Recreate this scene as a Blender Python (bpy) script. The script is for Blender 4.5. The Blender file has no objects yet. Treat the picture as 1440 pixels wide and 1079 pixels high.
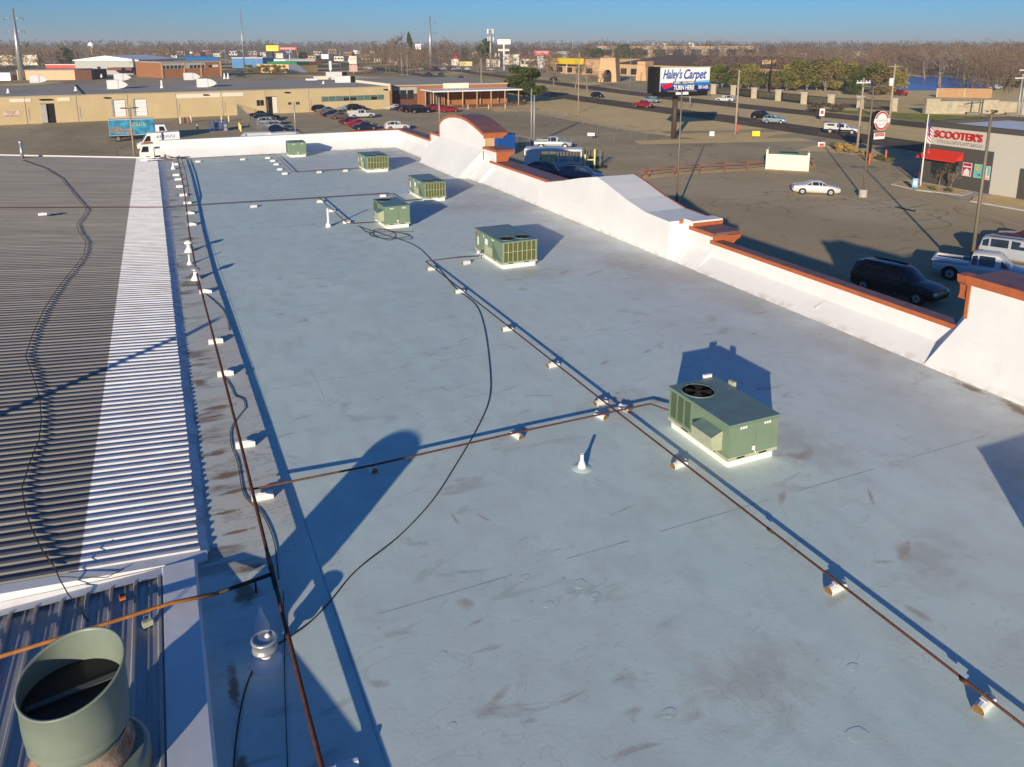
import bpy, bmesh, math, random
from mathutils import Vector, Matrix
from mathutils.geometry import tessellate_polygon
random.seed(7)
S = bpy.context.scene
C = S.collection
PI = math.pi

# ------------------------------------------------------------------ camera
F_PX, CX, CY, HZ = 1120.0, 720.0, 321.0, 62.0
PIT = math.atan((CY - HZ) / F_PX)
YAW = math.atan(516 / (F_PX / math.cos(PIT)))
CAMZ = 15.5
cam = bpy.data.cameras.new('camera')
cam.sensor_width = 36.0
cam.lens = F_PX / 1440 * 36.0
cam.shift_y = -(539.5 - CY) / 1440.0
cam.clip_start = 0.1
cam.clip_end = 20000
camo = bpy.data.objects.new('camera', cam)
C.objects.link(camo)
camo.location = (0, 0, CAMZ)
camo.rotation_euler = (PI / 2 - PIT, 0, -YAW)
S.camera = camo

# ------------------------------------------------------------------ light
SUN_AZ = math.radians(40.2)      # shadows run 40.2 deg from +Y towards +X
SUN_EL = math.radians(12.0)
w = bpy.data.worlds.new('World')
S.world = w
w.use_nodes = True
nt = w.node_tree
bg = nt.nodes['Background']
sky = nt.nodes.new('ShaderNodeTexSky')
sky.sky_type = 'NISHITA'
sky.sun_disc = False
sky.sun_elevation = SUN_EL
sky.sun_rotation = PI + SUN_AZ
sky.altitude = 300
sky.air_density = 1.0
sky.dust_density = 0.0
sky.ozone_density = 9.0
nt.links.new(sky.outputs[0], bg.inputs[0])
bg.inputs[1].default_value = 0.10
sun = bpy.data.lights.new('sun', 'SUN')
sun.energy = 5.0
sun.angle = math.radians(0.5)
sun.color = (1.0, 0.87, 0.68)
suno = bpy.data.objects.new('sun', sun)
C.objects.link(suno)
sd = Vector((math.sin(SUN_AZ) * math.cos(SUN_EL), math.cos(SUN_AZ) * math.cos(SUN_EL), -math.sin(SUN_EL)))
suno.rotation_euler = sd.to_track_quat('-Z', 'Y').to_euler()
S.view_settings.view_transform = 'Standard'
S.view_settings.look = 'None'
S.view_settings.exposure = 0.26
S.view_settings.gamma = 1.0
S.view_settings.use_curve_mapping = False

# ------------------------------------------------------------------ placing
_H = (math.sin(YAW), math.cos(YAW)); _R = (math.cos(YAW), -math.sin(YAW))
def ray(u, v):
    a, b = u - CX, CY - v
    h = b * math.sin(PIT) + F_PX * math.cos(PIT)
    return (a * _R[0] + h * _H[0], a * _R[1] + h * _H[1], b * math.cos(PIT) - F_PX * math.sin(PIT))
def G(u, v, z=0.0):
    d = ray(u, v); t = (z - CAMZ) / d[2]
    return Vector((t * d[0], t * d[1], z))
def depth_of(x, y):
    return x * _H[0] + y * _H[1]
def ztop(x, y, v):
    """height at plan point x,y that is seen on picture row v"""
    hh = depth_of(x, y)
    # (CY-v)/F = (hh*sp + dz*cp)/(hh*cp - dz*sp)
    k = (CY - v) / F_PX; sp, cp = math.sin(PIT), math.cos(PIT)
    return CAMZ + hh * (k * cp - sp) / (cp + k * sp)

# ------------------------------------------------------------------ materials
MATS = {}
def mat(name, col, rough=0.6, metal=0.0, var=0.12, scale=3.0, bump=0.0, spec=0.4, col2=None, emit=None, coords='Object', bscale=None):
    if name in MATS: return MATS[name]
    m = bpy.data.materials.new(name); m.use_nodes = True
    n = m.node_tree.nodes; l = m.node_tree.links
    p = n['Principled BSDF']
    p.inputs['Roughness'].default_value = rough
    p.inputs['Metallic'].default_value = metal
    p.inputs['Specular IOR Level'].default_value = spec
    tc = n.new('ShaderNodeTexCoord')
    nz = n.new('ShaderNodeTexNoise'); nz.inputs['Scale'].default_value = scale; nz.inputs['Detail'].default_value = 6
    nz.inputs['Roughness'].default_value = 0.65
    l.new(tc.outputs[coords], nz.inputs['Vector'])
    cr = n.new('ShaderNodeValToRGB')
    c1 = tuple(c * (1 - var) for c in col) + (1,)
    c2 = (tuple(c * (1 + var) for c in col) if col2 is None else tuple(col2)) + (1,)
    cr.color_ramp.elements[0].position = 0.3; cr.color_ramp.elements[0].color = c1
    cr.color_ramp.elements[1].position = 0.7; cr.color_ramp.elements[1].color = c2
    l.new(nz.outputs['Fac'], cr.inputs[0]); l.new(cr.outputs[0], p.inputs['Base Color'])
    if bump:
        nb = n.new('ShaderNodeTexNoise'); nb.inputs['Scale'].default_value = bscale or scale * 8; nb.inputs['Detail'].default_value = 4
        l.new(tc.outputs[coords], nb.inputs['Vector'])
        b = n.new('ShaderNodeBump'); b.inputs['Strength'].default_value = bump; b.inputs['Distance'].default_value = 0.02
        l.new(nb.outputs['Fac'], b.inputs['Height']); l.new(b.outputs[0], p.inputs['Normal'])
    if emit:
        p.inputs['Emission Color'].default_value = tuple(emit) + (1,); p.inputs['Emission Strength'].default_value = 1
    MATS[name] = m
    return m

class NG:
    """tiny node-graph helper working in world metres"""
    def __init__(s, name, rough=0.8, spec=0.3, metal=0.0):
        m = bpy.data.materials.new(name); m.use_nodes = True; MATS[name] = m
        s.m = m; s.n = m.node_tree.nodes; s.l = m.node_tree.links; s.p = s.n['Principled BSDF']
        s.p.inputs['Roughness'].default_value = rough; s.p.inputs['Specular IOR Level'].default_value = spec
        s.p.inputs['Metallic'].default_value = metal
        g = s.n.new('ShaderNodeNewGeometry'); s.pos = g.outputs['Position']
        sx = s.n.new('ShaderNodeSeparateXYZ'); s.l.new(s.pos, sx.inputs[0]); s.x, s.y, s.z = sx.outputs
    def scaled(s, sc):
        v = s.n.new('ShaderNodeVectorMath'); v.operation = 'MULTIPLY'; v.inputs[1].default_value = sc
        s.l.new(s.pos, v.inputs[0]); return v.outputs[0]
    def noise(s, sc, detail=5, vec=None, rough=0.6, dist=0.0):
        t = s.n.new('ShaderNodeTexNoise'); t.inputs['Scale'].default_value = sc; t.inputs['Detail'].default_value = detail
        t.inputs['Roughness'].default_value = rough; t.inputs['Distortion'].default_value = dist
        s.l.new(vec or s.pos, t.inputs['Vector']); return t.outputs['Fac']
    def ramp(s, v, a, b, ca=0.0, cb=1.0):
        t = s.n.new('ShaderNodeMapRange'); t.inputs[1].default_value = a; t.inputs[2].default_value = b
        t.inputs[3].default_value = ca; t.inputs[4].default_value = cb; t.clamp = True
        s.l.new(v, t.inputs[0]); return t.outputs[0]
    def math(s, op, a, b=None):
        t = s.n.new('ShaderNodeMath'); t.operation = op
        for i, q in enumerate((a, b)):
            if q is None: continue
            if isinstance(q, (int, float)): t.inputs[i].default_value = q
            else: s.l.new(q, t.inputs[i])
        return t.outputs[0]
    def mix(s, f, a, b):
        t = s.n.new('ShaderNodeMix'); t.data_type = 'RGBA'
        if isinstance(f, (int, float)): t.inputs[0].default_value = f
        else: s.l.new(f, t.inputs[0])
        for i, q in ((6, a), (7, b)):
            if isinstance(q, tuple): t.inputs[i].default_value = q + (1,) if len(q) == 3 else q
            else: s.l.new(q, t.inputs[i])
        return t.outputs[2]
    def out(s, c): s.l.new(c, s.p.inputs['Base Color'])
    def bump(s, h, st=0.3, d=0.02):
        b = s.n.new('ShaderNodeBump'); b.inputs['Strength'].default_value = st; b.inputs['Distance'].default_value = d
        s.l.new(h, b.inputs['Height']); s.l.new(b.outputs[0], s.p.inputs['Normal'])
    def voro(s, sc, vec=None):
        t = s.n.new('ShaderNodeTexVoronoi'); t.feature = 'DISTANCE_TO_EDGE'; t.inputs['Scale'].default_value = sc
        s.l.new(vec or s.pos, t.inputs['Vector']); return t.outputs['Distance']
    def warp(s, amt, sc):
        t = s.n.new('ShaderNodeTexNoise'); t.inputs['Scale'].default_value = sc; s.l.new(s.pos, t.inputs['Vector'])
        v = s.n.new('ShaderNodeVectorMath'); v.operation = 'MULTIPLY_ADD'; v.inputs[1].default_value = (amt,) * 3
        s.l.new(t.outputs['Color'], v.inputs[0]); s.l.new(s.pos, v.inputs[2]); return v.outputs[0]

SPOTS_A = [(*G(u, v, 5.5).xy, a, b, r_) for (u, v, a, b, r_) in [(735, 407, .3, .28, 0), (790, 384, .9, .14, .5), (905, 372, .5, .14, .2), (836, 384, .7, .12, .4), (655, 848, .2, .2, .4), (926, 562, .35, .3, .3), (868, 553, .1, .08, 0), (650, 479, .3, .1, .4), (1270, 775, .5, .16, .5), (672, 874, .2, .07, .2), (576, 648, .07, .07, 0), (793, 813, .05, .05, 0), (850, 510, .3, .1, .4), (910, 494, .3, .1, .4), (1245, 790, .3, .08, -.4), (1290, 862, .12, .5, .2), (1130, 640, .5, .2, .2), (1225, 700, .5, .06, .9), (880, 715, .5, .05, .2), (640, 730, .05, .3, 0), (680, 728, .05, .25, .4), (890, 1000, .2, .1, 0), (700, 980, .3, .1, .5), (1100, 700, .4, .1, .7), (560, 335, .9, .25, 0), (1180, 840, .4, .2, .3)]]
SPOTS_B = [(x, y, a, b, r_) for (x, y, a, b, r_) in [(.9, 22.35, .5, .16, .02), (.8, 21.8, .4, .09, 0), (.8, 18.4, .45, .15, .05), (.85, 17.6, .5, .1, .05), (.9, 15.95, .4, .07, 0), (1.0, 36.5, .55, .5, 0), (.9, 35.2, .5, .2, 0), (1.2, 44.2, .6, .4, 0), (1.1, 43.0, .5, .2, 0), (1.2, 58, .4, .3, 0), (.85, 14.6, .4, .16, 0), (.8, 26.3, .5, .08, 0), (.65, 16.8, .35, .07, 0), (.75, 19.6, .3, .09, 0), (.6, 24.4, .25, .35, 0), (1.2, 53.4, .4, .1, 0), (.75, 13.9, .25, .5, 0), (.35, 11.6, .1, .6, 0), (.3, 9.9, .1, .5, 0), (21.4, 12.7, .3, 1.2, -.1), (21.5, 14.6, .2, .6, 0)]]
SPOTS_C = [(14.3, 14.2, 1.3, 2.2, 0), (11.3, 41.8, 1.8, 1.3, 0), (15, 30.9, 2.2, 1.6, 0), (19.5, 30, 1.8, 3.5, 0), (11.6, 18, 1.4, 1.0, 0), (18.5, 10.5, 2.2, 1.6, .3), (16.5, 7.5, 1.8, 1.2, .3), (8, 8.3, 1.6, .9, 0), (13.4, 9.3, 1.6, .8, .5), (17, 46, 3, 2, 0)]
def make_membrane():
    g = NG('roof_coating', 0.55, 0.35)
    base = g.mix(g.ramp(g.noise(0.25, 6), 0.3, 0.7), (0.62, 0.765, 0.68), (0.70, 0.82, 0.735))
    base = g.mix(g.ramp(g.noise(1.6, 7, g.scaled((1, .6, 1))), 0.45, 0.7, 0, 0.4), base, (0.52, 0.52, 0.48))
    base = g.mix(g.math('MULTIPLY', g.ramp(g.x, 10, 20), .55), base, (0.74, 0.76, 0.78))
    base = g.mix(g.math('MULTIPLY', g.ramp(g.noise(.13, 4, None, .6, 1), .45, .62), .4), base, (0.64, 0.68, 0.64))
    # warm dirt in broad drifts along the parapet and on the drainage side
    side = g.math('ADD', g.ramp(g.x, 15.5, 22, 0, 1), g.ramp(g.y, 55, 78, 0, .5))
    d1 = g.math('MULTIPLY', side, g.ramp(g.noise(0.35, 6, None, .7), 0.32, 0.6))
    base = g.mix(g.math('MULTIPLY', d1, 0.62), base, (0.46, 0.40, 0.34))
    # scuffs and little brown marks
    sc = g.math('MULTIPLY', g.ramp(g.noise(1.1, 5, g.scaled((0.5, 1.3, 1)), .6, 1.2), 0.585, 0.68), g.ramp(g.noise(0.16, 2), 0.40, 0.58))
    base = g.mix(g.math('MULTIPLY', sc, 0.5), base, (0.36, 0.30, 0.25))
    fine = g.math('MULTIPLY', g.ramp(g.noise(2.6, 6, g.scaled((0.45, 1.2, 1)), .72, 2.2), 0.60, 0.68), g.ramp(g.noise(0.3, 3), 0.42, 0.6))
    base = g.mix(g.math('MULTIPLY', fine, 0.42), base, (0.34, 0.31, 0.28))
    sp = g.ramp(g.noise(7, 3, g.scaled((.6, 1, 1)), .7), 0.68, 0.75)
    base = g.mix(g.math('MULTIPLY', sp, 0.35), base, (0.35, 0.31, 0.28))
    # drainage strip at the metal roof
    left = g.math('MULTIPLY', g.ramp(g.x, 2.15, 1.95, 0, 1), g.ramp(g.y, 14.2, 16.5, .0, 1))
    base = g.mix(g.math('MULTIPLY', left, g.ramp(g.noise(0.5, 5), .3, .7, .45, .85)), base, (0.66, 0.60, 0.50))
    st = g.math('MULTIPLY', g.math('MULTIPLY', g.ramp(g.y, 13.5, 15.5), g.ramp(g.x, 1.5, 0.7, 0, 1)), g.ramp(g.noise(1.25, 6, g.scaled((0.35, 1.0, 1)), .65, .4), 0.53, 0.6))
    base = g.mix(g.math('MULTIPLY', st, 0.75), base, (0.22, 0.15, 0.095))
    ed = g.math('MULTIPLY', g.ramp(g.noise(1.25, 6, g.scaled((0.35, 1.0, 1)), .65, .4), 0.515, 0.53), g.ramp(g.noise(1.25, 6, g.scaled((0.35, 1.0, 1)), .65, .4), 0.545, 0.53))
    base = g.mix(g.math('MULTIPLY', g.math('MULTIPLY', ed, left), 0.5), base, (0.26, 0.19, 0.13))
    # rust, leaf litter and scorch marks, each where it lies
    nw = g.math('MULTIPLY', g.math('SUBTRACT', g.noise(2.2, 6, None, .75, .6), .5), 2.6)
    def spots(L, soft=.35):
        acc = None
        for (x, y, a, b, r_) in L:
            mp = g.n.new('ShaderNodeMapping'); mp.vector_type = 'TEXTURE'; mp.inputs['Location'].default_value = (x, y, 5.5); mp.inputs['Rotation'].default_value = (0, 0, r_); mp.inputs['Scale'].default_value = (a, b, 1)
            g.l.new(g.pos, mp.inputs['Vector']); ln = g.n.new('ShaderNodeVectorMath'); ln.operation = 'LENGTH'; g.l.new(mp.outputs[0], ln.inputs[0])
            f = g.ramp(g.math('ADD', ln.outputs['Value'], nw), 1.0, 1.0 - soft); acc = f if acc is None else g.math('MAXIMUM', acc, f)
        return acc
    base = g.mix(g.math('MULTIPLY', spots(SPOTS_A, .8), .5), base, (0.36, 0.25, 0.15))
    base = g.mix(g.math('MULTIPLY', spots(SPOTS_B, .6), .9), base, (0.26, 0.17, 0.09))
    base = g.mix(g.math('MULTIPLY', spots(SPOTS_C, 1.0), .4), base, (0.42, 0.34, 0.27))
    # puddle rings and tracks
    r = g.noise(0.8, 3, None, .5, 1.5)
    ring = g.math('MULTIPLY', g.ramp(r, 0.60, 0.606), g.ramp(r, 0.614, 0.608))
    base = g.mix(g.math('MULTIPLY', ring, 0.22), base, (0.3, 0.27, 0.24))
    g.out(base)
    g.bump(g.math('ADD', g.noise(0.9, 4), g.math('MULTIPLY', g.noise(14, 3), 0.25)), 0.35, 0.02)
    s = g.ramp(g.noise(0.7, 4), 0.3, 0.7, 0.55, 0.78); g.l.new(s, g.p.inputs['Roughness'])
    return g.m
def make_white_wall():
    g = NG('parapet_coating', 0.6, 0.3)
    base = g.mix(g.ramp(g.noise(0.5, 5), 0.3, 0.7), (0.72, 0.72, 0.70), (0.80, 0.80, 0.78))
    base = g.mix(g.math('MULTIPLY', g.ramp(g.noise(1.3, 6, g.scaled((1, .5, 1)), .7, .6), 0.60, 0.72), 0.3), base, (0.55, 0.52, 0.48))
    low = g.math('MULTIPLY', g.ramp(g.z, 5.72, 5.5), g.ramp(g.noise(2.2, 5), .45, .65))
    base = g.mix(g.math('MULTIPLY', low, .6), base, (0.40, 0.30, 0.2))
    base = g.mix(g.math('MULTIPLY', g.ramp(g.noise(1.0, 5, g.scaled((1, 3.5, .35)), .7), 0.54, 0.72), .13), base, (0.58, 0.54, 0.48))
    g.out(base); g.bump(g.math('ADD', g.noise(0.8, 5, None, .6, .5), g.math('MULTIPLY', g.noise(7, 3), .04)), .4, .04); return g.m
def make_corr():
    g = NG('corrugated_metal', 0.5, 0.4)
    edge = g.math('ADD', g.x, g.math('MULTIPLY', g.math('SUBTRACT', g.y, 16), -0.0072))
    f = g.ramp(edge, -2.08, -2.05)
    gal = g.mix(g.ramp(g.noise(0.9, 6, g.scaled((.25, 2.5, 1))), 0.3, 0.7), (0.18, 0.165, 0.145), (0.27, 0.25, 0.22))
    wh = g.mix(g.ramp(g.noise(1.2, 6), 0.35, 0.7), (0.74, 0.74, 0.74), (0.60, 0.58, 0.56))
    dirt = g.math('MULTIPLY', g.ramp(g.noise(2, 5, g.scaled((.6, 3, 1))), 0.6, 0.7), g.ramp(g.x, -0.6, 0.0))
    wh = g.mix(g.math('MULTIPLY', dirt, .5), wh, (0.3, 0.2, 0.14))
    g.out(g.mix(f, gal, wh)); g.bump(g.noise(9, 3), .15, .01)
    g.l.new(g.ramp(edge, -2.08, -2.05, 0.42, 0.6), g.p.inputs['Roughness'])
    return g.m
def make_ribbed():
    g = NG('ribbed_metal', 0.42, 0.5, 0.25)
    b = g.mix(g.ramp(g.noise(1.1, 6, g.scaled((6, .5, 1))), 0.3, 0.7), (0.30, 0.29, 0.27), (0.46, 0.45, 0.43))
    far = g.ramp(g.y, 12.5, 14.9, 0.1, 1)
    r = g.math('MULTIPLY', g.ramp(g.noise(1.5, 6, g.scaled((9, .7, 1)), .7), 0.45, 0.62), far)
    b = g.mix(g.math('MULTIPLY', r, .7), b, (0.20, 0.12, 0.08))
    g.out(b); g.bump(g.noise(5, 4), .2, .01); return g.m
def make_asphalt(name, a, b, crack=True, warm=(0.21, 0.175, 0.125)):
    g = NG(name, 1.0, 0.04)
    base = g.mix(g.ramp(g.noise(0.06, 6), 0.3, 0.7), a, b)
    base = g.mix(g.math('MULTIPLY', g.ramp(g.noise(0.18, 6, g.scaled((1, .45, 1)), .7, .5), 0.5, 0.68), 0.5), base, warm)
    base = g.mix(g.math('MULTIPLY', g.ramp(g.noise(0.5, 5, g.scaled((.5, 1, 1)), .7, 1.5), 0.57, 0.70), 0.5), base, tuple(c * .5 for c in a))
    base = g.mix(g.math('MULTIPLY', g.ramp(g.noise(0.03, 5, g.scaled((1, .35, 1)), .6, .8), 0.46, 0.6), 0.4), base, tuple(c * .62 for c in a))
    base = g.mix(g.math('MULTIPLY', g.ramp(g.noise(0.8, 3, None, .5, .2), 0.70, 0.76), 0.5), base, tuple(c * .25 for c in a))
    base = g.mix(g.ramp(g.noise(9, 4), 0.35, 0.7, 0, .28), base, tuple(c * .55 for c in a))
    if crack:
        v = g.voro(0.07, g.warp(14, .07)); cr = g.math('MULTIPLY', g.ramp(v, 0.008, 0.003), g.ramp(g.noise(.05, 3), .46, .56))
        v2 = g.voro(0.3, g.warp(3, .4)); cr2 = g.math('MULTIPLY', g.ramp(v2, 0.02, 0.006), g.ramp(g.noise(.09, 2), .5, .6))
        base = g.mix(g.math('MULTIPLY', g.math('MAXIMUM', cr, cr2), .42), base, (0.035, 0.032, 0.03))
    g.out(base); g.bump(g.noise(12, 4), .3, .01); return g.m
def make_grass():
    g = NG('dry_grass', 1.0, 0.0)
    b = g.mix(g.ramp(g.noise(0.05, 6), 0.3, 0.7), (0.93, 0.71, 0.38), (0.84, 0.63, 0.32))
    b = g.mix(g.ramp(g.noise(0.4, 6), 0.45, 0.75, 0, .6), b, (0.68, 0.52, 0.20))
    b = g.mix(g.ramp(g.noise(0.012, 4), 0.45, 0.62, 0, .45), b, (0.64, 0.47, 0.20))
    b = g.mix(g.ramp(g.noise(4, 4), 0.4, 0.7, 0, .35), b, (0.85, 0.62, 0.30))
    b = g.mix(g.math('MULTIPLY', g.ramp(g.noise(.02, 3), .42, .5), g.ramp(g.y, 200, 500)), b, (0.20, 0.16, 0.11))
    g.out(b); g.bump(g.noise(1.6, 7, None, .75), 1.0, .55); return g.m
def make_green_grass():
    g = NG('green_grass', 1.0, 0.0)
    b = g.mix(g.ramp(g.noise(0.3, 6), 0.3, 0.7), (0.24, 0.27, 0.06), (0.45, 0.40, 0.13))
    g.out(b); g.bump(g.noise(1.6, 7, None, .75), 1.0, .4); return g.m
def make_foliage(name, a, b):
    g = NG(name, 0.8, 0.2)
    oi = g.n.new('ShaderNodeObjectInfo')
    base = g.mix(g.ramp(g.noise(1.3, 4), 0.35, 0.68), a, b)
    g.out(base)
    return g.m
def make_water():
    g = NG('pond_water', 0.25, 0.25)
    g.out(g.mix(g.ramp(g.noise(.05, 3), .4, .6), (0.01, 0.15, 0.50), (0.015, 0.20, 0.60))); g.bump(g.noise(.8, 3), .25, .05); return g.m
M_MEM = make_membrane(); M_WALL = make_white_wall(); M_CORR = make_corr(); M_RIB = make_ribbed()
M_ASPH = make_asphalt('parking_asphalt', (0.47, 0.37, 0.215), (0.64, 0.51, 0.315), True, (0.56, 0.43, 0.24))
M_ROAD = make_asphalt('road_asphalt', (0.16, 0.12, 0.085), (0.21, 0.16, 0.115), False, (0.24, 0.185, 0.13))
M_GRASS = make_grass(); M_GREEN = make_green_grass(); M_WATER = make_water()
M_CAP = mat('orange_trim', (0.42, 0.115, 0.04), .55, var=.15, scale=4)
M_CAPTOP = mat('brown_cap_metal', (0.21, 0.085, 0.06), .5, var=.22, scale=2.5, col2=(0.25, 0.13, 0.105))
M_RUST = mat('rusty_pipe', (0.10, 0.034, 0.016), .75, var=.45, scale=9, bump=.3)
M_RUST2 = mat('orange_rust_pipe', (0.33, 0.13, 0.03), .7, var=.35, scale=6, bump=.3)
M_BLACKP = mat('black_pipe', (0.02, 0.018, 0.016), .6, scale=9)
M_CABLE = mat('black_cable', (0.018, 0.018, 0.02), .6)
M_BLOCK = mat('painted_block', (0.78, 0.77, 0.74), .6, var=.08, scale=12, bump=.3)
M_WOOD = mat('cut_wood', (0.20, 0.115, 0.035), .8, var=.35, scale=18)
M_GREENU = mat('unit_green_paint', (0.17, 0.24, 0.158), .5, var=.09, scale=2.0)
M_GREENT = mat('unit_top_paint', (0.145, 0.22, 0.195), .42, var=.16, scale=2.4, bump=.1)
M_GREEND = mat('unit_green_dark', (0.085, 0.155, 0.10), .6, var=.1, scale=2)
M_COIL = mat('coil_grille', (0.12, 0.115, 0.045), .7, var=.25, scale=10)
M_COILBAR = mat('coil_bar', (0.34, 0.42, 0.22), .55, var=.1, scale=8)
M_HOOD = mat('hood_beige', (0.40, 0.42, 0.29), .5, var=.12, scale=5)
M_CURB = mat('white_curb', (0.80, 0.80, 0.76), .5, var=.06, scale=6)
M_DARK = mat('dark_interior', (0.006, 0.006, 0.0055), .7)
M_FANIN = mat('fan_inside', (0.05, 0.032, 0.016), .85, var=.6, scale=6)
M_WHITE = mat('white_plastic', (0.80, 0.79, 0.77), .45, var=.04)
M_GALV = mat('galvanised', (0.48, 0.49, 0.48), .35, .6, var=.12, scale=8)
M_STEEL = mat('pole_grey', (0.36, 0.36, 0.34), .5, .3, var=.12, scale=1)
M_BRONZE = mat('pole_bronze', (0.20, 0.165, 0.12), .55, .2, var=.15, scale=1)
M_WPOLE = mat('wood_pole', (0.36, 0.29, 0.21), .85, var=.25, scale=2, bump=.4)
M_FAN = mat('stack_sage_paint', (0.195, 0.235, 0.185), .38, var=.07, scale=2.2, bump=.06)
M_FANRUST = mat('stack_rust', (0.26, 0.12, 0.05), .85, var=.3, scale=4.5, col2=(0.50, 0.36, 0.27), bump=.5)
M_STAIN = mat('rust_stain', (0.36, 0.22, 0.14), .9, var=.35, scale=7, col2=(0.44, 0.34, 0.27))
M_GLASS = mat('window_glass', (0.02, 0.026, 0.03), .06, var=.3, spec=.8)
M_TEAL = mat('teal_glass', (0.10, 0.17, 0.155), .15, var=.12, spec=.7)
M_TYRE = mat('tyre_rubber', (0.015, 0.015, 0.016), .85)
M_RIM = mat('wheel_rim', (0.45, 0.45, 0.46), .3, .7)
M_LAMP = mat('headlight_glass', (0.75, 0.75, 0.72), .15, spec=.7)
M_TAIL = mat('tail_light', (0.45, 0.015, 0.01), .25)
M_PAINT = mat('road_paint', (0.62, 0.60, 0.55), .8, var=.3, scale=3, coords='Object')
M_KERB = mat('concrete', (0.42, 0.40, 0.36), .9, var=.15, scale=1.5)
M_BEIGE = mat('beige_block_wall', (0.54, 0.42, 0.235), .85, var=.08, scale=.25)
M_CREAM = mat('cream_paint', (0.74, 0.68, 0.55), .7, var=.05)
M_GREYROOF = mat('grey_gravel_roof', (0.42, 0.37, 0.295), .9, var=.15, scale=.1)
M_BRICK = mat('brown_brick', (0.33, 0.135, 0.055), .85, var=.15, scale=2)
M_REDBRICK = mat('dark_brick', (0.14, 0.055, 0.035), .85, var=.15, scale=2)
M_TAN = mat('tan_stucco', (0.56, 0.36, 0.19), .85, var=.1, scale=.5)
M_ROOFB = mat('brown_shingle', (0.13, 0.08, 0.055), .9, var=.15, scale=.4)
M_STONE = mat('buff_stone', (0.42, 0.36, 0.25), .9, var=.25, scale=1.6, bump=.6)
M_RAIL = mat('rusty_rail', (0.30, 0.075, 0.04), .7, var=.25, scale=3)
M_YEL = mat('yellow_paint', (0.70, 0.62, 0.20), .6)
M_BLUE = mat('blue_paint', (0.015, 0.085, 0.33), .4, var=.12)
M_RED = mat('red_paint', (0.55, 0.035, 0.02), .5, var=.08)
M_BARK = mat('pale_bark', (0.24, 0.19, 0.14), .9, var=.3, scale=1.5)
M_TWIG = mat('twig_brown', (0.16, 0.115, 0.08), .9, var=.3, scale=.6)
M_TWIG2 = mat('twig_grey', (0.25, 0.20, 0.15), .9, var=.3, scale=.6)
M_EVER = make_foliage('juniper_foliage', (0.035, 0.055, 0.014), (0.10, 0.115, 0.028))
M_LEAF = make_foliage('olive_foliage', (0.07, 0.085, 0.018), (0.22, 0.20, 0.05))
M_OLIVEB = make_foliage('olive_brown_foliage', (0.12, 0.09, 0.035), (0.22, 0.17, 0.07))
M_YELLOWL = make_foliage('yellowing_foliage', (0.16, 0.14, 0.03), (0.30, 0.25, 0.07))
M_WOODS = make_foliage('winter_woods', (0.085, 0.06, 0.043), (0.155, 0.115, 0.082))

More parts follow.
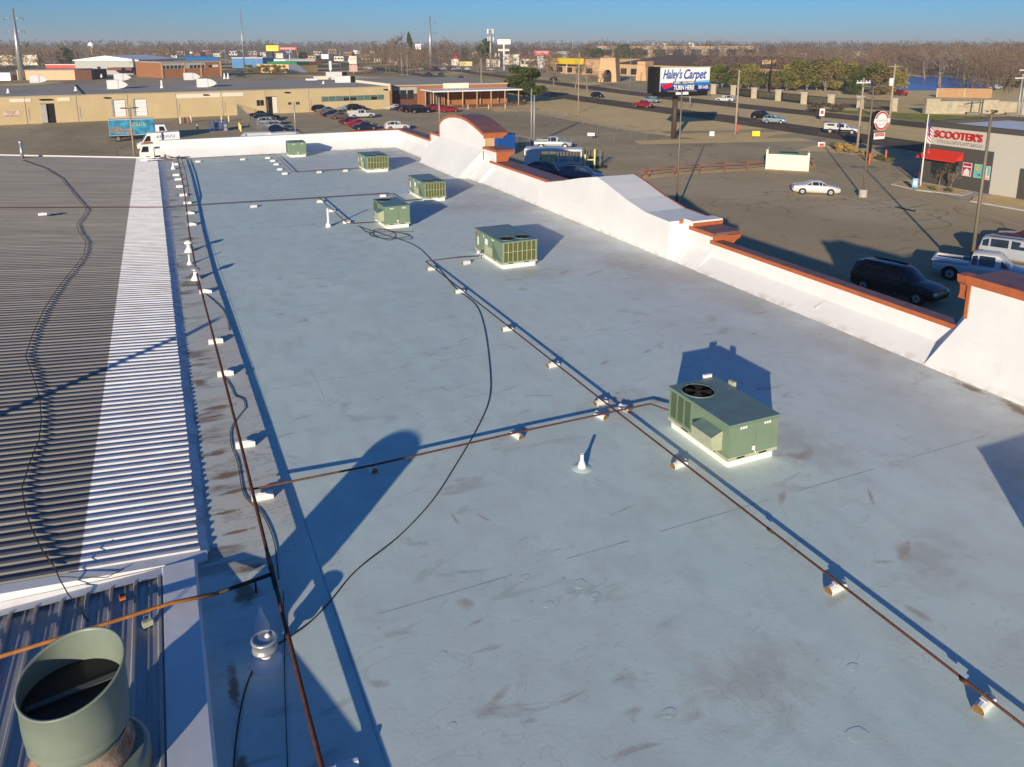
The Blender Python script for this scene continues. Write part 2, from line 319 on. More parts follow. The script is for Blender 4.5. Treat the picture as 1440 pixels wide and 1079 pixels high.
# ------------------------------------------------------------------ mesh helper
class MB:
    def __init__(s): s.v = []; s.f = []; s.mi = []; s.sm = []
    def add(s, vs, fs, mi=0, sm=False):
        o = len(s.v); s.v += [tuple(p) for p in vs]
        for f in fs: s.f.append(tuple(o + i for i in f)); s.mi.append(mi); s.sm.append(sm)
        return s
    def box(s, c, d, rz=0.0, mi=0, taper=1.0):
        x, y, z = (q / 2 for q in d); vs = []
        for sz in (-1, 1):
            k = taper if sz > 0 else 1
            for sx, sy in ((-1, -1), (1, -1), (1, 1), (-1, 1)):
                X, Y = sx * x * k, sy * y * k
                vs.append((c[0] + X * math.cos(rz) - Y * math.sin(rz), c[1] + X * math.sin(rz) + Y * math.cos(rz), c[2] + sz * z))
        return s.add(vs, [(0, 3, 2, 1), (4, 5, 6, 7), (0, 1, 5, 4), (1, 2, 6, 5), (2, 3, 7, 6), (3, 0, 4, 7)], mi)
    def b2(s, a, b, mi=0):
        return s.box([(a[i] + b[i]) / 2 for i in range(3)], [abs(b[i] - a[i]) for i in range(3)], 0, mi)
    def tube(s, pts, r, n=8, mi=0, caps=True, sm=True):
        pts = [Vector(p) for p in pts]; R = r if isinstance(r, (list, tuple)) else [r] * len(pts)
        rings = []
        for i, p in enumerate(pts):
            a = pts[max(i - 1, 0)]; b = pts[min(i + 1, len(pts) - 1)]; t = (b - a)
            if t.length < 1e-9: t = Vector((0, 0, 1))
            t.normalize(); up = Vector((0, 0, 1)) if abs(t.z) < .95 else Vector((1, 0, 0))
            u = t.cross(up).normalized(); v = t.cross(u)
            rings.append([p + (u * math.cos(2 * PI * k / n) + v * math.sin(2 * PI * k / n)) * R[i] for k in range(n)])
        vs = [q for rg in rings for q in rg]; fs = []
        for i in range(len(pts) - 1):
            for k in range(n):
                fs.append((i * n + k, (i + 1) * n + k, (i + 1) * n + (k + 1) % n, i * n + (k + 1) % n))
        s.add(vs, fs, mi, sm)
        if caps:
            o = len(s.v) - len(vs)
            s.f.append(tuple(o + k for k in range(n))); s.mi.append(mi); s.sm.append(False)
            s.f.append(tuple(o + (len(pts) - 1) * n + k for k in reversed(range(n)))); s.mi.append(mi); s.sm.append(False)
        return s
    def lathe(s, c, prof, n=20, mi=0, sm=True, capb=False, capt=True):
        vs = []
        for r, z in prof:
            for k in range(n): vs.append((c[0] + r * math.cos(2 * PI * k / n), c[1] + r * math.sin(2 * PI * k / n), c[2] + z))
        fs = []
        for i in range(len(prof) - 1):
            for k in range(n): fs.append((i * n + k, i * n + (k + 1) % n, (i + 1) * n + (k + 1) % n, (i + 1) * n + k))
        o = len(s.v); s.add(vs, fs, mi, sm)
        if capt: s.f.append(tuple(o + (len(prof) - 1) * n + k for k in range(n))); s.mi.append(mi); s.sm.append(False)
        if capb: s.f.append(tuple(o + k for k in reversed(range(n)))); s.mi.append(mi); s.sm.append(False)
        return s
    def prism(s, poly, a, b, mi=0):
        """poly: list of 3-vectors, extruded by vector b-a"""
        d = Vector(b) - Vector(a); P = [Vector(p) for p in poly]; n = len(P)
        tri = tessellate_polygon([P])
        s.add(P + [p + d for p in P], [tuple(t) for t in tri] + [tuple(q + n for q in reversed(t)) for t in tri] + [(i, (i + 1) % n, (i + 1) % n + n, i + n) for i in range(n)], mi)
        return s
    def flat(s, poly, z, mi=0):
        P = [Vector((p[0], p[1], z)) for p in poly]
        ts = []
        for t in tessellate_polygon([P]):
            a, b, c = (P[i] for i in t)
            ts.append(tuple(t) if (b - a).cross(c - a).z > 0 else tuple(reversed(t)))
        return s.add(P, ts, mi)
    def build(s, name, mats, parent=None, fix=True):
        me = bpy.data.meshes.new(name); me.from_pydata(s.v, [], s.f)
        if not isinstance(mats, (list, tuple)): mats = [mats]
        for m in mats: me.materials.append(m)
        me.polygons.foreach_set('material_index', s.mi); me.polygons.foreach_set('use_smooth', s.sm)
        if fix and len(s.f) < 20000:
            bm = bmesh.new(); bm.from_mesh(me); bmesh.ops.recalc_face_normals(bm, faces=bm.faces); bm.to_mesh(me); bm.free()
        me.update()
        o = bpy.data.objects.new(name, me); C.objects.link(o)
        if parent: o.parent = parent
        return o
def tag(o, label=None, cat=None, group=None, kind=None):
    if label: o['label'] = label
    if cat: o['category'] = cat
    if group: o['group'] = group
    if kind: o['kind'] = kind
    return o
def thing(name, label, cat, loc=(0, 0, 0), rz=0, group=None):
    o = bpy.data.objects.new(name, None); C.objects.link(o); o.location = loc; o.rotation_euler = (0, 0, rz)
    o.empty_display_size = .3
    return tag(o, label, cat, group)
def part(mb, name, m, parent, label=None, kind=None):
    o = mb.build(name, m, parent); 
    if label: o['label'] = label
    if kind: o['kind'] = kind
    return o
CH = {}
def children(o): return [c for c in bpy.data.objects if c.parent == o]
def copy_tree(root, loc, rz=None, label=None, group=None, scale=None, kids=None):
    r = root.copy(); C.objects.link(r); r.location = loc
    if rz is not None: r.rotation_euler = (0, 0, rz)
    if scale: r.scale = (scale,) * 3 if not isinstance(scale, tuple) else scale
    if label: r['label'] = label
    if group: r['group'] = group
    if root.name not in CH:
        ks = children(root); CH[root.name] = [(k, children(k)) for k in ks]
    for k, gs in CH[root.name]:
        c = k.copy(); C.objects.link(c); c.parent = r
        for g2 in gs:
            d = g2.copy(); C.objects.link(d); d.parent = c
    return r
def text_mesh(txt, size, m, name, parent=None, depth=0.02, shear=0.0, bold=0.0, wscale=1.0, fit=None):
    cu = bpy.data.curves.new(name, 'FONT'); cu.body = txt; cu.size = size; cu.extrude = depth; cu.shear = shear; cu.offset = bold
    cu.align_x = 'CENTER'; cu.align_y = 'CENTER'
    to = bpy.data.objects.new(name, cu); C.objects.link(to)
    dg = bpy.context.evaluated_depsgraph_get(); dg.update()
    me = bpy.data.meshes.new_from_object(to.evaluated_get(dg))
    bpy.data.objects.remove(to)
    xs = [v.co.x for v in me.vertices]; k = wscale
    if fit and xs: k = fit / (max(xs) - min(xs))
    mx = (max(xs) + min(xs)) / 2 if xs else 0
    for v in me.vertices: v.co.x = (v.co.x - mx) * k
    me.materials.clear(); me.materials.append(m)
    o = bpy.data.objects.new(name, me); C.objects.link(o)
    if parent: o.parent = parent
    return o
def struct(mb, name, m, kind='structure'):
    o = mb.build(name, m); o['kind'] = kind; return o

# ================================================================== GROUND
def gp(*px): return [G(u, v) for u, v in px]
struct(MB().flat([(-9000, -2500), (9000, -2500), (9000, 12000), (-9000, 12000)], -0.03), 'ground', M_GRASS)
lot = [(-140, -90), (97, -90), (97, 10), (99, 60), (100, 88)] + [(97.5, 103), (83, 109)] + [(80.5, 116), (79.3, 124), (79.3, 148), (80.4, 171), (73.8, 174), (77, 189), (59.8, 197), (56, 193), (-60, 183.5), (-140, 176)]
struct(MB().flat(lot, 0.0), 'parking_lot', M_ASPH)
def strip(pts, wd):
    L, R = [], []
    for i, p in enumerate(pts):
        a = Vector(pts[max(i - 1, 0)]); b = Vector(pts[min(i + 1, len(pts) - 1)]); t = (b - a).normalized(); n = Vector((-t.y, t.x))
        wi = wd[i] if isinstance(wd, list) else wd
        L.append(Vector(p) + n * wi / 2); R.append(Vector(p) - n * wi / 2)
    return L, R
def road(name, pts, wd, z, m):
    L, R = strip(pts, wd); mb = MB(); n = len(pts)
    mb.add([(p.x, p.y, z) for p in L + R], [(i, i + n, i + n + 1, i + 1) for i in range(n - 1)])
    return struct(mb, name, m)
near = [(103, -80), (105, 20), (107, 70), (109, 100), (112, 140), (112.5, 165), (115, 220), (121, 280), (130, 420), (142, 600), (170, 900), (230, 1500)]
far = [(137, -80), (137, 20), (137, 60), (138, 120), (138, 160), (141, 210), (160, 380), (185, 600), (215, 900), (280, 1500)]
road('near_carriageway', near, 10.4, 0.012, M_ROAD)
road('far_carriageway', far, 10.0, 0.012, M_ROAD)
# the crossing between both carriageways and the driveway to the lot
struct(MB().flat([(106, 50), (145, 50), (145, 66), (132, 68), (106, 74)], 0.008), 'road_crossing', M_ROAD)
struct(MB().flat([(96, 82), (104, 84), (104.5, 109), (98.5, 108), (93, 105)], 0.004), 'driveway', M_ASPH)
struct(MB().flat([(70, 106.5), (99, 98.5), (99.5, 103), (83, 109), (72, 111.5)], 0.008), 'verge', M_GRASS)
struct(MB().flat([(83, 117.5), (104, 112), (105, 116), (84, 121.5)], 0.006), 'side_lane', M_ASPH)
struct(MB().flat([(-140, 176), (-60, 183.5), (56, 193), (56, 194), (-60, 186), (-140, 179)], 0.005), 'grass_verge_by_warehouse', M_GRASS)
# side street far away, plaza car parks
struct(MB().flat([(146, 225), (260, 205), (270, 250), (172, 300), (166, 283)], 0.004), 'plaza_lot', M_ASPH)
struct(MB().flat([(170, 300), (200, 290), (330, 640), (220, 760)], 0.004), 'restaurant_lot', M_ASPH)
struct(MB().flat([(176, 100), (320, 60), (330, 90), (190, 150), (182, 150)], 0.004), 'campus_street', M_ASPH)
struct(MB().flat([(20, 225), (104, 225), (112, 320), (40, 460), (-60, 460)], 0.004), 'side_lot', M_ASPH)
# lane dashes and stop lines
mb = MB()
for pts, offs, y0, y1 in ((near, (-1.75, 1.75), 20, 420), (far, (0,), 20, 380)):
    for off in offs:
        y = y0
        while y < y1:
            for i in range(len(pts) - 1):
                if pts[i][1] <= y < pts[i + 1][1]:
                    a, b = Vector(pts[i]), Vector(pts[i + 1]); t = (b - a).normalized(); n = Vector((-t.y, t.x))
                    p = a + t * ((y - a.y) / t.y) + n * off
                    q = p + t * 3
                    mb.add([(*(p - n * .08), .02), (*(p + n * .08), .02), (*(q + n * .08), .02), (*(q - n * .08), .02)], [(0, 3, 2, 1)])
            y += 12
lines = [((1154, 269), (1262, 297)), ((1200, 272), (1340, 308)), ((1182, 294), (1264, 288)), ((1220, 302), (1308, 292)), ((1280, 316), (1345, 307)),
         ((1088, 268), (1112, 266)), ((1222, 275), (1280, 300)), ((1252, 283), (1282, 280)), ((1262, 286), (1292, 283)), ((1272, 289), (1304, 286)),
         ((1212, 297), (1232, 301)), ((1180, 289), (1200, 292)), ((1284, 276), (1310, 284)), ((1380, 300), (1436, 318))]
for a, b in lines:
    a, b = G(*a).xy, G(*b).xy; t = (b - a).normalized(); n = Vector((-t.y, t.x)) * .06
    mb.add([(*(a - n), .012), (*(a + n), .012), (*(b + n), .012), (*(b - n), .012)], [(0, 3, 2, 1)])
struct(mb, 'painted_lines', M_PAINT)
mb = MB()
for i in range(16):          # crosswalk dashes of the kerbside bays
    a = G(1258 + i * 2.0, 291 + i * .45)
    mb.box((a.x, a.y, .014), (.7, .3, .002), .3)
struct(mb, 'painted_symbol', M_PAINT)
struct(MB().flat([(222, 206), (236, 197), (262, 186), (275, 192), (355, 268), (331, 284), (310, 290)], 0.01), 'pond', M_WATER)

def kerb(pts, name='kerb', closed=False, h=.13, wd=.2):
    mb = MB(); n = len(pts)
    for i in range(n if closed else n - 1):
        a, b = Vector(pts[i][:2]), Vector(pts[(i + 1) % n][:2]); d = b - a
        mb.box(((a.x + b.x) / 2, (a.y + b.y) / 2, h / 2), (d.length + .05, wd, h), math.atan2(d.y, d.x))
    return struct(mb, name, M_KERB)
# planting bed along the rail fence
bed = gp((897, 254), (960, 246), (1060, 240), (1148, 236), (1145, 230), (1060, 233), (960, 237), (905, 243))
struct(MB().flat(bed, .02), 'planting_strip', M_GRASS)
# strip between lot and street by the round sign
bed2 = gp((1118, 212), (1190, 216), (1232, 228), (1268, 222), (1262, 212), (1200, 208), (1150, 204))
struct(MB().flat(bed2, .02), 'corner_planter', M_GRASS)
bed3 = gp((1254, 260), (1290, 268), (1352, 276), (1368, 271), (1320, 262), (1275, 254))
struct(MB().flat(bed3, .10), 'flag_island', M_GRASS); kerb(bed3, closed=True)
bed4 = [(74.5, 53), (76.5, 30), (79.9, 30), (79.9, 54), (77, 54.5)]
struct(MB().flat(bed4, .10), 'shop_planter', M_GRASS); kerb(bed4[:3], wd=.25)
struct(MB().flat([(81, 63.6), (76.5, 64), (74.6, 54), (77, 54.6), (79.9, 54.1), (79.9, 63.3)], .06), 'shop_pavement', M_KERB)
kerb([G(1268, 226), G(1180, 246), G(1108, 270)][:2] if False else [(99.5, 66), (99.5, 84)])
struct(MB().flat([(146, 30), (200, 60), (158, 132), (147, 150), (144, 118)], .004), 'campus_lawn', M_GREEN)

# ================================================================== THE WHITE-ROOFED BUILDING
RZ = 5.5
bld = thing('commercial_building', 'long commercial building with a white coated flat roof and white curved parapets', 'building', (0, 0, 0))
part(MB().add([(-.1, -15, RZ), (21.95, -15, RZ), (21.95, 77.2, RZ), (-.1, 77.2, RZ)], [(0, 1, 2, 3)]), 'roof', M_MEM, bld)
# street facade and body below
part(MB().b2((-.05, -15, 0), (22.85, 78, RZ - .06)), 'wall', M_CREAM, bld)
part(MB().b2((-60, -15, 0), (-.3, 77, RZ - .6)), 'wall', M_BEIGE, bld)

def section(y0, y1, base, canttop, ztop_, xo=23.5, name='parapet', slant=None):
    """inner face: roof level at x=base, cant up to canttop=(x,z), wall up to ztop_"""
    cx, cz = canttop
    P = [(base, RZ + .002), (cx, cz), (cx, ztop_), (xo, ztop_), (xo, RZ - 1)]
    mb = MB(); vs = []
    for k, (x, z) in enumerate(P):
        vs.append((x, y0 if not slant else slant[0][k], z))
    for k, (x, z) in enumerate(P):
        vs.append((x, y1 if not slant else slant[1][k], z))
    n = len(P)
    mb.add(vs, [(i, i + 1, i + 1 + n, i + n) for i in range(n - 1)] + [tuple(range(n)), tuple(reversed(range(n, 2 * n)))])
    return part(mb, name, M_WALL, bld)
def cap(y0, y1, z, xi=22.52, xo=23.85, th=.13, trim=True, ends=True):
    part(MB().b2((xi - .02, y0, z + .004), (xo, y1, z + th)), 'parapet_cap', M_CAPTOP, bld)
    if trim: part(MB().b2((xi - .06, y0 - .02, z - .02), (xi - .022, y1 + .02, z + th + .012)), 'cap_trim', M_CAP, bld)
def cornice(y, x0, x1, z, sgn=-1, w0=.25, h=.8, name='cornice_return'):
    """orange stepped return on the end of a raised parapet, seen from -Y"""
    mb = MB()
    pro = [(x0, z), (x1 + .55, z), (x1 + .5, z - .16), (x1 + .3, z - .24), (x1 + .12, z - .4), (x1 + .05, z - .55), (x1 + .02, z - h), (x0, z - h)]
    mb.prism([(x, y, zz) for x, zz in pro], (0, y, 0), (0, y - w0 * .3, 0))
    return part(mb, name, M_CAP, bld)
# A: tall section at the right edge of the picture
section(-15, 16.0, 21.75, (22.42, 7.22), 8.42, 23.4, slant=([-15] * 5, [16.35, 15.62, 15.55, 15.55, 15.55]))
part(MB().b2((22.3, 12.9, 8.42), (24.0, 15.62, 8.58)), 'parapet_cap', M_CAPTOP, bld)
ped = [(12.9, 8.5), (9.5, 8.5), (8, 8.9), (6, 9.5), (4, 9.85), (1, 10.1), (-2, 9.85), (-5, 9.0), (-6, 8.5)]
part(MB().prism([(22.42, y, z) for y, z in [(12.9, 8.0), (-6, 8.0)] + ped[::-1]], (0, 0, 0), (.95, 0, 0)), 'parapet', M_WALL, bld)
mb = MB()
for (ya, za), (yb, zb) in zip(ped, ped[1:]): mb.add([(22.3, ya, za + .01), (24.0, ya, za + .01), (24.0, yb, zb + .01), (22.3, yb, zb + .01), (22.3, ya, za + .16), (24.0, ya, za + .16), (24.0, yb, zb + .16), (22.3, yb, zb + .16)], [(0, 3, 2, 1), (4, 5, 6, 7), (0, 1, 5, 4), (2, 3, 7, 6), (0, 4, 7, 3), (1, 2, 6, 5)])
part(mb, 'parapet_cap', M_CAPTOP, bld)
part(MB().b2((22.26, 12.9, 8.33), (22.298, 15.66, 8.60)), 'cap_trim', M_CAP, bld)
part(MB().b2((22.37, 15.56, 7.22), (22.72, 15.66, 8.34)), 'end_trim', M_CAP, bld)
mb = MB(); mb.prism([(22.72, 15.6, 8.42), (24.02, 15.6, 8.42), (23.9, 15.6, 8.25), (23.75, 15.6, 8.2), (23.6, 15.6, 7.95), (23.45, 15.6, 7.9), (23.42, 15.6, 7.6), (22.72, 15.6, 7.6)], (0, 0, 0), (0, .07, 0))
part(mb, 'cornice_return', M_CAP, bld)
mb = MB(); mb.prism([(22.25, 15.66, 8.58), (22.3, 15.66, 8.35), (22.45, 15.66, 8.22), (22.48, 15.66, 7.95), (22.42, 15.66, 7.8), (22.72, 15.66, 7.8), (22.72, 15.66, 8.58)], (0, 0, 0), (0, .3, 0))
part(mb, 'end_trim', M_CAP, bld)
# B: low section
section(15.55, 28.2, 21.75, (22.5, 6.12), 6.74, 22.9)
cap(15.9, 28.15, 6.74, 22.5, 23.02)
part(MB().add([(22.05, 21.3, 5.82), (22.5, 21.25, 6.12), (22.53, 21.33, 6.125), (22.09, 21.42, 5.83)], [(0, 1, 2, 3)]), 'seam_strip', M_WALL, bld)
# C: two steps up to the box
section(28.2, 29.65, 21.8, (22.5, 6.3), 7.06, 23.4)
cap(28.05, 29.75, 7.06, 22.5, 24.1, .14); cornice(28.06, 22.5, 23.5, 7.05, h=.32)
section(29.65, 30.35, 21.8, (22.5, 6.5), 7.36, 23.4, slant=([29.65] * 5, [30.35] * 5))
# D: gabled box with white roof
prof = [(30.35, 5.5), (30.35, 7.34), (32.4, 7.42), (34.2, 7.75), (36.0, 8.22), (37.15, 8.46), (39, 8.12), (41.2, 7.62), (43.2, 7.22), (44.4, 6.78), (44.4, 5.5)]
mb = MB(); n = len(prof)
mb.add([(21.75, y, z) for y, z in prof] + [(24.1, y, z) for y, z in prof], [(i, i + 1, i + 1 + n, i + n) for i in range(1, n - 2)] + [(0, 1, n + 1, n), (n - 2, n - 1, 2 * n - 1, 2 * n - 2)])
for t in tessellate_polygon([[Vector((0, y, z)) for y, z in prof]]):
    mb.f.append(tuple(t)); mb.mi.append(0); mb.sm.append(False)
    mb.f.append(tuple(q + n for q in t)); mb.mi.append(0); mb.sm.append(False)
part(mb, 'parapet', M_WALL, bld, 'gabled white parapet box with its own white roof')
mb = MB()
for i in range(1, n - 2):
    (ya, za), (yb, zb) = prof[i], prof[i + 1]
    mb.add([(24.1, ya, za + .02), (24.2, ya, za + .02), (24.2, yb, zb + .02), (24.1, yb, zb + .02), (24.1, ya, za - .22), (24.2, ya, za - .22), (24.2, yb, zb - .22), (24.1, yb, zb - .22)],
           [(0, 1, 2, 3), (1, 5, 6, 2), (5, 4, 7, 6), (0, 4, 5, 1), (3, 2, 6, 7)])
part(mb, 'cap_trim', M_CAP, bld)
part(MB().b2((22.55, 29.6, 7.36), (24.25, 30.34, 7.44)), 'parapet_cap', M_WALL, bld)
cornice(29.6, 22.55, 23.7, 7.36, h=.34)
part(MB().b2((22.3, 30.30, 7.20), (22.86, 30.345, 7.36)), 'cap_trim', M_CAP, bld)
# E: low section beyond
section(44.4, 53.9, 21.75, (22.45, 6.5), 6.98, 23.3)
cap(44.2, 53.9, 6.98, 22.45, 23.85)
# F: step
section(53.0, 55.9, 21.6, (22.5, 7.0), 7.85, 23.3, slant=([54.2, 53.2, 53.0, 53.0, 53.0], [56.2, 55.5, 55.5, 55.5, 55.5]))
cap(52.9, 55.35, 7.85, 22.5, 24.0, .15); cornice(52.92, 22.5, 23.4, 7.85, h=.7)
# G: the round-headed section with its long sloping foot
arc = [(65.3, 8.75), (64.9, 9.05), (64.0, 9.36), (62.8, 9.60), (61.4, 9.72), (60.0, 9.74), (58.7, 9.62), (57.4, 9.38), (56.2, 9.1), (55.35, 8.86)]
mb = MB()
mb.add([(20.75, 65.9, RZ + .002), (20.75, 56.5, RZ + .002), (22.5, 55.35, 7.75), (22.5, 65.3, 7.75), (22.5, 65.9, RZ + .002), (22.5, 56.5, RZ + .002)],
       [(0, 1, 2, 3), (0, 3, 4), (1, 5, 2)])
poly = [(55.35, 5.6), (65.3, 5.6)] + arc
mb.prism([(22.5, y, z) for y, z in poly], (0, 0, 0), (.9, 0, 0))
part(mb, 'parapet', M_WALL, bld, 'round headed white parapet with a long sloping foot')
mb = MB(); mt = MB()
for i in range(len(arc) - 1):
    (ya, za), (yb, zb) = arc[i], arc[i + 1]
    for M_, x0, x1, lo, hi in ((mb, 22.5, 24.5, .004, .15), (mt, 22.44, 22.498, -.05, .17)):
        M_.add([(x0, ya, za + lo), (x1, ya, za + lo), (x1, yb, zb + lo), (x0, yb, zb + lo), (x0, ya, za + hi), (x1, ya, za + hi), (x1, yb, zb + hi), (x0, yb, zb + hi)],
               [(0, 3, 2, 1), (4, 5, 6, 7), (0, 1, 5, 4), (2, 3, 7, 6), (0, 4, 7, 3), (1, 2, 6, 5)])
part(mb, 'parapet_cap', M_CAPTOP, bld); part(mt, 'cap_trim', M_CAP, bld)
cornice(55.34, 22.5, 23.9, 8.98, h=.4)
part(MB().b2((22.6, 55.25, 7.9), (23.35, 55.34, 8.6)), 'wall', M_TAN, bld)
part(MB().b2((22.42, 65.3, 7.75), (22.5, 65.36, 9.0)), 'end_trim', M_CAP, bld)
# left step and far low section
section(65.3, 67.8, 21.5, (22.5, 6.9), 7.72, 23.3); cap(65.38, 67.9, 7.72, 22.5, 24.0, .15)
part(MB().b2((22.42, 67.8, 7.1), (22.5, 67.9, 7.8)), 'end_trim', M_CAP, bld)
section(67.8, 77.8, 21.75, (22.45, 6.4), 7.05, 23.3)
cap(67.9, 78.4, 7.05, 22.45, 23.6)
# H: far end wall
mb = MB(); P = [(76.9, RZ + .002), (77.75, 6.3), (77.75, 7.08), (78.35, 7.08), (78.35, 0)]
n = 5
mb.add([(.35, y, z) for y, z in P] + [(22.6, y, z) for y, z in P], [(i, i + 1, i + 1 + n, i + n) for i in range(n - 1)] + [tuple(range(n)), tuple(reversed(range(n, 2 * n)))])
part(mb, 'parapet', M_WALL, bld)
part(MB().b2((17.3, 77.70, 7.084), (23.6, 78.42, 7.16)), 'parapet_cap', M_CAP, bld)

# membrane seams and patches, a few millimetres proud
mb = MB()
mb.add([(2.17, -15, RZ + .002), (2.20, -15, RZ + .002), (2.20, 76.8, RZ + .002), (2.17, 76.8, RZ + .002)], [(0, 1, 2, 3)])
rs = random.Random(3)
for y in (5.2, 12.3, 23.0, 30.4, 38.3, 47.5, 58, 67.5):
    x = 2.3; yy = y
    while x < 21:
        L = rs.uniform(2.5, 5); l2 = (L - rs.uniform(.3, 1.5)) / 2; mb.add([(x + L / 2 - l2, yy - .012, RZ + .002), (x + L / 2 + l2, yy - .012, RZ + .002), (x + L / 2 + l2, yy + .012, RZ + .002), (x + L / 2 - l2, yy + .012, RZ + .002)], [(0, 1, 2, 3)]); x += L; yy += rs.uniform(-.02, .02)
part(mb, 'membrane_seam', mat('seam_sealant', (.42, .50, .49), .7, var=.3, scale=2), bld)
def patch(u, v, a, b, r=0.0):
    p = G(u, v, RZ); part(MB().box((0, 0, 0), (a, b, .012)), 'membrane_patch', M_MEM, bld)
    o = C.objects[-1]; return o
for (u, v, a, b, r) in [(823, 655, .62, .5, .1), (784, 776, .16, .13, .3), (739, 812, .2, .15, 0), (816, 821, .26, .24, .2), (837, 838, .2, .16, .2), (771, 850, .2, .14, 0),
                        (1200, 938, .2, .15, -.2), (1207, 1034, .34, .26, -.25), (636, 1020, .12, .09, 0), (942, 1002, .2, .15, 0), (375, 385, 1.0, 2.8, .0), (444, 540, .1, 2.2, .0), (618, 925, .3, .14, .5)]:
    p = G(u, v, RZ)
    q_ = []; rr = random.Random(int(u)); nn = 5 if a < .3 else 4
    for k in range(nn * 3): tt = 2 * PI * k / (nn * 3); kk = (abs(math.cos(tt)) ** 4 + abs(math.sin(tt)) ** 4) ** -.25 * rr.uniform(.9, 1.08); X, Y = a / 2 * kk * math.cos(tt), b / 2 * kk * math.sin(tt); q_.append((p.x + X * math.cos(r) - Y * math.sin(r), p.y + X * math.sin(r) + Y * math.cos(r)))
    pt_ = part(MB().flat(q_, RZ + .003), 'membrane_patch', M_MEM, bld); part(MB().tube([(x_, y_, RZ + .002) for x_, y_ in q_[:int(len(q_) * .8)]], .0022, 4), 'patch_edge', mat('seam_sealant', (.40, .47, .46), .7, var=.3, scale=2), pt_)
def cable(name, label, px, z=RZ + .02, r=.012, parent=None, n=5, m=None, cat='cable', wig=0.0):
    pts = [G(u, v, z) for u, v in px]
    out = []
    for i in range(len(pts) - 1):
        p0 = pts[max(i - 1, 0)]; p1 = pts[i]; p2 = pts[i + 1]; p3 = pts[min(i + 2, len(pts) - 1)]
        for k in range(6):
            t = k / 6
            q = 0.5 * ((2 * p1) + (p2 - p0) * t + (2 * p0 - 5 * p1 + 4 * p2 - p3) * t * t + (3 * p1 - p0 - 3 * p2 + p3) * t ** 3)
            out.append(q)
    out.append(pts[-1])
    o = MB().tube(out, r, n).build(name, m or M_CABLE, parent)
    return tag(o, label, cat)
# stains with a shape of their own: rust and leaf litter
def stain(u, v, a, b, r, seed):
    rr = random.Random(seed); p = G(u, v, RZ); n = 18; P = []
    for k in range(n):
        t = 2 * PI * k / n; q = rr.uniform(.55, 1.1)
        x, y = a * q * math.cos(t), b * q * math.sin(t)
        P.append((p.x + x * math.cos(r) - y * math.sin(r), p.y + x * math.sin(r) + y * math.cos(r)))
    return P
# corrugated metal roof on the left: ridges run along X, falls towards the white roof
def cz(x): return 5.555 - .08 * x
mb = MB(); pitch = .30; y = 15.45; vs = []; fs = []
cols = [-26.0, -3.0, -1.2, .06]
rr = random.Random(5)
while y < 76.9:
    j = [rr.uniform(-.006, .006) for _ in range(3)]
    for dy, dz in ((0, 0), (.035, .062), (.125, .062), (.16, 0)):
        for ci, x in enumerate(cols):
            vs.append((x + (rr.uniform(-.02, .02) if ci == 3 else 0), y + dy, cz(x) + dz + (j[0] if dz else 0)))
    y += pitch
nr = len(vs) // 4
for i in range(nr - 1):
    for k in range(3): fs.append((i * 4 + k, i * 4 + k + 1, (i + 1) * 4 + k + 1, (i + 1) * 4 + k))
mb.add(vs, fs)
part(mb, 'corrugated_roof', M_CORR, bld, 'corrugated metal roof, bare grey with a white coated band along its low edge')
# flashing between the metal roof and the white roof
mb = MB(); vs = []; fs = []; N = 120
for i in range(N + 1):
    y = 15.45 + (76.8 - 15.45) * i / N; k = i / N
    vs += [(.05, y, 5.59), (.10 + .08 * k, y, 5.575 - .01 * rr.random()), (.17 + .25 * k + rr.uniform(-.03, .03), y, 5.525), (.24 + .42 * k + rr.uniform(-.03, .03), y, RZ + .003)]
for i in range(N):
    for k in range(3): fs.append((i * 4 + k, i * 4 + k + 1, i * 4 + k + 5, i * 4 + k + 4))
part(MB().add(vs, fs, sm=True), 'flashing', M_WALL, bld)
# end fascia of the corrugated roof
mb = MB()
a, b = (-26, cz(-26)), (.2, cz(.2))
mb.add([(a[0], 15.45, a[1] + .03), (b[0], 15.45, b[1] + .03), (b[0], 15.18, b[1] + .026), (a[0], 15.18, a[1] + .026), (b[0], 15.14, b[1] - .14), (a[0], 15.14, a[1] - .16), (b[0], 15.13, 5.5), (a[0], 15.13, 5.5)],
       [(0, 1, 2, 3), (3, 2, 4, 5), (5, 4, 6, 7), (0, 3, 5, 7), (1, 6, 4, 2)])
part(mb, 'fascia', M_WALL, bld)
part(MB().b2((-26, 76.75, 5.0), (.35, 77.1, 5.6)).add([(-26, 76.75, 5.6), (.35, 76.75, 5.6), (.35, 76.85, 5.7), (-26, 76.85, cz(-26) + .1)], [(0, 1, 2, 3)]), 'fascia', M_WHITE, bld)

# ribbed metal roof in the near left corner, rising towards the camera
def rz_(y): return 5.58 + .07 * (15.2 - y)
XE = -.62
mb = MB(); vs = []; xs = []
x = XE - .02
while x > -9:
    xs += [(x, 0), (x - .025, .055), (x - .065, .055), (x - .09, 0), (x - .2, .0), (x - .215, .012), (x - .235, .012), (x - .25, 0)]
    x -= .405
for yy in (14.85, 10, 4, -8):
    for (x, dz) in xs: vs.append((x, yy, rz_(yy) + dz))
n = len(xs); fs = [(r * n + i, r * n + i + 1, (r + 1) * n + i + 1, (r + 1) * n + i) for r in range(3) for i in range(n - 1)]
part(MB().add(vs, fs), 'ribbed_roof', M_RIB, bld, 'ribbed grey metal roof sheets stained with rust')
mb = MB(); vs = []
for yy in (15.13, 14.3, 10, 4, -8):
    z = rz_(min(yy, 15)) + .05
    vs += [(XE - .02, yy, z - .04), (XE, yy, z), (-.06, yy, z), (-.02, yy, z - .03), (.0, yy, 5.5)]
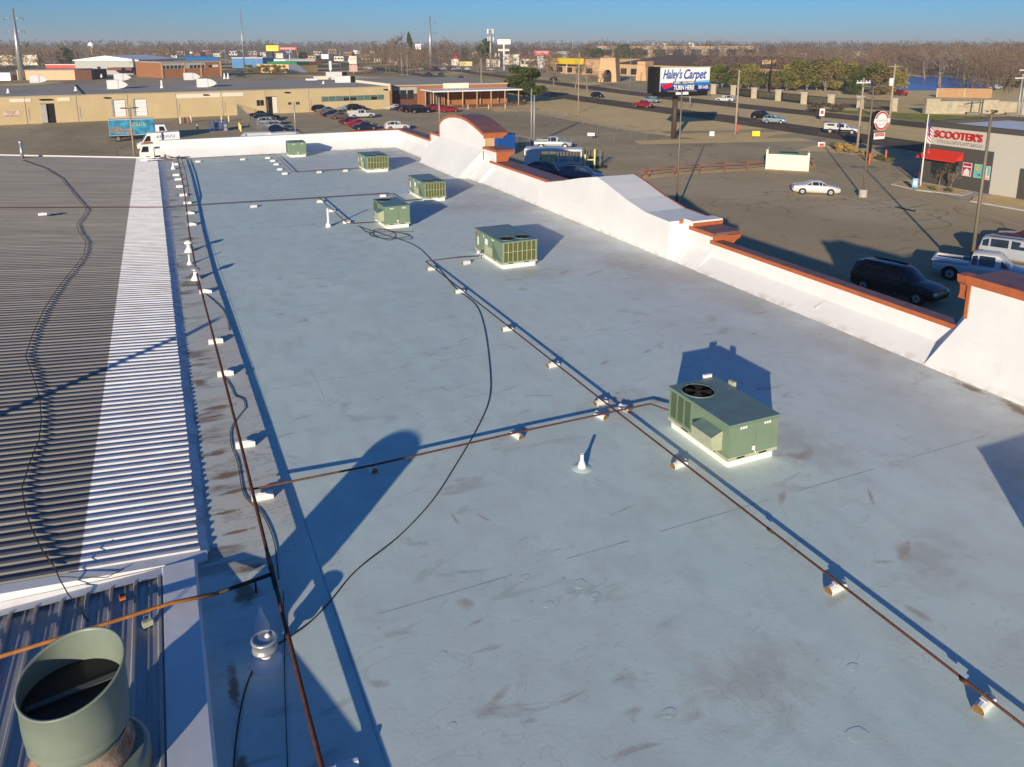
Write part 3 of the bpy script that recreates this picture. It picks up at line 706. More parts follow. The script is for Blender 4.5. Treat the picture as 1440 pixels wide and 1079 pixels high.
fs = [(r * 5 + i, r * 5 + i + 1, (r + 1) * 5 + i + 1, (r + 1) * 5 + i) for r in range(4) for i in range(4)]
part(MB().add(vs, fs), 'coping', M_WALL, bld)
part(MB().add([(-9, 14.8, rz_(14.8) + .03), (XE, 14.8, rz_(14.8) + .05), (XE, 15.13, 5.62), (-9, 15.13, 5.60 + .3)], [(0, 1, 2, 3)]), 'coping', M_WALL, bld)
part(MB().b2((.0, -8, 5.5), (.22, 14.9, 5.515)), 'membrane_seam', M_MEM, bld)

# ================================================================== ROOFTOP UNITS
def slats(mb, x0, x1, y, z0, z1, n, axis='x', mi=0):
    pass
def louvre(mb, a0, a1, fix, z0, z1, face, pitch=.05, mi=0):
    """fine horizontal fins on a face; face '-y' or '-x'"""
    z = z0
    while z < z1 - .01:
        if face == '-y': mb.add([(a0, fix, z), (a1, fix, z), (a1, fix - .012, z + pitch * .55), (a0, fix - .012, z + pitch * .55)], [(0, 1, 2, 3)], mi)
        else: mb.add([(fix, a0, z), (fix, a1, z), (fix - .012, a1, z + pitch * .55), (fix - .012, a0, z + pitch * .55)], [(0, 1, 2, 3)], mi)
        z += pitch
def fan(root, cx, cy, r, z):
    mb = MB(); mb.lathe((cx, cy, z), [(r + .02, .0), (r + .02, .02), (r, .024), (r - .01, .004)], 28, capt=False)
    f = part(mb, 'fan_ring', M_GREENT, root)
    mb = MB(); n = 28
    mb.lathe((cx, cy, z - .003), [(r - .012, .006), (r - .02, .003)], n, capt=True)
    part(mb, 'fan_well', M_FANIN, f)
    mb = MB()
    for k in range(4):
        t = k * PI / 2 + .5; 
        mb.add([(cx + .08 * math.cos(t), cy + .08 * math.sin(t), z + .006), (cx + (r - .05) * math.cos(t), cy + (r - .05) * math.sin(t), z + .006),
                (cx + (r - .05) * math.cos(t + .8), cy + (r - .05) * math.sin(t + .8), z + .012), (cx + .08 * math.cos(t + .8), cy + .08 * math.sin(t + .8), z + .012)], [(0, 1, 2, 3)])
    mb.lathe((cx, cy, z + .004), [(.09, 0), (.09, .015)], 12)
    part(mb, 'fan_blades', M_FANIN, f)
    mb = MB()
    for q in (.35, .6, .85):
        pts = [(cx + r * q * math.cos(2 * PI * k / 24), cy + r * q * math.sin(2 * PI * k / 24), z + .022) for k in range(25)]
        mb.tube(pts, .0025, 3, caps=False)
    for k in range(4):
        t = k * PI / 4; mb.tube([(cx - r * math.cos(t), cy - r * math.sin(t), z + .024), (cx + r * math.cos(t), cy + r * math.sin(t), z + .024)], .003, 3)
    part(mb, 'fan_guard', M_DARK, f)
def unit_common(t, W, L, h, zc=.2):
    part(MB().b2((.06, .07, 0), (W - .06, L - .07, zc)), 'curb', M_CURB, t)
    mb = MB(); mb.b2((-.01, -.01, zc), (W + .01, L + .01, zc + .09))
    rl = part(mb, 'base_rail', M_HOOD, t)
    for q in (.25, .7):
        part(MB().b2((W * q - .12, -.014, zc + .025), (W * q + .12, -.0105, zc + .065)), 'lifting_slot', M_DARK, rl)
        part(MB().b2((-.014, L * q - .14, zc + .025), (-.0105, L * q + .14, zc + .065)), 'lifting_slot', M_DARK, rl)
def unit_a(t, W, L, h, hood=True):
    """package unit: fan at the far left, filter doors on the near end, hood on the left side"""
    zc = .2; z0 = zc + .094; unit_common(t, W, L, h)
    part(MB().b2((0, 0, z0), (W, L, h - .03)), 'casing', M_GREENU, t)
    part(MB().b2((-.025, -.025, h - .028), (W + .025, L + .025, h)), 'top_panel', M_GREENT, t)
    # near end: two doors with labels
    for k, (a, b) in enumerate(((.03, W * .53), (W * .53 + .02, W - .03))):
        d = part(MB().b2((a, -.012, z0 + .03), (b, -.001, h - .07)), 'door_panel', M_GREENU, t)
        mb = MB(); cx_ = (a + b) / 2
        for q in range(3): mb.b2((cx_ - .1 + q * .075, -.016, h - .17), (cx_ - .05 + q * .075, -.0125, h - .11))
        part(mb, 'label_plate', M_WHITE, d)
    part(MB().b2((W * .50 - .04, -.03, z0 + .08), (W * .50 + .04, -.013, z0 + .18)), 'outlet_box', M_WHITE, t)
    part(MB().tube([(W * .5 + .01, -.03, z0 + .1), (W * .5 + .03, -.07, z0 + .02), (W * .5 + .1, -.06, zc + .02)], .012, 6), 'conduit', M_WHITE, t)
    # left side coil panels at the far end
    y = L - .1
    for k in range(3):
        y1 = y - .24
        c = part(MB().b2((-.008, y1, z0 + .06), (-.001, y, h - .1)), 'coil_panel', M_GREEND, t)
        mb = MB(); louvre(mb, y1 + .01, y - .01, -.009, z0 + .08, h - .12, '-x'); part(mb, 'fins', M_COIL, c)
        y = y1 - .06
    part(MB().b2((-.010, L * .42, z0 + .25), (-.001, L * .56, h - .1)), 'access_panel', M_GREENU, t)
    if hood:
        y0, y1 = L * .1, L * .42; zt = h - .26; zb = z0 + .1
        mb = MB(); mb.add([(-.002, y0, zt), (-.002, y1, zt), (-.34, y1, zt - .12), (-.34, y0, zt - .12), (-.30, y0, zb + .04), (-.30, y1, zb + .04), (-.002, y0, zb), (-.002, y1, zb)],
                          [(2, 3, 4, 5), (0, 3, 4, 6), (1, 2, 5, 7), (4, 5, 7, 6)])
        hd = part(mb, 'intake_hood', M_HOOD, t)
        part(MB().add([(-.002, y0, zt), (-.002, y1, zt), (-.345, y1 + .01, zt - .115), (-.345, y0 - .01, zt - .115)], [(0, 1, 2, 3)]), 'hood_top', M_GREENT, hd)
    fan(t, W * .33, L - .56, .42, h)
def unit_b(t, W, L, h):
    """condensing side facing the camera: coil grille, two fans on top"""
    zc = .2; z0 = zc + .094; unit_common(t, W, L, h)
    part(MB().b2((0, 0.01, z0), (W, L, h - .03)), 'casing', M_GREENU, t)
    part(MB().b2((-.025, -.025, h - .028), (W + .025, L + .025, h)), 'top_panel', M_GREENT, t)
    nc = 7; a0, a1 = .09, W - .07; cw = (a1 - a0) / nc
    for k in range(nc):
        x0 = a0 + k * cw + .02; x1 = a0 + (k + 1) * cw - .02
        c = part(MB().b2((x0, -.004, z0 + .03), (x1, .008, h - .08)), 'coil_panel', M_COIL, t)
        mb = MB(); louvre(mb, x0 + .005, x1 - .005, -.005, z0 + .04, h - .1, '-y', .045); part(mb, 'fins', M_COIL, c)
    mb = MB()
    for k in range(nc + 1): mb.b2((a0 + k * cw - .015, -.018, z0 + .02), (a0 + k * cw + .015, .008, h - .06))
    mb.b2((a0, -.022, (z0 + h) / 2 - .012), (a1, -.0185, (z0 + h) / 2 + .012))
    part(mb, 'coil_guard', M_COILBAR, t)
    part(MB().b2((0, -.016, z0), (.07, .008, h - .03)), 'corner_post', M_GREENU, t)
    # left side panels
    part(MB().b2((-.012, L * .70, z0 + .03), (-.001, L - .03, h - .06)), 'access_panel', M_GREENU, t)
    part(MB().b2((-.012, L * .42, z0 + .40), (-.001, L * .69, h - .06)), 'access_panel', M_GREENU, t)
    part(MB().b2((-.016, L * .34, z0 + .02), (-.001, L * .62, z0 + .42)), 'control_panel', M_HOOD, t)
    mb = MB(); mb.add([(-.004, .12, z0 + .03), (-.004, L * .33, z0 + .03), (-.004, L * .33, h - .22), (-.03, .14, z0 + .05)], [(0, 1, 2), (0, 2, 3)])
    part(mb, 'side_fold', M_GREEND, t)
    mb = MB()
    mb.b2((-.016, L * .50, h - .52), (-.0125, L * .60, h - .24)); mb.b2((-.016, L * .84, h - .75), (-.0125, L * .89, h - .35)); mb.b2((-.004, L * .28, h - .16), (-.0015, L * .36, h - .10)); mb.b2((-.016, L * .64, h - .24), (-.0125, L * .66, h - .12))
    part(mb, 'label_plate', M_WHITE, t, kind='stuff')
    part(MB().b2((-.017, L * .90, h - .3), (-.0125, L * .95, h - .18)), 'red_sticker', M_RED, t)
    fan(t, W * .27, .55, .36, h); fan(t, W * .73, .62, .36, h)
    mb = MB().tube([(-.05, L * .62, z0 + .12), (-.16, L * .62, z0 + .12), (-.18, L * .62, .05)], .018, 6)
    part(mb, 'gas_connection', M_RUST, t)
U = {}
def unit(kind, x, y, W, L, h, label, **k):
    t = thing('rooftop_unit', label, 'air conditioner', (x, y, RZ), 0, 'green rooftop air conditioning units'); kind(t, W, L, h, **k); return t
u1 = unit(unit_a, 11.86, 13.75, 1.5, 2.45, 1.16, 'nearest green rooftop unit with one open fan and a beige intake hood')
mb = MB(); mb.box((.62, 2.62, .95), (.08, .2, .5)); mb.box((1.56, 1.9, 1.12), (.12, .09, .2))
part(MB().b2((1.525, 1.75, 1.0), (1.62, 1.95, 1.26)), 'relief_box', M_HOOD, u1); part(MB().b2((1.15, 2.48, .98), (1.40, 2.56, 1.24)), 'relief_box', M_WHITE, u1)
unit(unit_b, 13.86, 32.0, 1.78, 3.3, 1.27, 'large green rooftop unit with two fans, third from the camera on the right')if False else unit(unit_b, 13.86, 32.0, 1.78, 3.3, 1.27, 'large green rooftop unit with two black fans and a red and white sticker')
unit(unit_a, 11.2, 42.05, 1.42, 2.5, 1.27, 'green rooftop unit with a coil of loose wires lying at its foot')
unit(unit_b, 15.58, 48.6, 1.5, 3.4, 1.27, 'green rooftop unit with two fans just behind the one with loose wires')
unit(unit_b, 15.2, 62.1, 1.8, 3.0, 1.27, 'green rooftop unit with a coil grille opposite the round headed parapet')
unit(unit_a, 10.98, 73.5, 1.5, 1.9, 1.33, 'farthest green rooftop unit, two plain doors, close to the end wall', hood=False)

# ================================================================== PIPES ON THE ROOF
def pipe(name, label, pts, r, m=M_RUST, z=None, n=8):
    P = [Vector(p) for p in pts]; mb = MB().tube(P, r, n)
    t = mb.build(name, m); tag(t, label, 'pipe'); 
    # couplings along the run
    L = (P[-1] - P[0]).length
    return t
HP = .17
def coupling(parent, x, y, z, rr, ax='y'):
    d = .07; a = (x, y - d, z) if ax == 'y' else (x - d, y, z); b = (x, y + d, z) if ax == 'y' else (x + d, y, z)
    part(MB().tube([a, b], rr, 8), 'coupling', M_RUST, parent)
zb = RZ + HP + .1
main = pipe('gas_pipe', 'thick black and rusty pipe running the full length of the roof beside the metal roof',
            [(1.66, 76.3, zb), (1.62, 66, zb), (1.46, 55, zb), (1.22, 45, zb), (1.13, 36, zb), (1.2, 28, zb), (1.26, 20, zb), (1.27, 14.0, zb), (1.30, 10, zb), (1.36, 4, zb)], .037)
for y in (14.05, 23.7, 32.5, 41, 50.5): coupling(main, {14.05: 1.27, 23.7: 1.24, 32.5: 1.17, 41: 1.18, 50.5: 1.35}[y], y, zb, .05)
pipe('gas_pipe', 'second thin pipe beside the thick pipe, only on the far part of the roof', [(2.0, 76.0, zb - .02), (1.97, 66, zb - .02), (1.75, 56, zb - .02), (1.5, 53.2, zb - .02)], .026)
zc_ = RZ + HP
cen = pipe('gas_pipe', 'rusty pipe on white blocks running past the near unit to the lower right', [(10.95, 34.1, zc_), (10.88, 17.6, zc_), (10.92, 9, zc_), (10.95, 2, zc_)], .024)
for y in (6.8, 11.2, 17.6, 24.5): coupling(cen, 10.9, y, zc_, .035)
pipe('gas_pipe', 'rusty cross pipe from the thick pipe to the nearest unit', [(1.2, 17.1, zb - .02), (4.04, 17.12, zc_ + .02), (8.0, 17.25, zc_), (12.0, 17.25, zc_), (12.3, 16.3, zc_ + .05)], .026)
pipe('gas_pipe', 'short pipe from the centre pipe to the large unit with two fans', [(10.93, 34.1, zc_ + .03), (12.4, 34.15, zc_ + .03), (13.55, 34.05, zc_), (13.7, 34.0, zc_ + .3)], .026)
pipe('gas_pipe', 'long cross pipe over both the metal roof and the white roof', [(-26, 52.5, cz(-26) + .16), (.2, 52.7, cz(.2) + .16), (1.5, 52.7, zb - .05), (9.0, 52.2, zc_), (14.1, 51.9, zc_), (14.1, 48.8, zc_), (15.5, 48.9, zc_)], .027)
pipe('gas_pipe', 'branch pipe leading to the unit with loose wires', [(9.5, 52.2, zc_ - .01), (9.45, 43.6, zc_), (11.1, 43.5, zc_ - .02)], .025)
pipe('gas_pipe', 'pipe along the foot of the far end wall', [(.6, 75.4, zc_), (8.2, 75.2, zc_), (9.9, 75.0, zc_), (9.7, 63.9, zc_), (15.1, 63.7, zc_)], .026)
# rusty orange pipe over the ribbed roof
o = pipe('gas_pipe', 'orange rusty pipe crossing the ribbed metal roof to the thick pipe', [(-9, 12.6, rz_(13) + .30), (-.5, 13.55, rz_(13.5) + .22), (.3, 13.7, zb + .0)], .035, M_RUST2)
part(MB().tube([(.28, 13.7, zb), (1.24, 13.85, zb)], .037, 8), 'black_end', M_BLACKP, o)
part(MB().tube([(1.27, 13.4, zb), (1.27, 14.5, zb)], .046, 8), 'coupling', M_BLACKP, main)
part(MB().tube([(.95, 13.8, zb + .02), (.95, 13.8, RZ)], .02, 6), 'drip_leg', M_BLACKP, o)

# supports
def support_mesh(L):
    """split log painted white, sawn ends brown, long axis X"""
    n = 7; prof = [(-.075, 0), (.075, 0), (.085, .05), (.06, .1), (.02, .125), (-.02, .125), (-.06, .1), (-.085, .05)]
    mb = MB(); k = len(prof)
    mb.add([(-L / 2, y, z) for y, z in prof] + [(L / 2, y, z) for y, z in prof], [(i, (i + 1) % k, (i + 1) % k + k, i + k) for i in range(k)])
    me = [MB().add([(q * (L / 2 + .001), y * .97, z * .97 + .002) for y, z in prof], [tuple(range(k))]) for q in (-1, 1)]
    return mb, me
sup0 = None
def support(x, y, rz, label, L=.38, s=1.0, z=RZ):
    global sup0
    if sup0 is None:
        sup0 = thing('pipe_support', label, 'support block', (x, y, z + .002), rz, 'white blocks carrying the roof pipes')
        a, b = support_mesh(.38); part(a, 'block', M_BLOCK, sup0); [part(q, 'sawn_end', M_WOOD, sup0) for q in b]
        part(MB().b2((-.05, -.05, .127), (.05, .05, .137)), 'shim', M_WHITE, sup0)
        sup0.scale = (s, s, s); return sup0
    return copy_tree(sup0, (x, y, z + .002), rz, label, 'white blocks carrying the roof pipes', s)
LB = 'white block under the thick pipe, '
ordn = ['nearest the end wall', 'second from the end wall', 'third from the end wall', 'fourth from the end wall', 'fifth from the end wall', 'beside the long cross pipe', 'just on the near side of the long cross pipe', 'near the two chimney caps', 'left of a brown stain', 'above a long brown stain', 'half way along the roof strip', 'right under the cross pipe junction', 'at the black pipe joint', 'at the bottom edge of the picture']
for (u, v), d in zip([(247, 231), (248, 246), (250.5, 252), (253, 262), (258, 274), (264, 285), (268, 299), (270, 315), (290, 409), (304, 479), (318, 524), (346, 623), (370, 696), (392, 822)], [d for d in ordn if d != 'half way along the roof strip'] ):
    p = G(u, v, RZ + .08); support(p.x - .02, p.y, random.uniform(-.08, .08), LB + d, s=1.25)
p = G(478, 1079, RZ + .08); support(p.x, p.y - .05, 0, LB + 'cut by the lower edge of the picture', s=1.3)
CB = 'white half log under the centre pipe, '
for (u, v), d in zip([(601, 378), (646, 409), (710, 462), (771, 513), (836, 566), (952, 652), (1173, 825), (1374, 993)],
                     ['at its far end', 'second from its far end', 'left of the faint brown stains', 'above the pipe crossing', 'just above the pipe crossing', 'beside the nearest unit', 'alone on the open roof', 'near the lower right corner']):
    p = G(u, v, RZ + .08); support(10.9, p.y, .12 + random.uniform(-.1, .1), CB + d, s=1.1)
for (u, v), d in zip([(522, 657), (727, 610), (845, 583), (879, 573)], ['inside the tall stack shadow', 'half way to the crossing', 'left of the crossing', 'right of the crossing']):
    p = G(u, v, RZ + .08); support(p.x, p.y, PI / 2 + .2, 'white half log under the cross pipe, ' + d, s=1.0)
for (u, v), rz, d in [((655, 369), .3, 'support block under the short pipe of the two fan unit'), ((356, 290), .2, 'support block under the long cross pipe on the white roof'), ((60, 301), 0, 'support block under the long cross pipe on the metal roof'),
                      ((450, 283), 0, 'white block where the branch pipe leaves the cross pipe'), ((466, 296), 0, 'white block half way along the branch pipe'), ((487, 312), 0, 'white block at the elbow of the branch pipe'),
                      ((538, 275), 0, 'white block behind the unit with loose wires'), ((278, 227), 0, 'block under the end wall pipe near the corner'), ((341, 224), 0, 'block under the end wall pipe in its middle'), ((376, 222), 0, 'block under the end wall pipe near the farthest unit'),
                      ((383, 226), 0, 'first white block on the pipe turning towards the camera'), ((388, 231), 0, 'second white block on the pipe turning towards the camera'), ((393, 238), 0, 'third white block on the pipe turning towards the camera'),
                      ((400, 244), 0, 'white block at the pipe corner near the farthest unit'), ((448, 242), .2, 'left block under the pipe to the coil grille unit'), ((485, 240), .2, 'right block under the pipe to the coil grille unit')]:
    z = RZ if u > 200 else cz(-7) + .05
    p = G(u, v, z + .08); support(p.x, p.y, rz, d, s=1.15, z=z)

# vents
def lathe_thing(name, label, cat, x, y, prof, m, z=RZ, n=18, group=None):
    t = thing(name, label, cat, (x, y, z), 0, group); part(MB().lathe((0, 0, 0), prof, n), 'pipe', m, t); return t
GV = 'small white plumbing vents'
t = lathe_thing('vent_pipe', 'white plumbing vent pipe standing alone left of the nearest unit', 'vent pipe', 8.70, 15.25, [(.10, 0), (.105, .05), (.085, .12), (.05, .2), (.042, .24), (.042, .37), (.035, .37), (.033, .3)], M_WHITE, group=GV)
part(MB().lathe((0, 0, 0), [(.26, 0), (.22, .012), (.1, .03)], 20, capt=False), 'flashing', M_MEM, t)
t = lathe_thing('vent_pipe', 'white vent pipe with a cone foot near the far chimney caps', 'vent pipe', *G(267, 372, RZ).xy, [(.13, 0), (.11, .08), (.05, .2), (.045, .26), (.045, .5), (.04, .5)], M_WHITE, group=GV)
t = lathe_thing('vent_pipe', 'tall thin white vent pipe beside the branch pipe block', 'vent pipe', *G(462, 319, RZ).xy, [(.16, 0), (.15, .12), (.08, .25), (.06, .3), (.06, 1.05), (.05, 1.05)], M_WHITE, group=GV)
t = lathe_thing('vent_pipe', 'white vent pipe in the far left corner beside the pipes', 'vent pipe', *G(244, 238, RZ).xy, [(.2, 0), (.16, .15), (.08, .3), (.08, .55)], M_WHITE, group=GV)
for (u, v), d in (((266, 354), 'farther white chimney cap on a cone, tilted lid, beside the thick pipe'), ((276, 393), 'nearer white chimney cap on a cone, dark lid, beside the thick pipe')):
    p = G(u, v, RZ)
    t = lathe_thing('flue_vent', d, 'flue vent', p.x, p.y, [(.24, 0), (.2, .06), (.11, .2), (.09, .26), (.09, .36)], M_WHITE, group='white cone footed flue vents')
    part(MB().lathe((0, 0, .38), [(.06, 0), (.2, .03), (.21, .10), (.04, .2)], 16), 'cap', M_WHITE if 'farther' in d else M_GALV, t)
# near flue with drum cap and the bottle shaped vent behind it
p = G(373, 922, RZ + .0)
q = G(372, 906, RZ + .36)
t = thing('flue_vent', 'flue with a galvanised drum cap standing in the deep blue shade', 'flue vent', (q.x, q.y, RZ), 0, None)
part(MB().lathe((0, 0, 0), [(.3, 0), (.28, .02), (.12, .09), (.09, .12), (.09, .28)], 20), 'cone', M_WHITE, t)
part(MB().lathe((0, 0, .25), [(.15, 0), (.205, .015), (.205, .05), (.195, .055), (.195, .19), (.215, .195), (.215, .215), (.20, .235), (.17, .235), (.165, .21)], 26, capb=True), 'drum_cap', M_GALV, t)
part(MB().lathe((0.06, .05, .25), [(.05, .21), (.035, .24), (.0, .26)], 10), 'finial', M_WHITE, t)
p = G(369, 889, RZ)
t = lathe_thing('vent_pipe', 'white bottle shaped vent pipe behind the drum capped flue', 'vent pipe', p.x, p.y + .06, [(.14, 0), (.13, .08), (.075, .25), (.04, .34), (.035, .46), (.028, .46)], M_WHITE, group=GV)

# wires lying on the roof
cable('roof_wire', 'long black wire snaking from the loose wires to the drum capped flue', [(503, 318), (540, 330), (583, 345), (612, 372), (640, 405), (668, 428), (681, 460), (689, 520), (688, 560), (672, 600), (640, 655), (607, 705), (560, 755), (500, 803), (462, 848), (430, 880), (392, 905)], r=.013)
cable('roof_wire', 'black wire curling from the drum capped flue to the bottom edge', [(366, 925), (350, 955), (340, 990), (332, 1040), (329, 1079), (329, 1100)], r=.014)
cable('roof_wire', 'thin straight black wire beside the thick pipe in the shade', [(398, 830), (400, 880), (400, 940), (402, 1010), (405, 1090)], r=.008)
cable('roof_wire', 'black wire looping beside the thick pipe near the pipe junction', [(344, 575), (326, 600), (325, 625), (334, 650), (341, 690), (350, 705), (368, 722), (385, 760), (392, 815)], r=.011)
cable('roof_wire', 'black wire looping between the upper support blocks', [(276, 396), (280, 408), (292, 416), (312, 434), (320, 450), (322, 465)], r=.011)
cable('roof_wire', 'black wire looping through the middle support blocks', [(312, 525), (325, 545), (330, 556), (342, 562), (345, 575)], r=.011)
cable('roof_wire', 'tangle of thin wires coiled at the foot of the small unit', [(505, 318), (520, 328), (540, 322), (556, 330), (548, 338), (525, 330), (530, 322), (550, 325), (575, 331), (578, 336), (560, 336), (530, 334), (520, 328), (542, 326), (582, 326)], r=.012)
cable('roof_wire', 'loop of thin wire spread out below the small unit', [(520, 326), (522, 331), (545, 331), (555, 327), (572, 329), (575, 332), (555, 334), (535, 328)], r=.009)
# cable over the ridges of the corrugated roof
pts = []
for (u, v) in [(30, 225), (62, 236), (85, 250), (105, 275), (122, 295), (118, 302), (108, 315), (110, 325), (121, 340), (118, 358), (108, 372), (85, 400), (62, 435), (46, 470), (36, 500), (45, 525), (56, 560), (58, 590), (55, 618), (42, 650), (31, 685), (36, 720), (45, 745), (60, 775), (78, 800)]:
    zz = 6.0; 
    for _ in range(4): q = G(u, v, zz); zz = cz(q.x) + .09
    pts.append(q)
tag(MB().tube(pts, .014, 5).build('roof_cable', M_CABLE), 'black cable winding down the corrugated metal roof', 'cable')
pts = [G(78, 800, 6.0), G(84, 815, 5.9), G(96, 836, 5.75), G(112, 856, 5.72), G(125, 876, 5.78)]
tag(MB().tube(pts, .011, 5).build('roof_cable', M_CABLE), 'black cable hanging over the edge onto the ribbed roof', 'cable')
tag(MB().tube([G(84, 811, 5.82), G(110, 812, 5.80), G(150, 812, 5.76), G(175, 800, 5.72)], .008, 5).build('roof_cable', M_CABLE), 'thin wire lying along the edge above the ribbed roof', 'cable')
# pipe post in the far left corner of the metal roof
p = G(32, 226, 6.2)
t = thing('roof_post', 'short galvanised post at the far edge of the metal roof', 'post', (p.x, p.y, 6.1)); part(MB().tube([(0, 0, 0), (0, 0, 1.55)], .12, 10), 'shaft', M_GALV, t); part(MB().lathe((0, 0, 1.55), [(.15, 0), (.15, .12), (.05, .2)], 10), 'cap', M_GALV, t)
# gas regulator clutter at the far corner
t = thing('pipe_manifold', 'rusty pipe manifold in the corner between the end wall and metal roof', 'pipe manifold', (.5, 75.6, RZ))
mb = MB(); mb.tube([(-1.2, 0, .25), (2.2, .2, .25)], .05, 6); mb.tube([(-.9, .1, .1), (.4, -.3, .5), (1.0, .3, .2)], .04, 6); mb.tube([(.2, .1, .1), (.2, .1, .6)], .07, 6); part(mb, 'pipework', M_RUST, t)
part(MB().tube([(-1.8, -.8, .3), (.3, -.7, .28)], .06, 6).tube([(-1.4, -1.1, .25), (-.6, .2, .3)], .05, 6), 'white_pipe', M_WHITE, t)

# battery meter lying on the ribbed roof
p = G(172, 842, 5.72)
t = thing('handheld_meter', 'small orange and black handheld meter lying on the ribbed roof', 'meter', (p.x, p.y, p.z), .15)
part(MB().box((0, 0, .03), (.10, .15, .05)), 'case', mat('orange_case', (.6, .13, .02), .5), t); part(MB().box((0, .02, .057), (.075, .08, .006)), 'screen', M_DARK, t)
p = G(207, 872, 5.85)
t = thing('pipe_hanger', 'weathered clamp block under the orange rusty pipe', 'clamp', (p.x, p.y, p.z - .12), .3)
part(MB().box((0, 0, .06), (.16, .09, .1)), 'block', M_HOOD, t); part(MB().tube([(-.05, 0, .0), (-.05, 0, .22), (.05, 0, .22), (.05, 0, .0)], .012, 5), 'strap', M_GALV, t)

# exhaust stack
t = thing('exhaust_stack', 'large sage green exhaust stack with a slanted open rim on the ribbed roof', 'exhaust stack', (-1.63, 10.35, 5.9))
R0 = .63; H0 = 1.66; N = 56
def rimz(a): return H0 + .15 * math.cos(a - math.radians(55))
mb = MB(); vs = []; fs = []
rows = [(.535, .66), (.565, .74), (.60, .82), (.62, .95), (R0, 1.10), (R0, None), (R0 + .018, 'lip0'), (R0 + .012, 'lip1'), (R0 - .015, 'lip1'), (R0 - .02, 'in')]
for r, z in rows:
    for k in range(N):
        a = 2 * PI * k / N; rz = rimz(a)
        zz = {None: rz - .03, 'lip0': rz - .01, 'lip1': rz + .008, 'in': rz - .03}.get(z, z)
        vs.append((r * math.cos(a), r * math.sin(a), zz))
for i in range(len(rows) - 1):
    for k in range(N): fs.append((i * N + k, i * N + (k + 1) % N, (i + 1) * N + (k + 1) % N, (i + 1) * N + k))
part(MB().add(vs, fs, sm=True), 'shell', M_FAN, t)
part(MB().lathe((0, 0, 0), [(R0 - .02, 1.75), (R0 - .02, .9)], N, capt=False), 'liner', M_FAN, t) if False else None
vs = []; 
for r, f in ((R0 - .021, 0), (R0 - .021, 1)):
    for k in range(N):
        a = 2 * PI * k / N; vs.append((r * math.cos(a), r * math.sin(a), (rimz(a) - .03) if f == 0 else .8))
part(MB().add(vs, [(k, (k + 1) % N, (k + 1) % N + N, k + N) for k in range(N)], sm=True), 'liner', M_FAN, t)
part(MB().lathe((0, 0, 1.33), [(R0 - .024, -.02), (R0 - .024, 0)], N), 'damper', M_DARK, t)
part(MB().box((0.03, 0, 1.37), (1.15, .09, .02), .18), 'damper_bar', mat('damper_steel', (.07, .08, .08), .6), t)
part(MB().lathe((0, 0, 0), [(.63, .36), (.64, .42), (.60, .46), (.575, .58), (.565, .62), (.545, .67)], N, capb=True), 'rusty_collar', M_FANRUST, t)
part(MB().lathe((.10, -.04, 0), [(.72, -.25), (.72, .26), (.70, .32), (.64, .35)], N, capb=True), 'base_drum', M_FAN, t)
part(MB().lathe((0.02, 0, 0), [(.545, .655), (.56, .67), (.55, .69)], N, capt=False), 'weld_seam', M_FAN, t)
bv = MB()
for k in range(24):
    a = 2 * PI * k / 24; bv.box((R0 * 1.003 * math.cos(a), R0 * 1.003 * math.sin(a), 1.02), (.018, .018, .018), a)

# mast out of the picture on the left that throws the long diagonal shadow
t = thing('antenna_mast', 'plain steel antenna mast standing on the metal roof', 'mast', (-10.6, 15.9, 6.4)); part(MB().tube([(0, 0, 0), (0, 0, 3.1)], .12, 10), 'shaft', M_STEEL, t)
# rooftop unit just outside the right edge, its shadow reaches into view
unit(unit_a, 13.5, 3.3, 1.9, 2.94, 1.6, 'green rooftop unit whose shadow falls in from the right edge', hood=True)

def scribble(parent, m, x0, x1, z, h, y, seed, dens=.5):
    """print too small to read in the photograph: a broken line of strokes"""
    rr = random.Random(seed); mb = MB(); x = x0
    while x < x1:
        w_ = rr.uniform(.35, .6) * h; k = rr.random()
        mb.b2((x, y - .003, z - h / 2), (x + w_ * .3, y + .003, z + h / 2))
        if k < dens: mb.b2((x + w_ * .3, y - .0025, z + (h * .3 if k < dens / 2 else -h * .1)), (x + w_, y + .0025, z + (h * .5 if k < dens / 2 else h * .12)))
        if k > .4: mb.b2((x + w_ * .32, y - .0025, z - h * .5), (x + w_, y + .0025, z - h * .33))
        x += w_ + h * .16
    return part(mb, 'print', m, parent, kind='stuff')

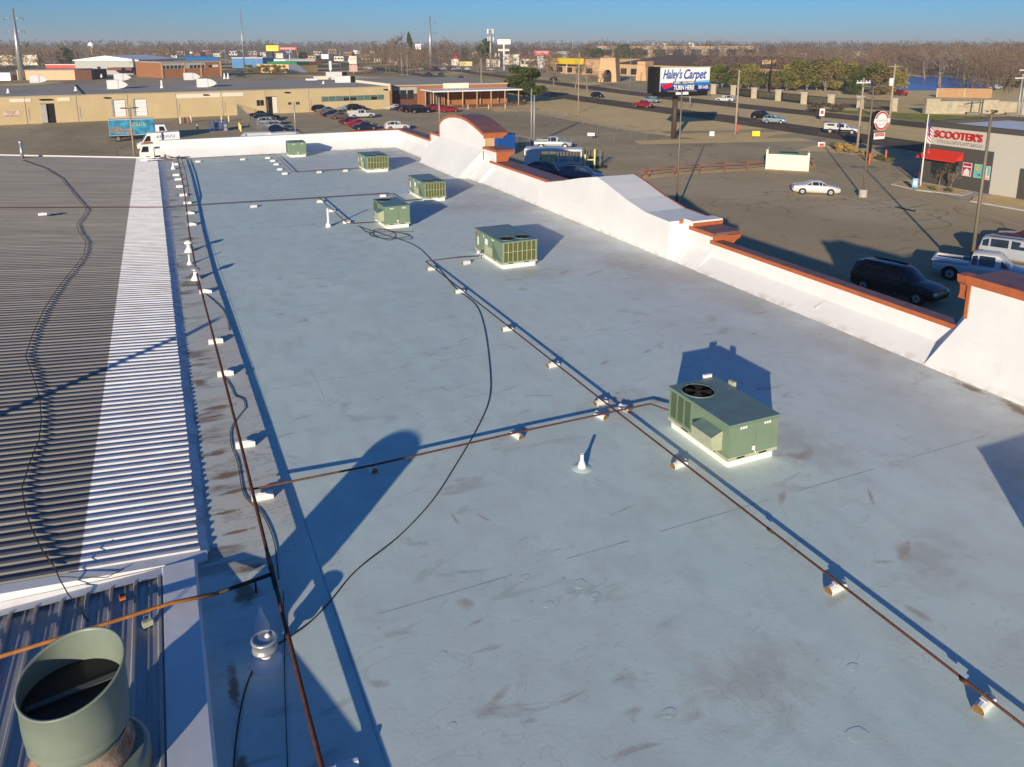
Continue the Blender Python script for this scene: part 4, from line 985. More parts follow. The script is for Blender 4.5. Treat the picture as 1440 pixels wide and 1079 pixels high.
# ================================================================== VEHICLES
PAINTS = {}
def paint(name, col, metal=.1, rough=.16):
    return mat('car_paint_' + name, col, rough, metal, var=.05, scale=1, spec=.6)
def wheel(root, x, y, r=.34, w_=.24):
    s = 1 if y > 0 else -1
    mb = MB().tube([(x, y - s * w_, r), (x, y - s * .02, r), (x, y, r)], [r, r, r * .93], 18)
    wh = part(mb, 'wheel', M_TYRE, root)
    mb = MB().tube([(x, y - .001 * s, r), (x, y + .012 * s, r)], [r * .64, r * .6], 14); part(mb, 'rim', M_RIM, wh)
    mb = MB().tube([(x, y + .0125 * s, r), (x, y + .02 * s, r)], [r * .16, r * .14], 8); part(mb, 'hub', M_TYRE, wh)
SPEC = {
 # stations: (x, half width, z bottom, z belt, z top, half width top)
 'sedan': dict(st=[(-2.35, .70, .42, .62, .66, .66), (-2.28, .82, .28, .82, .90, .74), (-1.65, .89, .22, .90, .99, .76), (-1.15, .90, .22, .93, 1.02, .76), (-.45, .90, .20, .94, 1.40, .60), (.25, .90, .20, .93, 1.42, .61), (.55, .90, .20, .93, 1.36, .60), (1.15, .90, .20, .92, .98, .76), (1.75, .88, .22, .84, .90, .74), (2.25, .80, .28, .68, .74, .70), (2.40, .66, .36, .56, .60, .60)],
               rear=3, front=6, wb=(-1.38, 1.42), r=.32, win=(4, 6)),
 'suv': dict(st=[(-2.55, .80, .48, .80, .86, .74), (-2.48, .92, .34, 1.05, 1.12, .86), (-2.36, .94, .32, 1.10, 1.72, .70), (-1.9, .95, .30, 1.10, 1.84, .72), (-.6, .95, .30, 1.10, 1.86, .73), (.35, .95, .30, 1.08, 1.84, .72), (.60, .95, .30, 1.08, 1.76, .71), (1.25, .95, .30, 1.06, 1.13, .84), (2.0, .94, .32, 1.00, 1.07, .84), (2.50, .88, .36, .84, .90, .78), (2.62, .78, .42, .62, .68, .7)],
             rear=1, front=6, wb=(-1.62, 1.62), r=.38, win=(3, 6)),
 'cross': dict(st=[(-2.25, .74, .44, .74, .80, .70), (-2.18, .86, .32, .95, 1.02, .78), (-1.85, .90, .28, 1.00, 1.42, .62), (-1.4, .91, .26, 1.00, 1.62, .65), (-.5, .91, .26, .99, 1.67, .66), (.3, .91, .26, .98, 1.64, .66), (.5, .91, .26, .98, 1.58, .65), (1.15, .91, .26, .97, 1.03, .80), (1.75, .89, .28, .90, .97, .78), (2.2, .82, .32, .74, .80, .74), (2.32, .70, .40, .60, .64, .64)],
               rear=1, front=6, wb=(-1.36, 1.38), r=.35, win=(3, 6)),
 'pickup': dict(st=[(-2.85, .88, .50, 1.02, 1.06, .88), (-2.8, .94, .42, 1.02, 1.06, .92), (-.82, .95, .40, 1.02, 1.06, .92), (-.72, .95, .38, 1.05, 1.76, .68), (-.4, .95, .36, 1.06, 1.84, .70), (.55, .95, .36, 1.06, 1.84, .70), (.75, .95, .36, 1.06, 1.77, .69), (1.35, .95, .36, 1.06, 1.13, .84), (2.1, .94, .38, 1.02, 1.09, .84), (2.7, .90, .42, .90, .95, .80), (2.85, .82, .48, .64, .70, .74)],
                rear=2, front=6, wb=(-1.78, 1.85), r=.40, win=(3, 6)),
 'van': dict(st=[(-2.8, .90, .42, 1.15, 2.02, .80), (-2.74, .98, .34, 1.15, 2.10, .84), (-1.6, 1.0, .32, 1.15, 2.14, .86), (-.2, 1.0, .32, 1.15, 2.14, .86), (.9, 1.0, .32, 1.14, 2.12, .85), (1.25, 1.0, .32, 1.12, 2.02, .83), (1.45, 1.0, .32, 1.12, 1.90, .81), (2.15, .99, .32, 1.08, 1.18, .86), (2.65, .92, .34, .90, .96, .80), (2.78, .82, .42, .70, .74, .7)],
             rear=0, front=6, wb=(-1.75, 1.85), r=.37, win=(4, 6)),
}
def make_car(kind, col, label, cat, group=None):
    sp = SPEC[kind]; st = sp['st']
    t = thing({'sedan': 'sedan_car', 'suv': 'large_suv', 'cross': 'compact_suv', 'pickup': 'pickup_truck', 'van': 'cargo_van'}[kind], label, cat, (0, 0, 0), 0, group)
    rows = []
    for (x, hw, zb, zl, zt, ht) in st:
        top = zt - zl
        ring = [(x, -hw * .86, zb), (x, -hw, zb + .16), (x, -hw, (zb + zl) / 2 + .1), (x, -hw * .965, zl), (x, -(hw * .94 if top > .3 else hw * .93), zl + .035), (x, -ht, zt - (.07 if top > .3 else .02)), (x, -ht * .82, zt), (x, 0, zt + .03)]
        ring += [(a, -b, c) for a, b, c in reversed(ring[:-1])]
        rows.append(ring)
    nr = len(rows[0]); mb = MB(); vs = [p for r_ in rows for p in r_]; fs = []
    for i in range(len(rows) - 1):
        for k in range(nr - 1): fs.append((i * nr + k, i * nr + k + 1, (i + 1) * nr + k + 1, (i + 1) * nr + k))
        fs.append((i * nr + nr - 1, i * nr, (i + 1) * nr, (i + 1) * nr + nr - 1))
    fs += [tuple(range(nr)), tuple(reversed(range((len(rows) - 1) * nr, len(rows) * nr)))]
    body = part(mb.add(vs, fs, sm=True), 'body', col, t)
    sm_ = body.modifiers.new('edge', 'EDGE_SPLIT'); sm_.split_angle = math.radians(38)
    def pane(q, name, sh=.86, off=.012):
        q = [Vector(p) for p in q]; c = sum(q, Vector()) / len(q); nrm = (q[1] - q[0]).cross(q[2] - q[0]).normalized()
        if nrm.dot(c - Vector((0, 0, .8))) < 0: nrm = -nrm
        P = [c + (p - c) * sh + nrm * off for p in q]
        part(MB().add(P, [tuple(range(len(P)))]), name, M_GLASS, t)
    rf, ff = sp['rear'], sp['front']
    R0_, R1_ = rows[rf], rows[rf + 1]
    if kind == 'van': pass
    else:
        pane([R0_[4], R0_[10], R1_[9] if False else rows[rf + 1][9], rows[rf + 1][5]], 'rear_window', .84)
    A, B = rows[ff], rows[ff + 1]
    pane([A[5], A[9], B[10], B[4]], 'windscreen', .88, .016)
    w0, w1 = sp['win']
    for s in (0, 1):
        def g(i, k): p = rows[i][k]; return (p[0], -p[1] if s else p[1], p[2])
        seg = list(range(w0, w1 + 1)); mid = seg[len(seg) // 2]
        segs = [(seg[0], mid), (mid, seg[-1])]
        if kind in ('suv', 'cross'): segs = [(2, 3), (3, 4), (4, w1)]
        if kind == 'sedan': segs = [(4, 5), (5, 6)]
        if kind == 'pickup': segs = [(3, 4), (4, 5), (5, 6)] if False else [(3, 4), (4, 5)]
        if kind == 'van': segs = [(4, 6)]
        for a, b in segs:
            q = [Vector(g(a, 4)), Vector(g(b, 4)), Vector(g(b, 5)), Vector(g(a, 5))]
            if kind in ('suv', 'cross') and a == 2: q[3] = Vector(g(a, 4)).lerp(Vector(g(a, 5)), .9)
            pane(q, 'side_window', .86)
        # front quarter triangle down to the cowl
        q = [Vector(g(ff, 4)), Vector(g(ff + 1, 4)), Vector(g(ff, 5))]
        pane(q, 'side_window', .72)
        if kind == 'sedan': pane([Vector(g(3, 4)), Vector(g(4, 4)), Vector(g(4, 5))], 'side_window', .7)
        y = (-1 if s == 0 else 1)
        hw = st[3][1]
        for xw in sp['wb']:
            mb = MB().tube([(xw, y * (hw - .22), sp['r'] + .02), (xw, y * (hw + .006), sp['r'] + .02)], sp['r'] * 1.17, 18); part(mb, 'wheel_well', M_DARK, t)
            wheel(t, xw, y * (hw + .012), sp['r'])
        f = st[-2]
        part(MB().box((f[0] + .04, y * f[1] * .78, f[3] - .03), (.12, .3, .13), 0), 'headlight', M_LAMP, t)
        b_ = st[1]
        part(MB().box((b_[0] - .03, y * b_[1] * .82, b_[3] - .1), (.1, .22, .22), 0), 'tail_light', M_TAIL, t)
        part(MB().box((st[ff + 1][0] - .25, y * (hw + .07), st[ff + 1][3] + .04), (.12, .16, .12)), 'mirror', col, t)
    f = st[-1]
    part(MB().box((f[0] + .0, 0, (f[2] + f[3]) / 2 - .02), (.05, f[1] * 1.3, .14)), 'grille', M_DARK, t)
    part(MB().box((st[0][0] - .02, 0, st[0][2] + .08), (.08, 1.5, .14)), 'bumper', M_DARK if kind in ('suv', 'pickup') else col, t)
    if kind == 'pickup':
        part(MB().b2((-2.72, -.80, 1.068), (-.92, .80, 1.075)), 'bed_liner', mat('bed_dark', (.10, .07, .045), .9), t)
        mb = MB(); 
        for y in (-.88, .88): mb.b2((-2.82, y - .06, 1.06), (-.84, y + .06, 1.20))
        mb.b2((-2.85, -.9, 1.06), (-2.76, .9, 1.20)); part(mb, 'bed_rail', col, t)
    if kind in ('suv',):
        mb = MB(); [mb.b2((-1.9, y - .02, 1.86), (.2, y + .02, 1.91)) for y in (-.55, .55)]
        for y in (-.55, .55): part(MB().b2((-1.9, y - .02, 1.85), (.2, y + .02, 1.91)), 'roof_rail', M_DARK, t)
    return t
CARS = {}
def car(kind, colname, col, pos, head, label, cat='car', group=None, scale=1.0):
    key = (kind, colname)
    if key not in CARS:
        t = make_car(kind, paint(colname, col), label, cat, group); t.location = (pos[0], pos[1], 0.02); t.rotation_euler = (0, 0, head); t.scale = (scale,) * 3; CARS[key] = t; return t
    src = CARS[key]
    o = copy_tree(src, (pos[0], pos[1], 0.02), head, label, None, scale); o['category'] = cat
    if group: o['group'] = group
    elif 'group' in o: del o['group']
    return o
BLK = (.008, .008, .01); WHT = (.60, .60, .59); SIL = (.38, .41, .43); NAVY = (.012, .02, .05); RED = (.32, .012, .012); MAR = (.12, .012, .02); GRY = (.12, .13, .14); LBL = (.24, .32, .38); BRZ = (.13, .10, .075)
def c(kind, cn, col, u, v, hd, label, cat='car', group='parked cars', scale=1.0):
    p = G(u, v, .5); return car(kind, cn, col, (p.x, p.y), math.radians(hd), label, cat, group, scale)
# heading: 0 = +X, 90 = +Y
ROADG = 'vehicles driving on the divided road'
c('suv', 'black', BLK, 1262, 405, -78, 'big black SUV parked in the shade right beside the building', 'SUV', 'vehicles parked beside the building', 1.06)
c('pickup', 'white', WHT, 1385, 386, -60, 'white pickup truck with a brown empty bed parked behind the orange cap', 'pickup truck', 'vehicles parked beside the building', 1.1)
c('suv', 'silver', SIL, 1434, 362, -64, 'grey SUV with roof rails parked beyond the white pickup', 'SUV', 'vehicles parked beside the building')
c('sedan', 'maroon', MAR, 1450, 340, -64, 'dark maroon car at the right edge beyond the grey SUV', 'car', 'vehicles parked beside the building')
c('sedan', 'white', WHT, 1147, 266, -39, 'white sedan parked alone on the open lot', 'car', 'parked cars')
c('pickup', 'silver', SIL, 778, 204, -32, 'silver blue pickup truck parked by two thin poles', 'pickup truck', 'parked cars', 1.0)
c('cross', 'light_blue', LBL, 1089, 170, -50, 'light blue grey SUV following a black one on the road', 'SUV', ROADG)
c('cross', 'black', BLK, 1072, 164, -60, 'black SUV half hidden behind the light blue grey one', 'SUV', ROADG)
c('pickup', 'red', RED, 905, 149, -75, 'red pickup truck driving left of the billboard', 'pickup truck', ROADG)
c('cross', 'light_blue', LBL, 917, 142, -75, 'blue grey car beside the red pickup truck', 'car', ROADG)
c('cross', 'black', BLK, 840, 135, -80, 'black SUV driving alone between the juniper and the red pickup', 'SUV', ROADG)
c('suv', 'white', WHT, 1020, 141, 118, 'white SUV driving away on the far carriageway', 'SUV', ROADG)
c('cross', 'teal', (.05, .09, .11), 694, 121, -85, 'dark teal SUV driving beside the big juniper', 'SUV', ROADG)
c('sedan', 'red', RED, 680, 117, -85, 'red car just ahead of the dark teal SUV', 'car', ROADG)
c('sedan', 'navy', NAVY, 648, 110, -85, 'dark car in the middle of the road behind the brick annex', 'car', ROADG)
c('sedan', 'navy', NAVY, 620, 105, -85, 'dark blue car, second from left on the far road', 'car', ROADG)
c('sedan', 'navy', NAVY, 603, 104, -85, 'dark blue car, leftmost on the far road', 'car', ROADG)
c('cross', 'black', BLK, 778, 112, 95, 'dark car between the bare trees of the median', 'car', ROADG)
c('pickup', 'red', RED, 1266, 132, 70, 'red pickup truck in front of the blue pond', 'pickup truck', ROADG)
# decorated pickup with a topper
t = make_car('pickup', paint('white', WHT), 'white and black pickup truck with a topper turning by the round sign', 'pickup truck', ROADG)
p = G(1183, 184, .5); t.location = (p.x, p.y, .02); t.rotation_euler = (0, 0, math.radians(-52))
part(MB().b2((-2.8, -.86, 1.2), (-.72, .86, 1.80)), 'topper', paint('white', WHT), t); part(MB().b2((-2.3, -.87, 1.35), (-1.1, -.861, 1.68)), 'side_window', M_GLASS, t)
part(MB().b2((-2.8, -.956, .42), (2.5, -.951, .78)), 'black_side_stripe', M_DARK, t); part(MB().b2((-2.7, -.868, 1.5), (-2.4, -.8605, 1.62)), 'red_lettering', M_RED, t)
# the lot behind the building
LG = 'cars parked behind the end wall'
c('sedan', 'black', BLK, 366, 162, 5, 'black car at the fence, farthest of the left row', 'car', LG)
c('sedan', 'black', BLK, 377, 165, 5, 'second black car in the row along the chain link fence', 'car', LG)
c('cross', 'dark_green', (.02, .04, .04), 371, 168, 5, 'dark green car between two black ones and the silver ones', 'car', LG)
c('cross', 'silver', SIL, 377, 173, 5, 'silver car, farther of two in the row along the fence', 'car', LG)
c('sedan', 'silver', SIL, 380, 178, 5, 'silver car, nearer of two in the row along the fence', 'car', LG)
c('sedan', 'navy', NAVY, 387, 183, 5, 'dark navy car at the near end of the row along the fence', 'car', LG)
c('van', 'white', WHT, 356, 201, 180, 'white van with only its roof showing over the end wall, left one', 'van', LG)
c('van', 'white', WHT, 407, 200, 0, 'white van with side windows showing over the end wall, right one', 'van', LG)
c('cross', 'black', BLK, 450, 154, 8, 'black SUV at the far left corner of the middle row', 'SUV', LG)
c('sedan', 'grey', GRY, 461, 156, 8, 'grey black car second in the middle row', 'car', LG)
c('sedan', 'navy', NAVY, 467, 161, 8, 'navy car in the middle row', 'car', LG)
c('sedan', 'bronze', BRZ, 478, 164, 8, 'bronze brown car at the near end of the middle row', 'car', LG)
c('sedan', 'light_blue', LBL, 489, 153, 8, 'light blue car behind the white utility truck', 'car', LG)
c('cross', 'black', BLK, 500, 153, 8, 'black car behind the white utility truck', 'car', LG)
t = c('pickup', 'white2', WHT, 508, 163, 2, 'white utility truck with ladder boxes on its bed', 'pickup truck', LG)
part(MB().b2((-2.8, -.92, 1.06), (-.8, -.62, 1.65)), 'tool_box', paint('white', WHT), t); part(MB().b2((-2.8, .62, 1.06), (-.8, .92, 1.65)), 'tool_box', paint('white', WHT), t)
c('sedan', 'maroon', MAR, 493, 171, 2, 'maroon car beside the white utility truck', 'car', LG)
c('sedan', 'red', RED, 504, 175, 2, 'red car tucked behind the navy one', 'car', LG)
c('sedan', 'navy', NAVY, 513, 179, 2, 'dark navy car nearest the end wall', 'car', LG)
c('cross', 'white', WHT, 558, 179, -5, 'white car alone near the corner of the end wall', 'car', LG)
c('sedan', 'white', WHT, 556, 152, 5, 'white car beside the brick annex', 'car', LG)
c('sedan', 'navy', NAVY, 567, 153, 5, 'navy car, first of three dark ones at the brick annex', 'car', LG)
c('cross', 'black', BLK, 577, 155, 5, 'black car, middle of three dark ones at the brick annex', 'car', LG)
c('suv', 'black', BLK, 591, 156, -3, 'black SUV, last of three dark ones at the brick annex', 'SUV', LG)
c('sedan', 'maroon', MAR, 609, 152, 5, 'maroon car under the annex canopy', 'car', LG)
c('sedan', 'red', RED, 620, 153, 5, 'bright red car beside the maroon one', 'car', LG)
c('sedan', 'red', RED, 631, 155, 0, 'bright red car at the end of the row by the lamp pole', 'car', LG)
# far dealership row and plaza
FG = 'tiny cars parked along the far frontage'
for i, (u, cn, col, k, lb) in enumerate([(593, 'white', WHT, 'sedan', 'tiny white car, leftmost of the far frontage row'), (600, 'navy', NAVY, 'sedan', 'tiny navy car in the far frontage row'), (606, 'red', RED, 'cross', 'tiny red car in the far frontage row'), (612, 'purple', (.06, .02, .10), 'cross', 'tiny purple car in the far frontage row'),
        (618, 'yellow', (.6, .42, .02), 'sedan', 'tiny yellow car in the far frontage row'), (624, 'white', WHT, 'suv', 'tiny white SUV behind the yellow car'), (631, 'black', BLK, 'cross', 'tiny black car in the far frontage row'), (638, 'silver', SIL, 'sedan', 'tiny silver car in the far frontage row'), (645, 'silver', SIL, 'cross', 'tiny silver SUV in the far frontage row'), (657, 'white', WHT, 'cross', 'tiny white car, rightmost of the far frontage row')]):
    c(k, cn, col, u, 97.5 + (i % 2) * .4, -84, lb, 'car', FG, 1.15)
for (u, v, cn, col, k, lb) in [(626, 92, 'white', WHT, 'van', 'white van behind the far frontage row'), (690, 98, 'white', WHT, 'sedan', 'white car under the tall red and white sign'), (746, 103, 'white', WHT, 'cross', 'white car right of the juniper top'), (853, 112, 'white', WHT, 'cross', 'white car parked inside the plaza arch'), (870, 111, 'white', WHT, 'cross', 'white car parked right of the plaza arch'),
        (1222, 126, 'white', WHT, 'van', 'white truck behind the black iron fence'), (1400, 124, 'white', WHT, 'cross', 'white car behind the long stone wall'), (518, 97, 'white', WHT, 'van', 'white van with a red stripe at the start of the road'), (534, 99, 'black', BLK, 'pickup', 'dark pickup beside the white van with a red stripe'),
        (340, 103, 'white', WHT, 'suv', 'white SUV parked behind the warehouse roof'), (337, 107, 'dark_green', (.02, .04, .04), 'suv', 'dark SUV parked behind the warehouse roof'), (722, 100, 'black', BLK, 'pickup', 'dark pickup below the tall sign')]:
    c(k, cn, col, u, v, random.choice((0, 90, 180)), lb, 'car', None)
# dark cars beside the trailer
c('suv', 'black', BLK, 771, 246, -40, 'black car nearest the parapet beside the white trailer', 'car', 'parked cars')
c('sedan', 'teal2', (.02, .15, .2), 800, 243, -35, 'teal roofed car behind the box shaped parapet', 'car', 'parked cars')
t = c('suv', 'blue', (.04, .07, .14), 819, 251, -50, 'dark blue SUV with a red tail panel behind the box shaped parapet', 'SUV', 'parked cars')

# trucks and trailer
def boxtruck(label, u, v, hd, L, cargo_m, cab_m, H=2.9, name='box_truck'):
    p = G(u, v, 0.5); t = thing(name, label, 'truck', (p.x, p.y, .02), math.radians(hd))
    part(MB().b2((-L / 2, -1.2, .95), (L / 2 - 1.9, 1.2, .95 + H)), 'cargo_box', cargo_m, t)
    mb = MB(); mb.prism([(L / 2 - 1.8, -1.05, .5), (L / 2, -1.05, .5), (L / 2 - .02, -1.05, 1.35), (L / 2 - .35, -1.05, 2.45), (L / 2 - 1.8, -1.05, 2.5)], (0, 0, 0), (0, 2.1, 0))
    cb = part(mb, 'cab', cab_m, t)
    for y in (-1.056, 1.052):
        part(MB().add([(L / 2 - 1.2, y, 1.45), (L / 2 - .25, y, 1.45), (L / 2 - .5, y, 2.2), (L / 2 - 1.2, y, 2.2)], [(0, 1, 2, 3)]), 'window', M_GLASS, cb)
    part(MB().add([(L / 2 - .01, -.9, 1.45), (L / 2 - .01, .9, 1.45), (L / 2 - .31, .9, 2.3), (L / 2 - .31, -.9, 2.3)], [(0, 1, 2, 3)]), 'windscreen', M_GLASS, cb)
    part(MB().b2((-L / 2, -.5, .55), (L / 2 - 1.5, .5, .95)), 'chassis', M_DARK, t)
    for x in (-L / 2 + 1.2, L / 2 - 1.0):
        for y in (-1.12, 1.12): wheel(t, x, y, .45, .3)
    return t
M_MUR = mat('mural_blue', (.02, .22, .48), .5, var=.6, scale=.9, col2=(.06, .40, .62))
t = boxtruck('box truck with a bright blue printed mural on its side', 196, 193, 0, 8.6, M_WHITE, M_WHITE, 2.6)
part(MB().b2((-4.28, -1.225, 1.0), (2.38, -1.203, 3.5)), 'mural', M_MUR, t)
mb = MB(); rr = random.Random(1)
for k in range(5):
    cx_, cz_, r_ = rr.uniform(-3.6, -.4), rr.uniform(1.4, 2.0), rr.uniform(.35, .6)
    mb.prism([(cx_ + r_ * 1.5 * math.cos(a * PI / 8), -1.228 - k * .002, cz_ + r_ * math.sin(a * PI / 8)) for a in range(16)], (0, 0, 0), (0, -.001, 0))
part(mb, 'mural_grey_print', mat('mural_grey', (.22, .2, .19), .6, var=.8, scale=4), t, kind='stuff')
scribble(t, mat('mural_yellow', (.5, .5, .04), .5), -.9, 1.1, 2.72, .55, -1.24, 1, .8)
t = thing('cargo_van', 'tall white van with blue lettering facing left', 'van', (0, 0, 0)); p = G(223, 206, .5); t.location = (p.x, p.y, .02); t.rotation_euler = (0, 0, PI + .02)
mb = MB(); mb.prism([(-3.0, -1.0, .4), (2.9, -1.0, .4), (2.95, -1.0, .95), (2.2, -1.0, 1.3), (1.5, -1.0, 2.4), (1.2, -1.0, 2.6), (-3.0, -1.0, 2.65)], (0, 0, 0), (0, 2.0, 0)); part(mb, 'body', M_WHITE, t)
part(MB().add([(1.0, 1.006, 1.4), (2.0, 1.006, 1.35), (1.45, 1.006, 2.2), (1.0, 1.006, 2.2)], [(0, 1, 2, 3)]), 'side_window', M_GLASS, t)
part(MB().add([(2.23, -.85, 1.35), (2.23, .85, 1.35), (1.58, .85, 2.35), (1.58, -.85, 2.35)], [(0, 1, 2, 3)]), 'windscreen', M_GLASS, t)
for x in (-1.9, 1.9):
    for y in (-1.01, 1.01): wheel(t, x, y, .38)
scribble(t, mat('van_blue', (.02, .04, .35), .5), -2.3, .1, 2.05, .42, 1.015, 2, .55)
t = boxtruck('white box truck parked behind the end wall with only its cab showing', 242, 221, 180, 8.0, M_WHITE, M_WHITE, .9, 'box_truck')
part(MB().b2((2.2, -.5, 2.5), (3.4, .5, 2.62)), 'amber_marker', M_CAP, t)
# white open trailer
p = G(758, 243, .3) + Vector((2.4, .6, 0)); t = thing('enclosed_trailer', 'white trailer with open framed side, shade toned panel and two axles', 'trailer', (p.x, p.y, 0), math.radians(-32))
part(MB().b2((-3.6, -1.15, .6), (-1.7, 1.15, 3.0)), 'front_box', M_WHITE, t); part(MB().b2((-1.695, -1.15, .6), (3.4, 1.15, .75)), 'deck', M_STEEL, t)
part(MB().b2((-1.695, -1.16, .76), (3.4, -1.1, 1.6)), 'side_panel', mat('trailer_white_shaded', (.55, .60, .62), .6), t)  # white side panel lying in shadow; the shade is put into its colour
mb = MB(); mb.tube([(-3.6, -1.1, 2.95), (3.4, -1.1, 2.95)], .13, 8); part(MB().b2((-3.6, -1.15, 3.005), (3.4, 1.15, 3.1)), 'roof', M_WHITE, t); part(mb, 'roof_roll', M_WHITE, t)
for x in (-.6, .6, 1.9, 3.3): part(MB().b2((x - .05, -1.14, 1.6), (x + .05, -1.06, 3.0)), 'post', M_WHITE, t)
part(MB().b2((-1.6, -.9, .8), (.2, .9, 2.2)), 'cargo_crate', M_YEL, t); part(MB().b2((.4, -.8, .8), (2.2, .8, 1.9)), 'cargo_crate', M_STEEL, t)
for x in (.2, 1.1): wheel(t, x, -1.3, .42)
t = thing('pipe_rack', 'rack of dark metal poles stored behind the trailer', 'pipe rack', (*G(815, 236, 0).xy, 0), math.radians(-25)); 
for k in range(16): part(MB().tube([(-3 + k * .4, random.uniform(-.4, .4), .3), (-3 + k * .4, random.uniform(-.4, .4), random.uniform(1.9, 2.5))], .05, 5), 'pole', M_DARK if k % 2 else M_STEEL, t)
part(MB().b2((-3.3, -.5, 0), (3.4, .5, .3)), 'base', M_DARK, t)
t = thing('yellow_goal_frame', 'pale yellow steel frame standing behind the pole rack', 'steel frame', (*G(829, 240, 0).xy, 0), math.radians(-20))
for x in (-.6, .6): part(MB().b2((x - .09, -.1, 0), (x + .09, .1, 2.7)), 'upright', M_YEL, t)
part(MB().b2((-.508, -.1, 1.3), (.508, .1, 1.45)), 'crossbar', M_YEL, t)
t = thing('dumpster', 'blue steel dumpster beside the round headed parapet', 'dumpster', (*G(707, 217, 0).xy, 0), math.radians(10))
part(MB().b2((-1.5, -1.0, .15), (1.5, 1.0, 2.9)), 'body', M_BLUE, t); part(MB().b2((-1.55, -1.05, 2.905), (1.55, 1.05, 3.0)), 'lid', mat('lid_dark', (.02, .06, .08), .6), t)
for x in (-1.2, -.4, .4, 1.2): part(MB().b2((x - .05, -1.06, .2), (x + .05, -1.003, 2.85)), 'rib', M_BLUE, t)
t = thing('dumpster_enclosure', 'white walled dumpster enclosure at the end of the rail fence', 'enclosure', (0, 0, 0))
a = G(1079, 238); b = G(1134, 241); d = (b - a).normalized(); nrm = Vector((-d.y, d.x, 0)); az = math.atan2(d.y, d.x)
L_ = (b - a).length
def eb(s0, s1, q0, q1, z0, z1, name, m): 
    cpt = a + d * ((s0 + s1) / 2) + nrm * ((q0 + q1) / 2); part(MB().box((cpt.x, cpt.y, (z0 + z1) / 2), (s1 - s0, q1 - q0, z1 - z0), az), name, m, t)
eb(0, L_, 0, .25, 0, 1.95, 'wall', M_CREAM); eb(-.25, -.002, -.1, 3.0, 0, 2.5, 'wall', M_CREAM); eb(L_ + .002, L_ + .25, -.1, 3.0, 0, 2.3, 'wall', M_CREAM)
t = thing('dumpster', 'green dumpster whose lid shows above the white enclosure', 'dumpster', (*(a + d * L_ * .5 + nrm * 1.6).xy, 0), az)
part(MB().b2((-1.1, -.8, .1), (1.1, .8, 1.95)), 'body', mat('dumpster_green', (.01, .12, .05), .5), t); part(MB().b2((-1.15, -.85, 1.955), (1.15, .85, 2.05)), 'lid', mat('dumpster_green', (.01, .12, .05)), t)

# ================================================================== POLES, SIGNS, FENCES
def pole(name, label, cat, u, v, vtop, r0, r1, m, group=None, n=8, base=None):
    p = G(u, v); H = ztop(p.x, p.y, vtop); t = thing(name, label, cat, (p.x, p.y, 0), 0, group)
    part(MB().tube([(0, 0, 0), (0, 0, H)], [r0, r1], n), 'shaft', m, t)
    if base: part(MB().lathe((0, 0, 0), [(base, 0), (base, .75), (base * .97, .8)], 20), 'concrete_base', M_KERB, t)
    return t, H
def lamp_heads(t, H, arms, m=M_BRONZE, L=.9):
    for a in arms:
        part(MB().tube([(0, 0, H - .1), (L * math.cos(a), L * math.sin(a), H)], .05, 5), 'arm', m, t)
        part(MB().box((L * 1.3 * math.cos(a), L * 1.3 * math.sin(a), H), (.7, .35, .14), a), 'lamp_head', m, t)
LGP = 'parking lot lamp poles'
t, H = pole('lamp_pole', 'lamp pole on a round concrete base beside the round sign', 'lamp pole', 1213, 277, 121, .10, .07, M_BRONZE, LGP, base=.42); lamp_heads(t, H, (0, PI))
t, H = pole('lamp_pole', 'lamp pole in front of the billboard rising behind the white box', 'lamp pole', 951, 297, 128, .10, .07, M_BRONZE, LGP); lamp_heads(t, H, (0, PI))
t, H = pole('lamp_pole', 'twin headed lamp pole beside the pickup at the coffee shop', 'lamp pole', 1363, 392, 160, .13, .09, M_BRONZE, LGP); lamp_heads(t, H, (-.6, PI - .6))
t, H = pole('lamp_pole', 'wooden floodlight pole on the left in front of the warehouse', 'lamp pole', 189, 219, 152, .14, .11, M_WPOLE); lamp_heads(t, H, (0, PI), M_DARK, .6)
t, H = pole('lamp_pole', 'slim grey pole standing in the car park behind the end wall', 'pole', 416, 190, 144, .13, .11, M_STEEL)
t, H = pole('lamp_pole', 'slim grey pole left of the round headed parapet', 'pole', 618, 172, 137, .14, .12, M_STEEL)
t, H = pole('utility_pole', 'left one of the two thin poles behind the silver pickup', 'pole', 747, 203, 125, .12, .1, M_STEEL)
t, H = pole('utility_pole', 'right one of the two thin poles behind the silver pickup', 'pole', 751, 203, 134, .15, .12, M_STEEL)
t, H = pole('utility_pole', 'tall thin pole on the dry verge with guy wires', 'pole', 813, 159, 73, .14, .1, M_WPOLE)
t, H = pole('utility_pole', 'tall brown pole beside the annex canopy', 'pole', 677, 147, 82, .13, .1, M_WPOLE)
t, H = pole('utility_pole', 'wooden pole with a white crossarm near the turning pickup', 'utility pole', 1205, 213, 110, .2, .13, M_WPOLE); part(MB().b2((-1.3, -.08, H - .75), (1.3, .08, H - .55)), 'crossarm', M_WHITE, t)
for x in (-1.2, -.5, .5, 1.2): part(MB().tube([(x, 0, H - .55), (x, 0, H - .3)], .06, 5), 'insulator', M_WHITE, t)
t, H = pole('utility_pole', 'tall wooden pole with a transformer at the road corner', 'utility pole', 1250, 176, 90, .25, .16, M_WPOLE); part(MB().b2((-1.6, -.1, H - .6), (1.6, .1, H - .4)), 'crossarm', M_WPOLE, t); part(MB().lathe((-.6, 0, H - 4.2), [(.42, 0), (.42, 1.4), (.3, 1.5)], 12, capb=True), 'transformer', M_WHITE, t)
t, H = pole('utility_pole', 'pale wooden pole right of the billboard', 'utility pole', 1034, 190, 98, .22, .14, M_WPOLE)
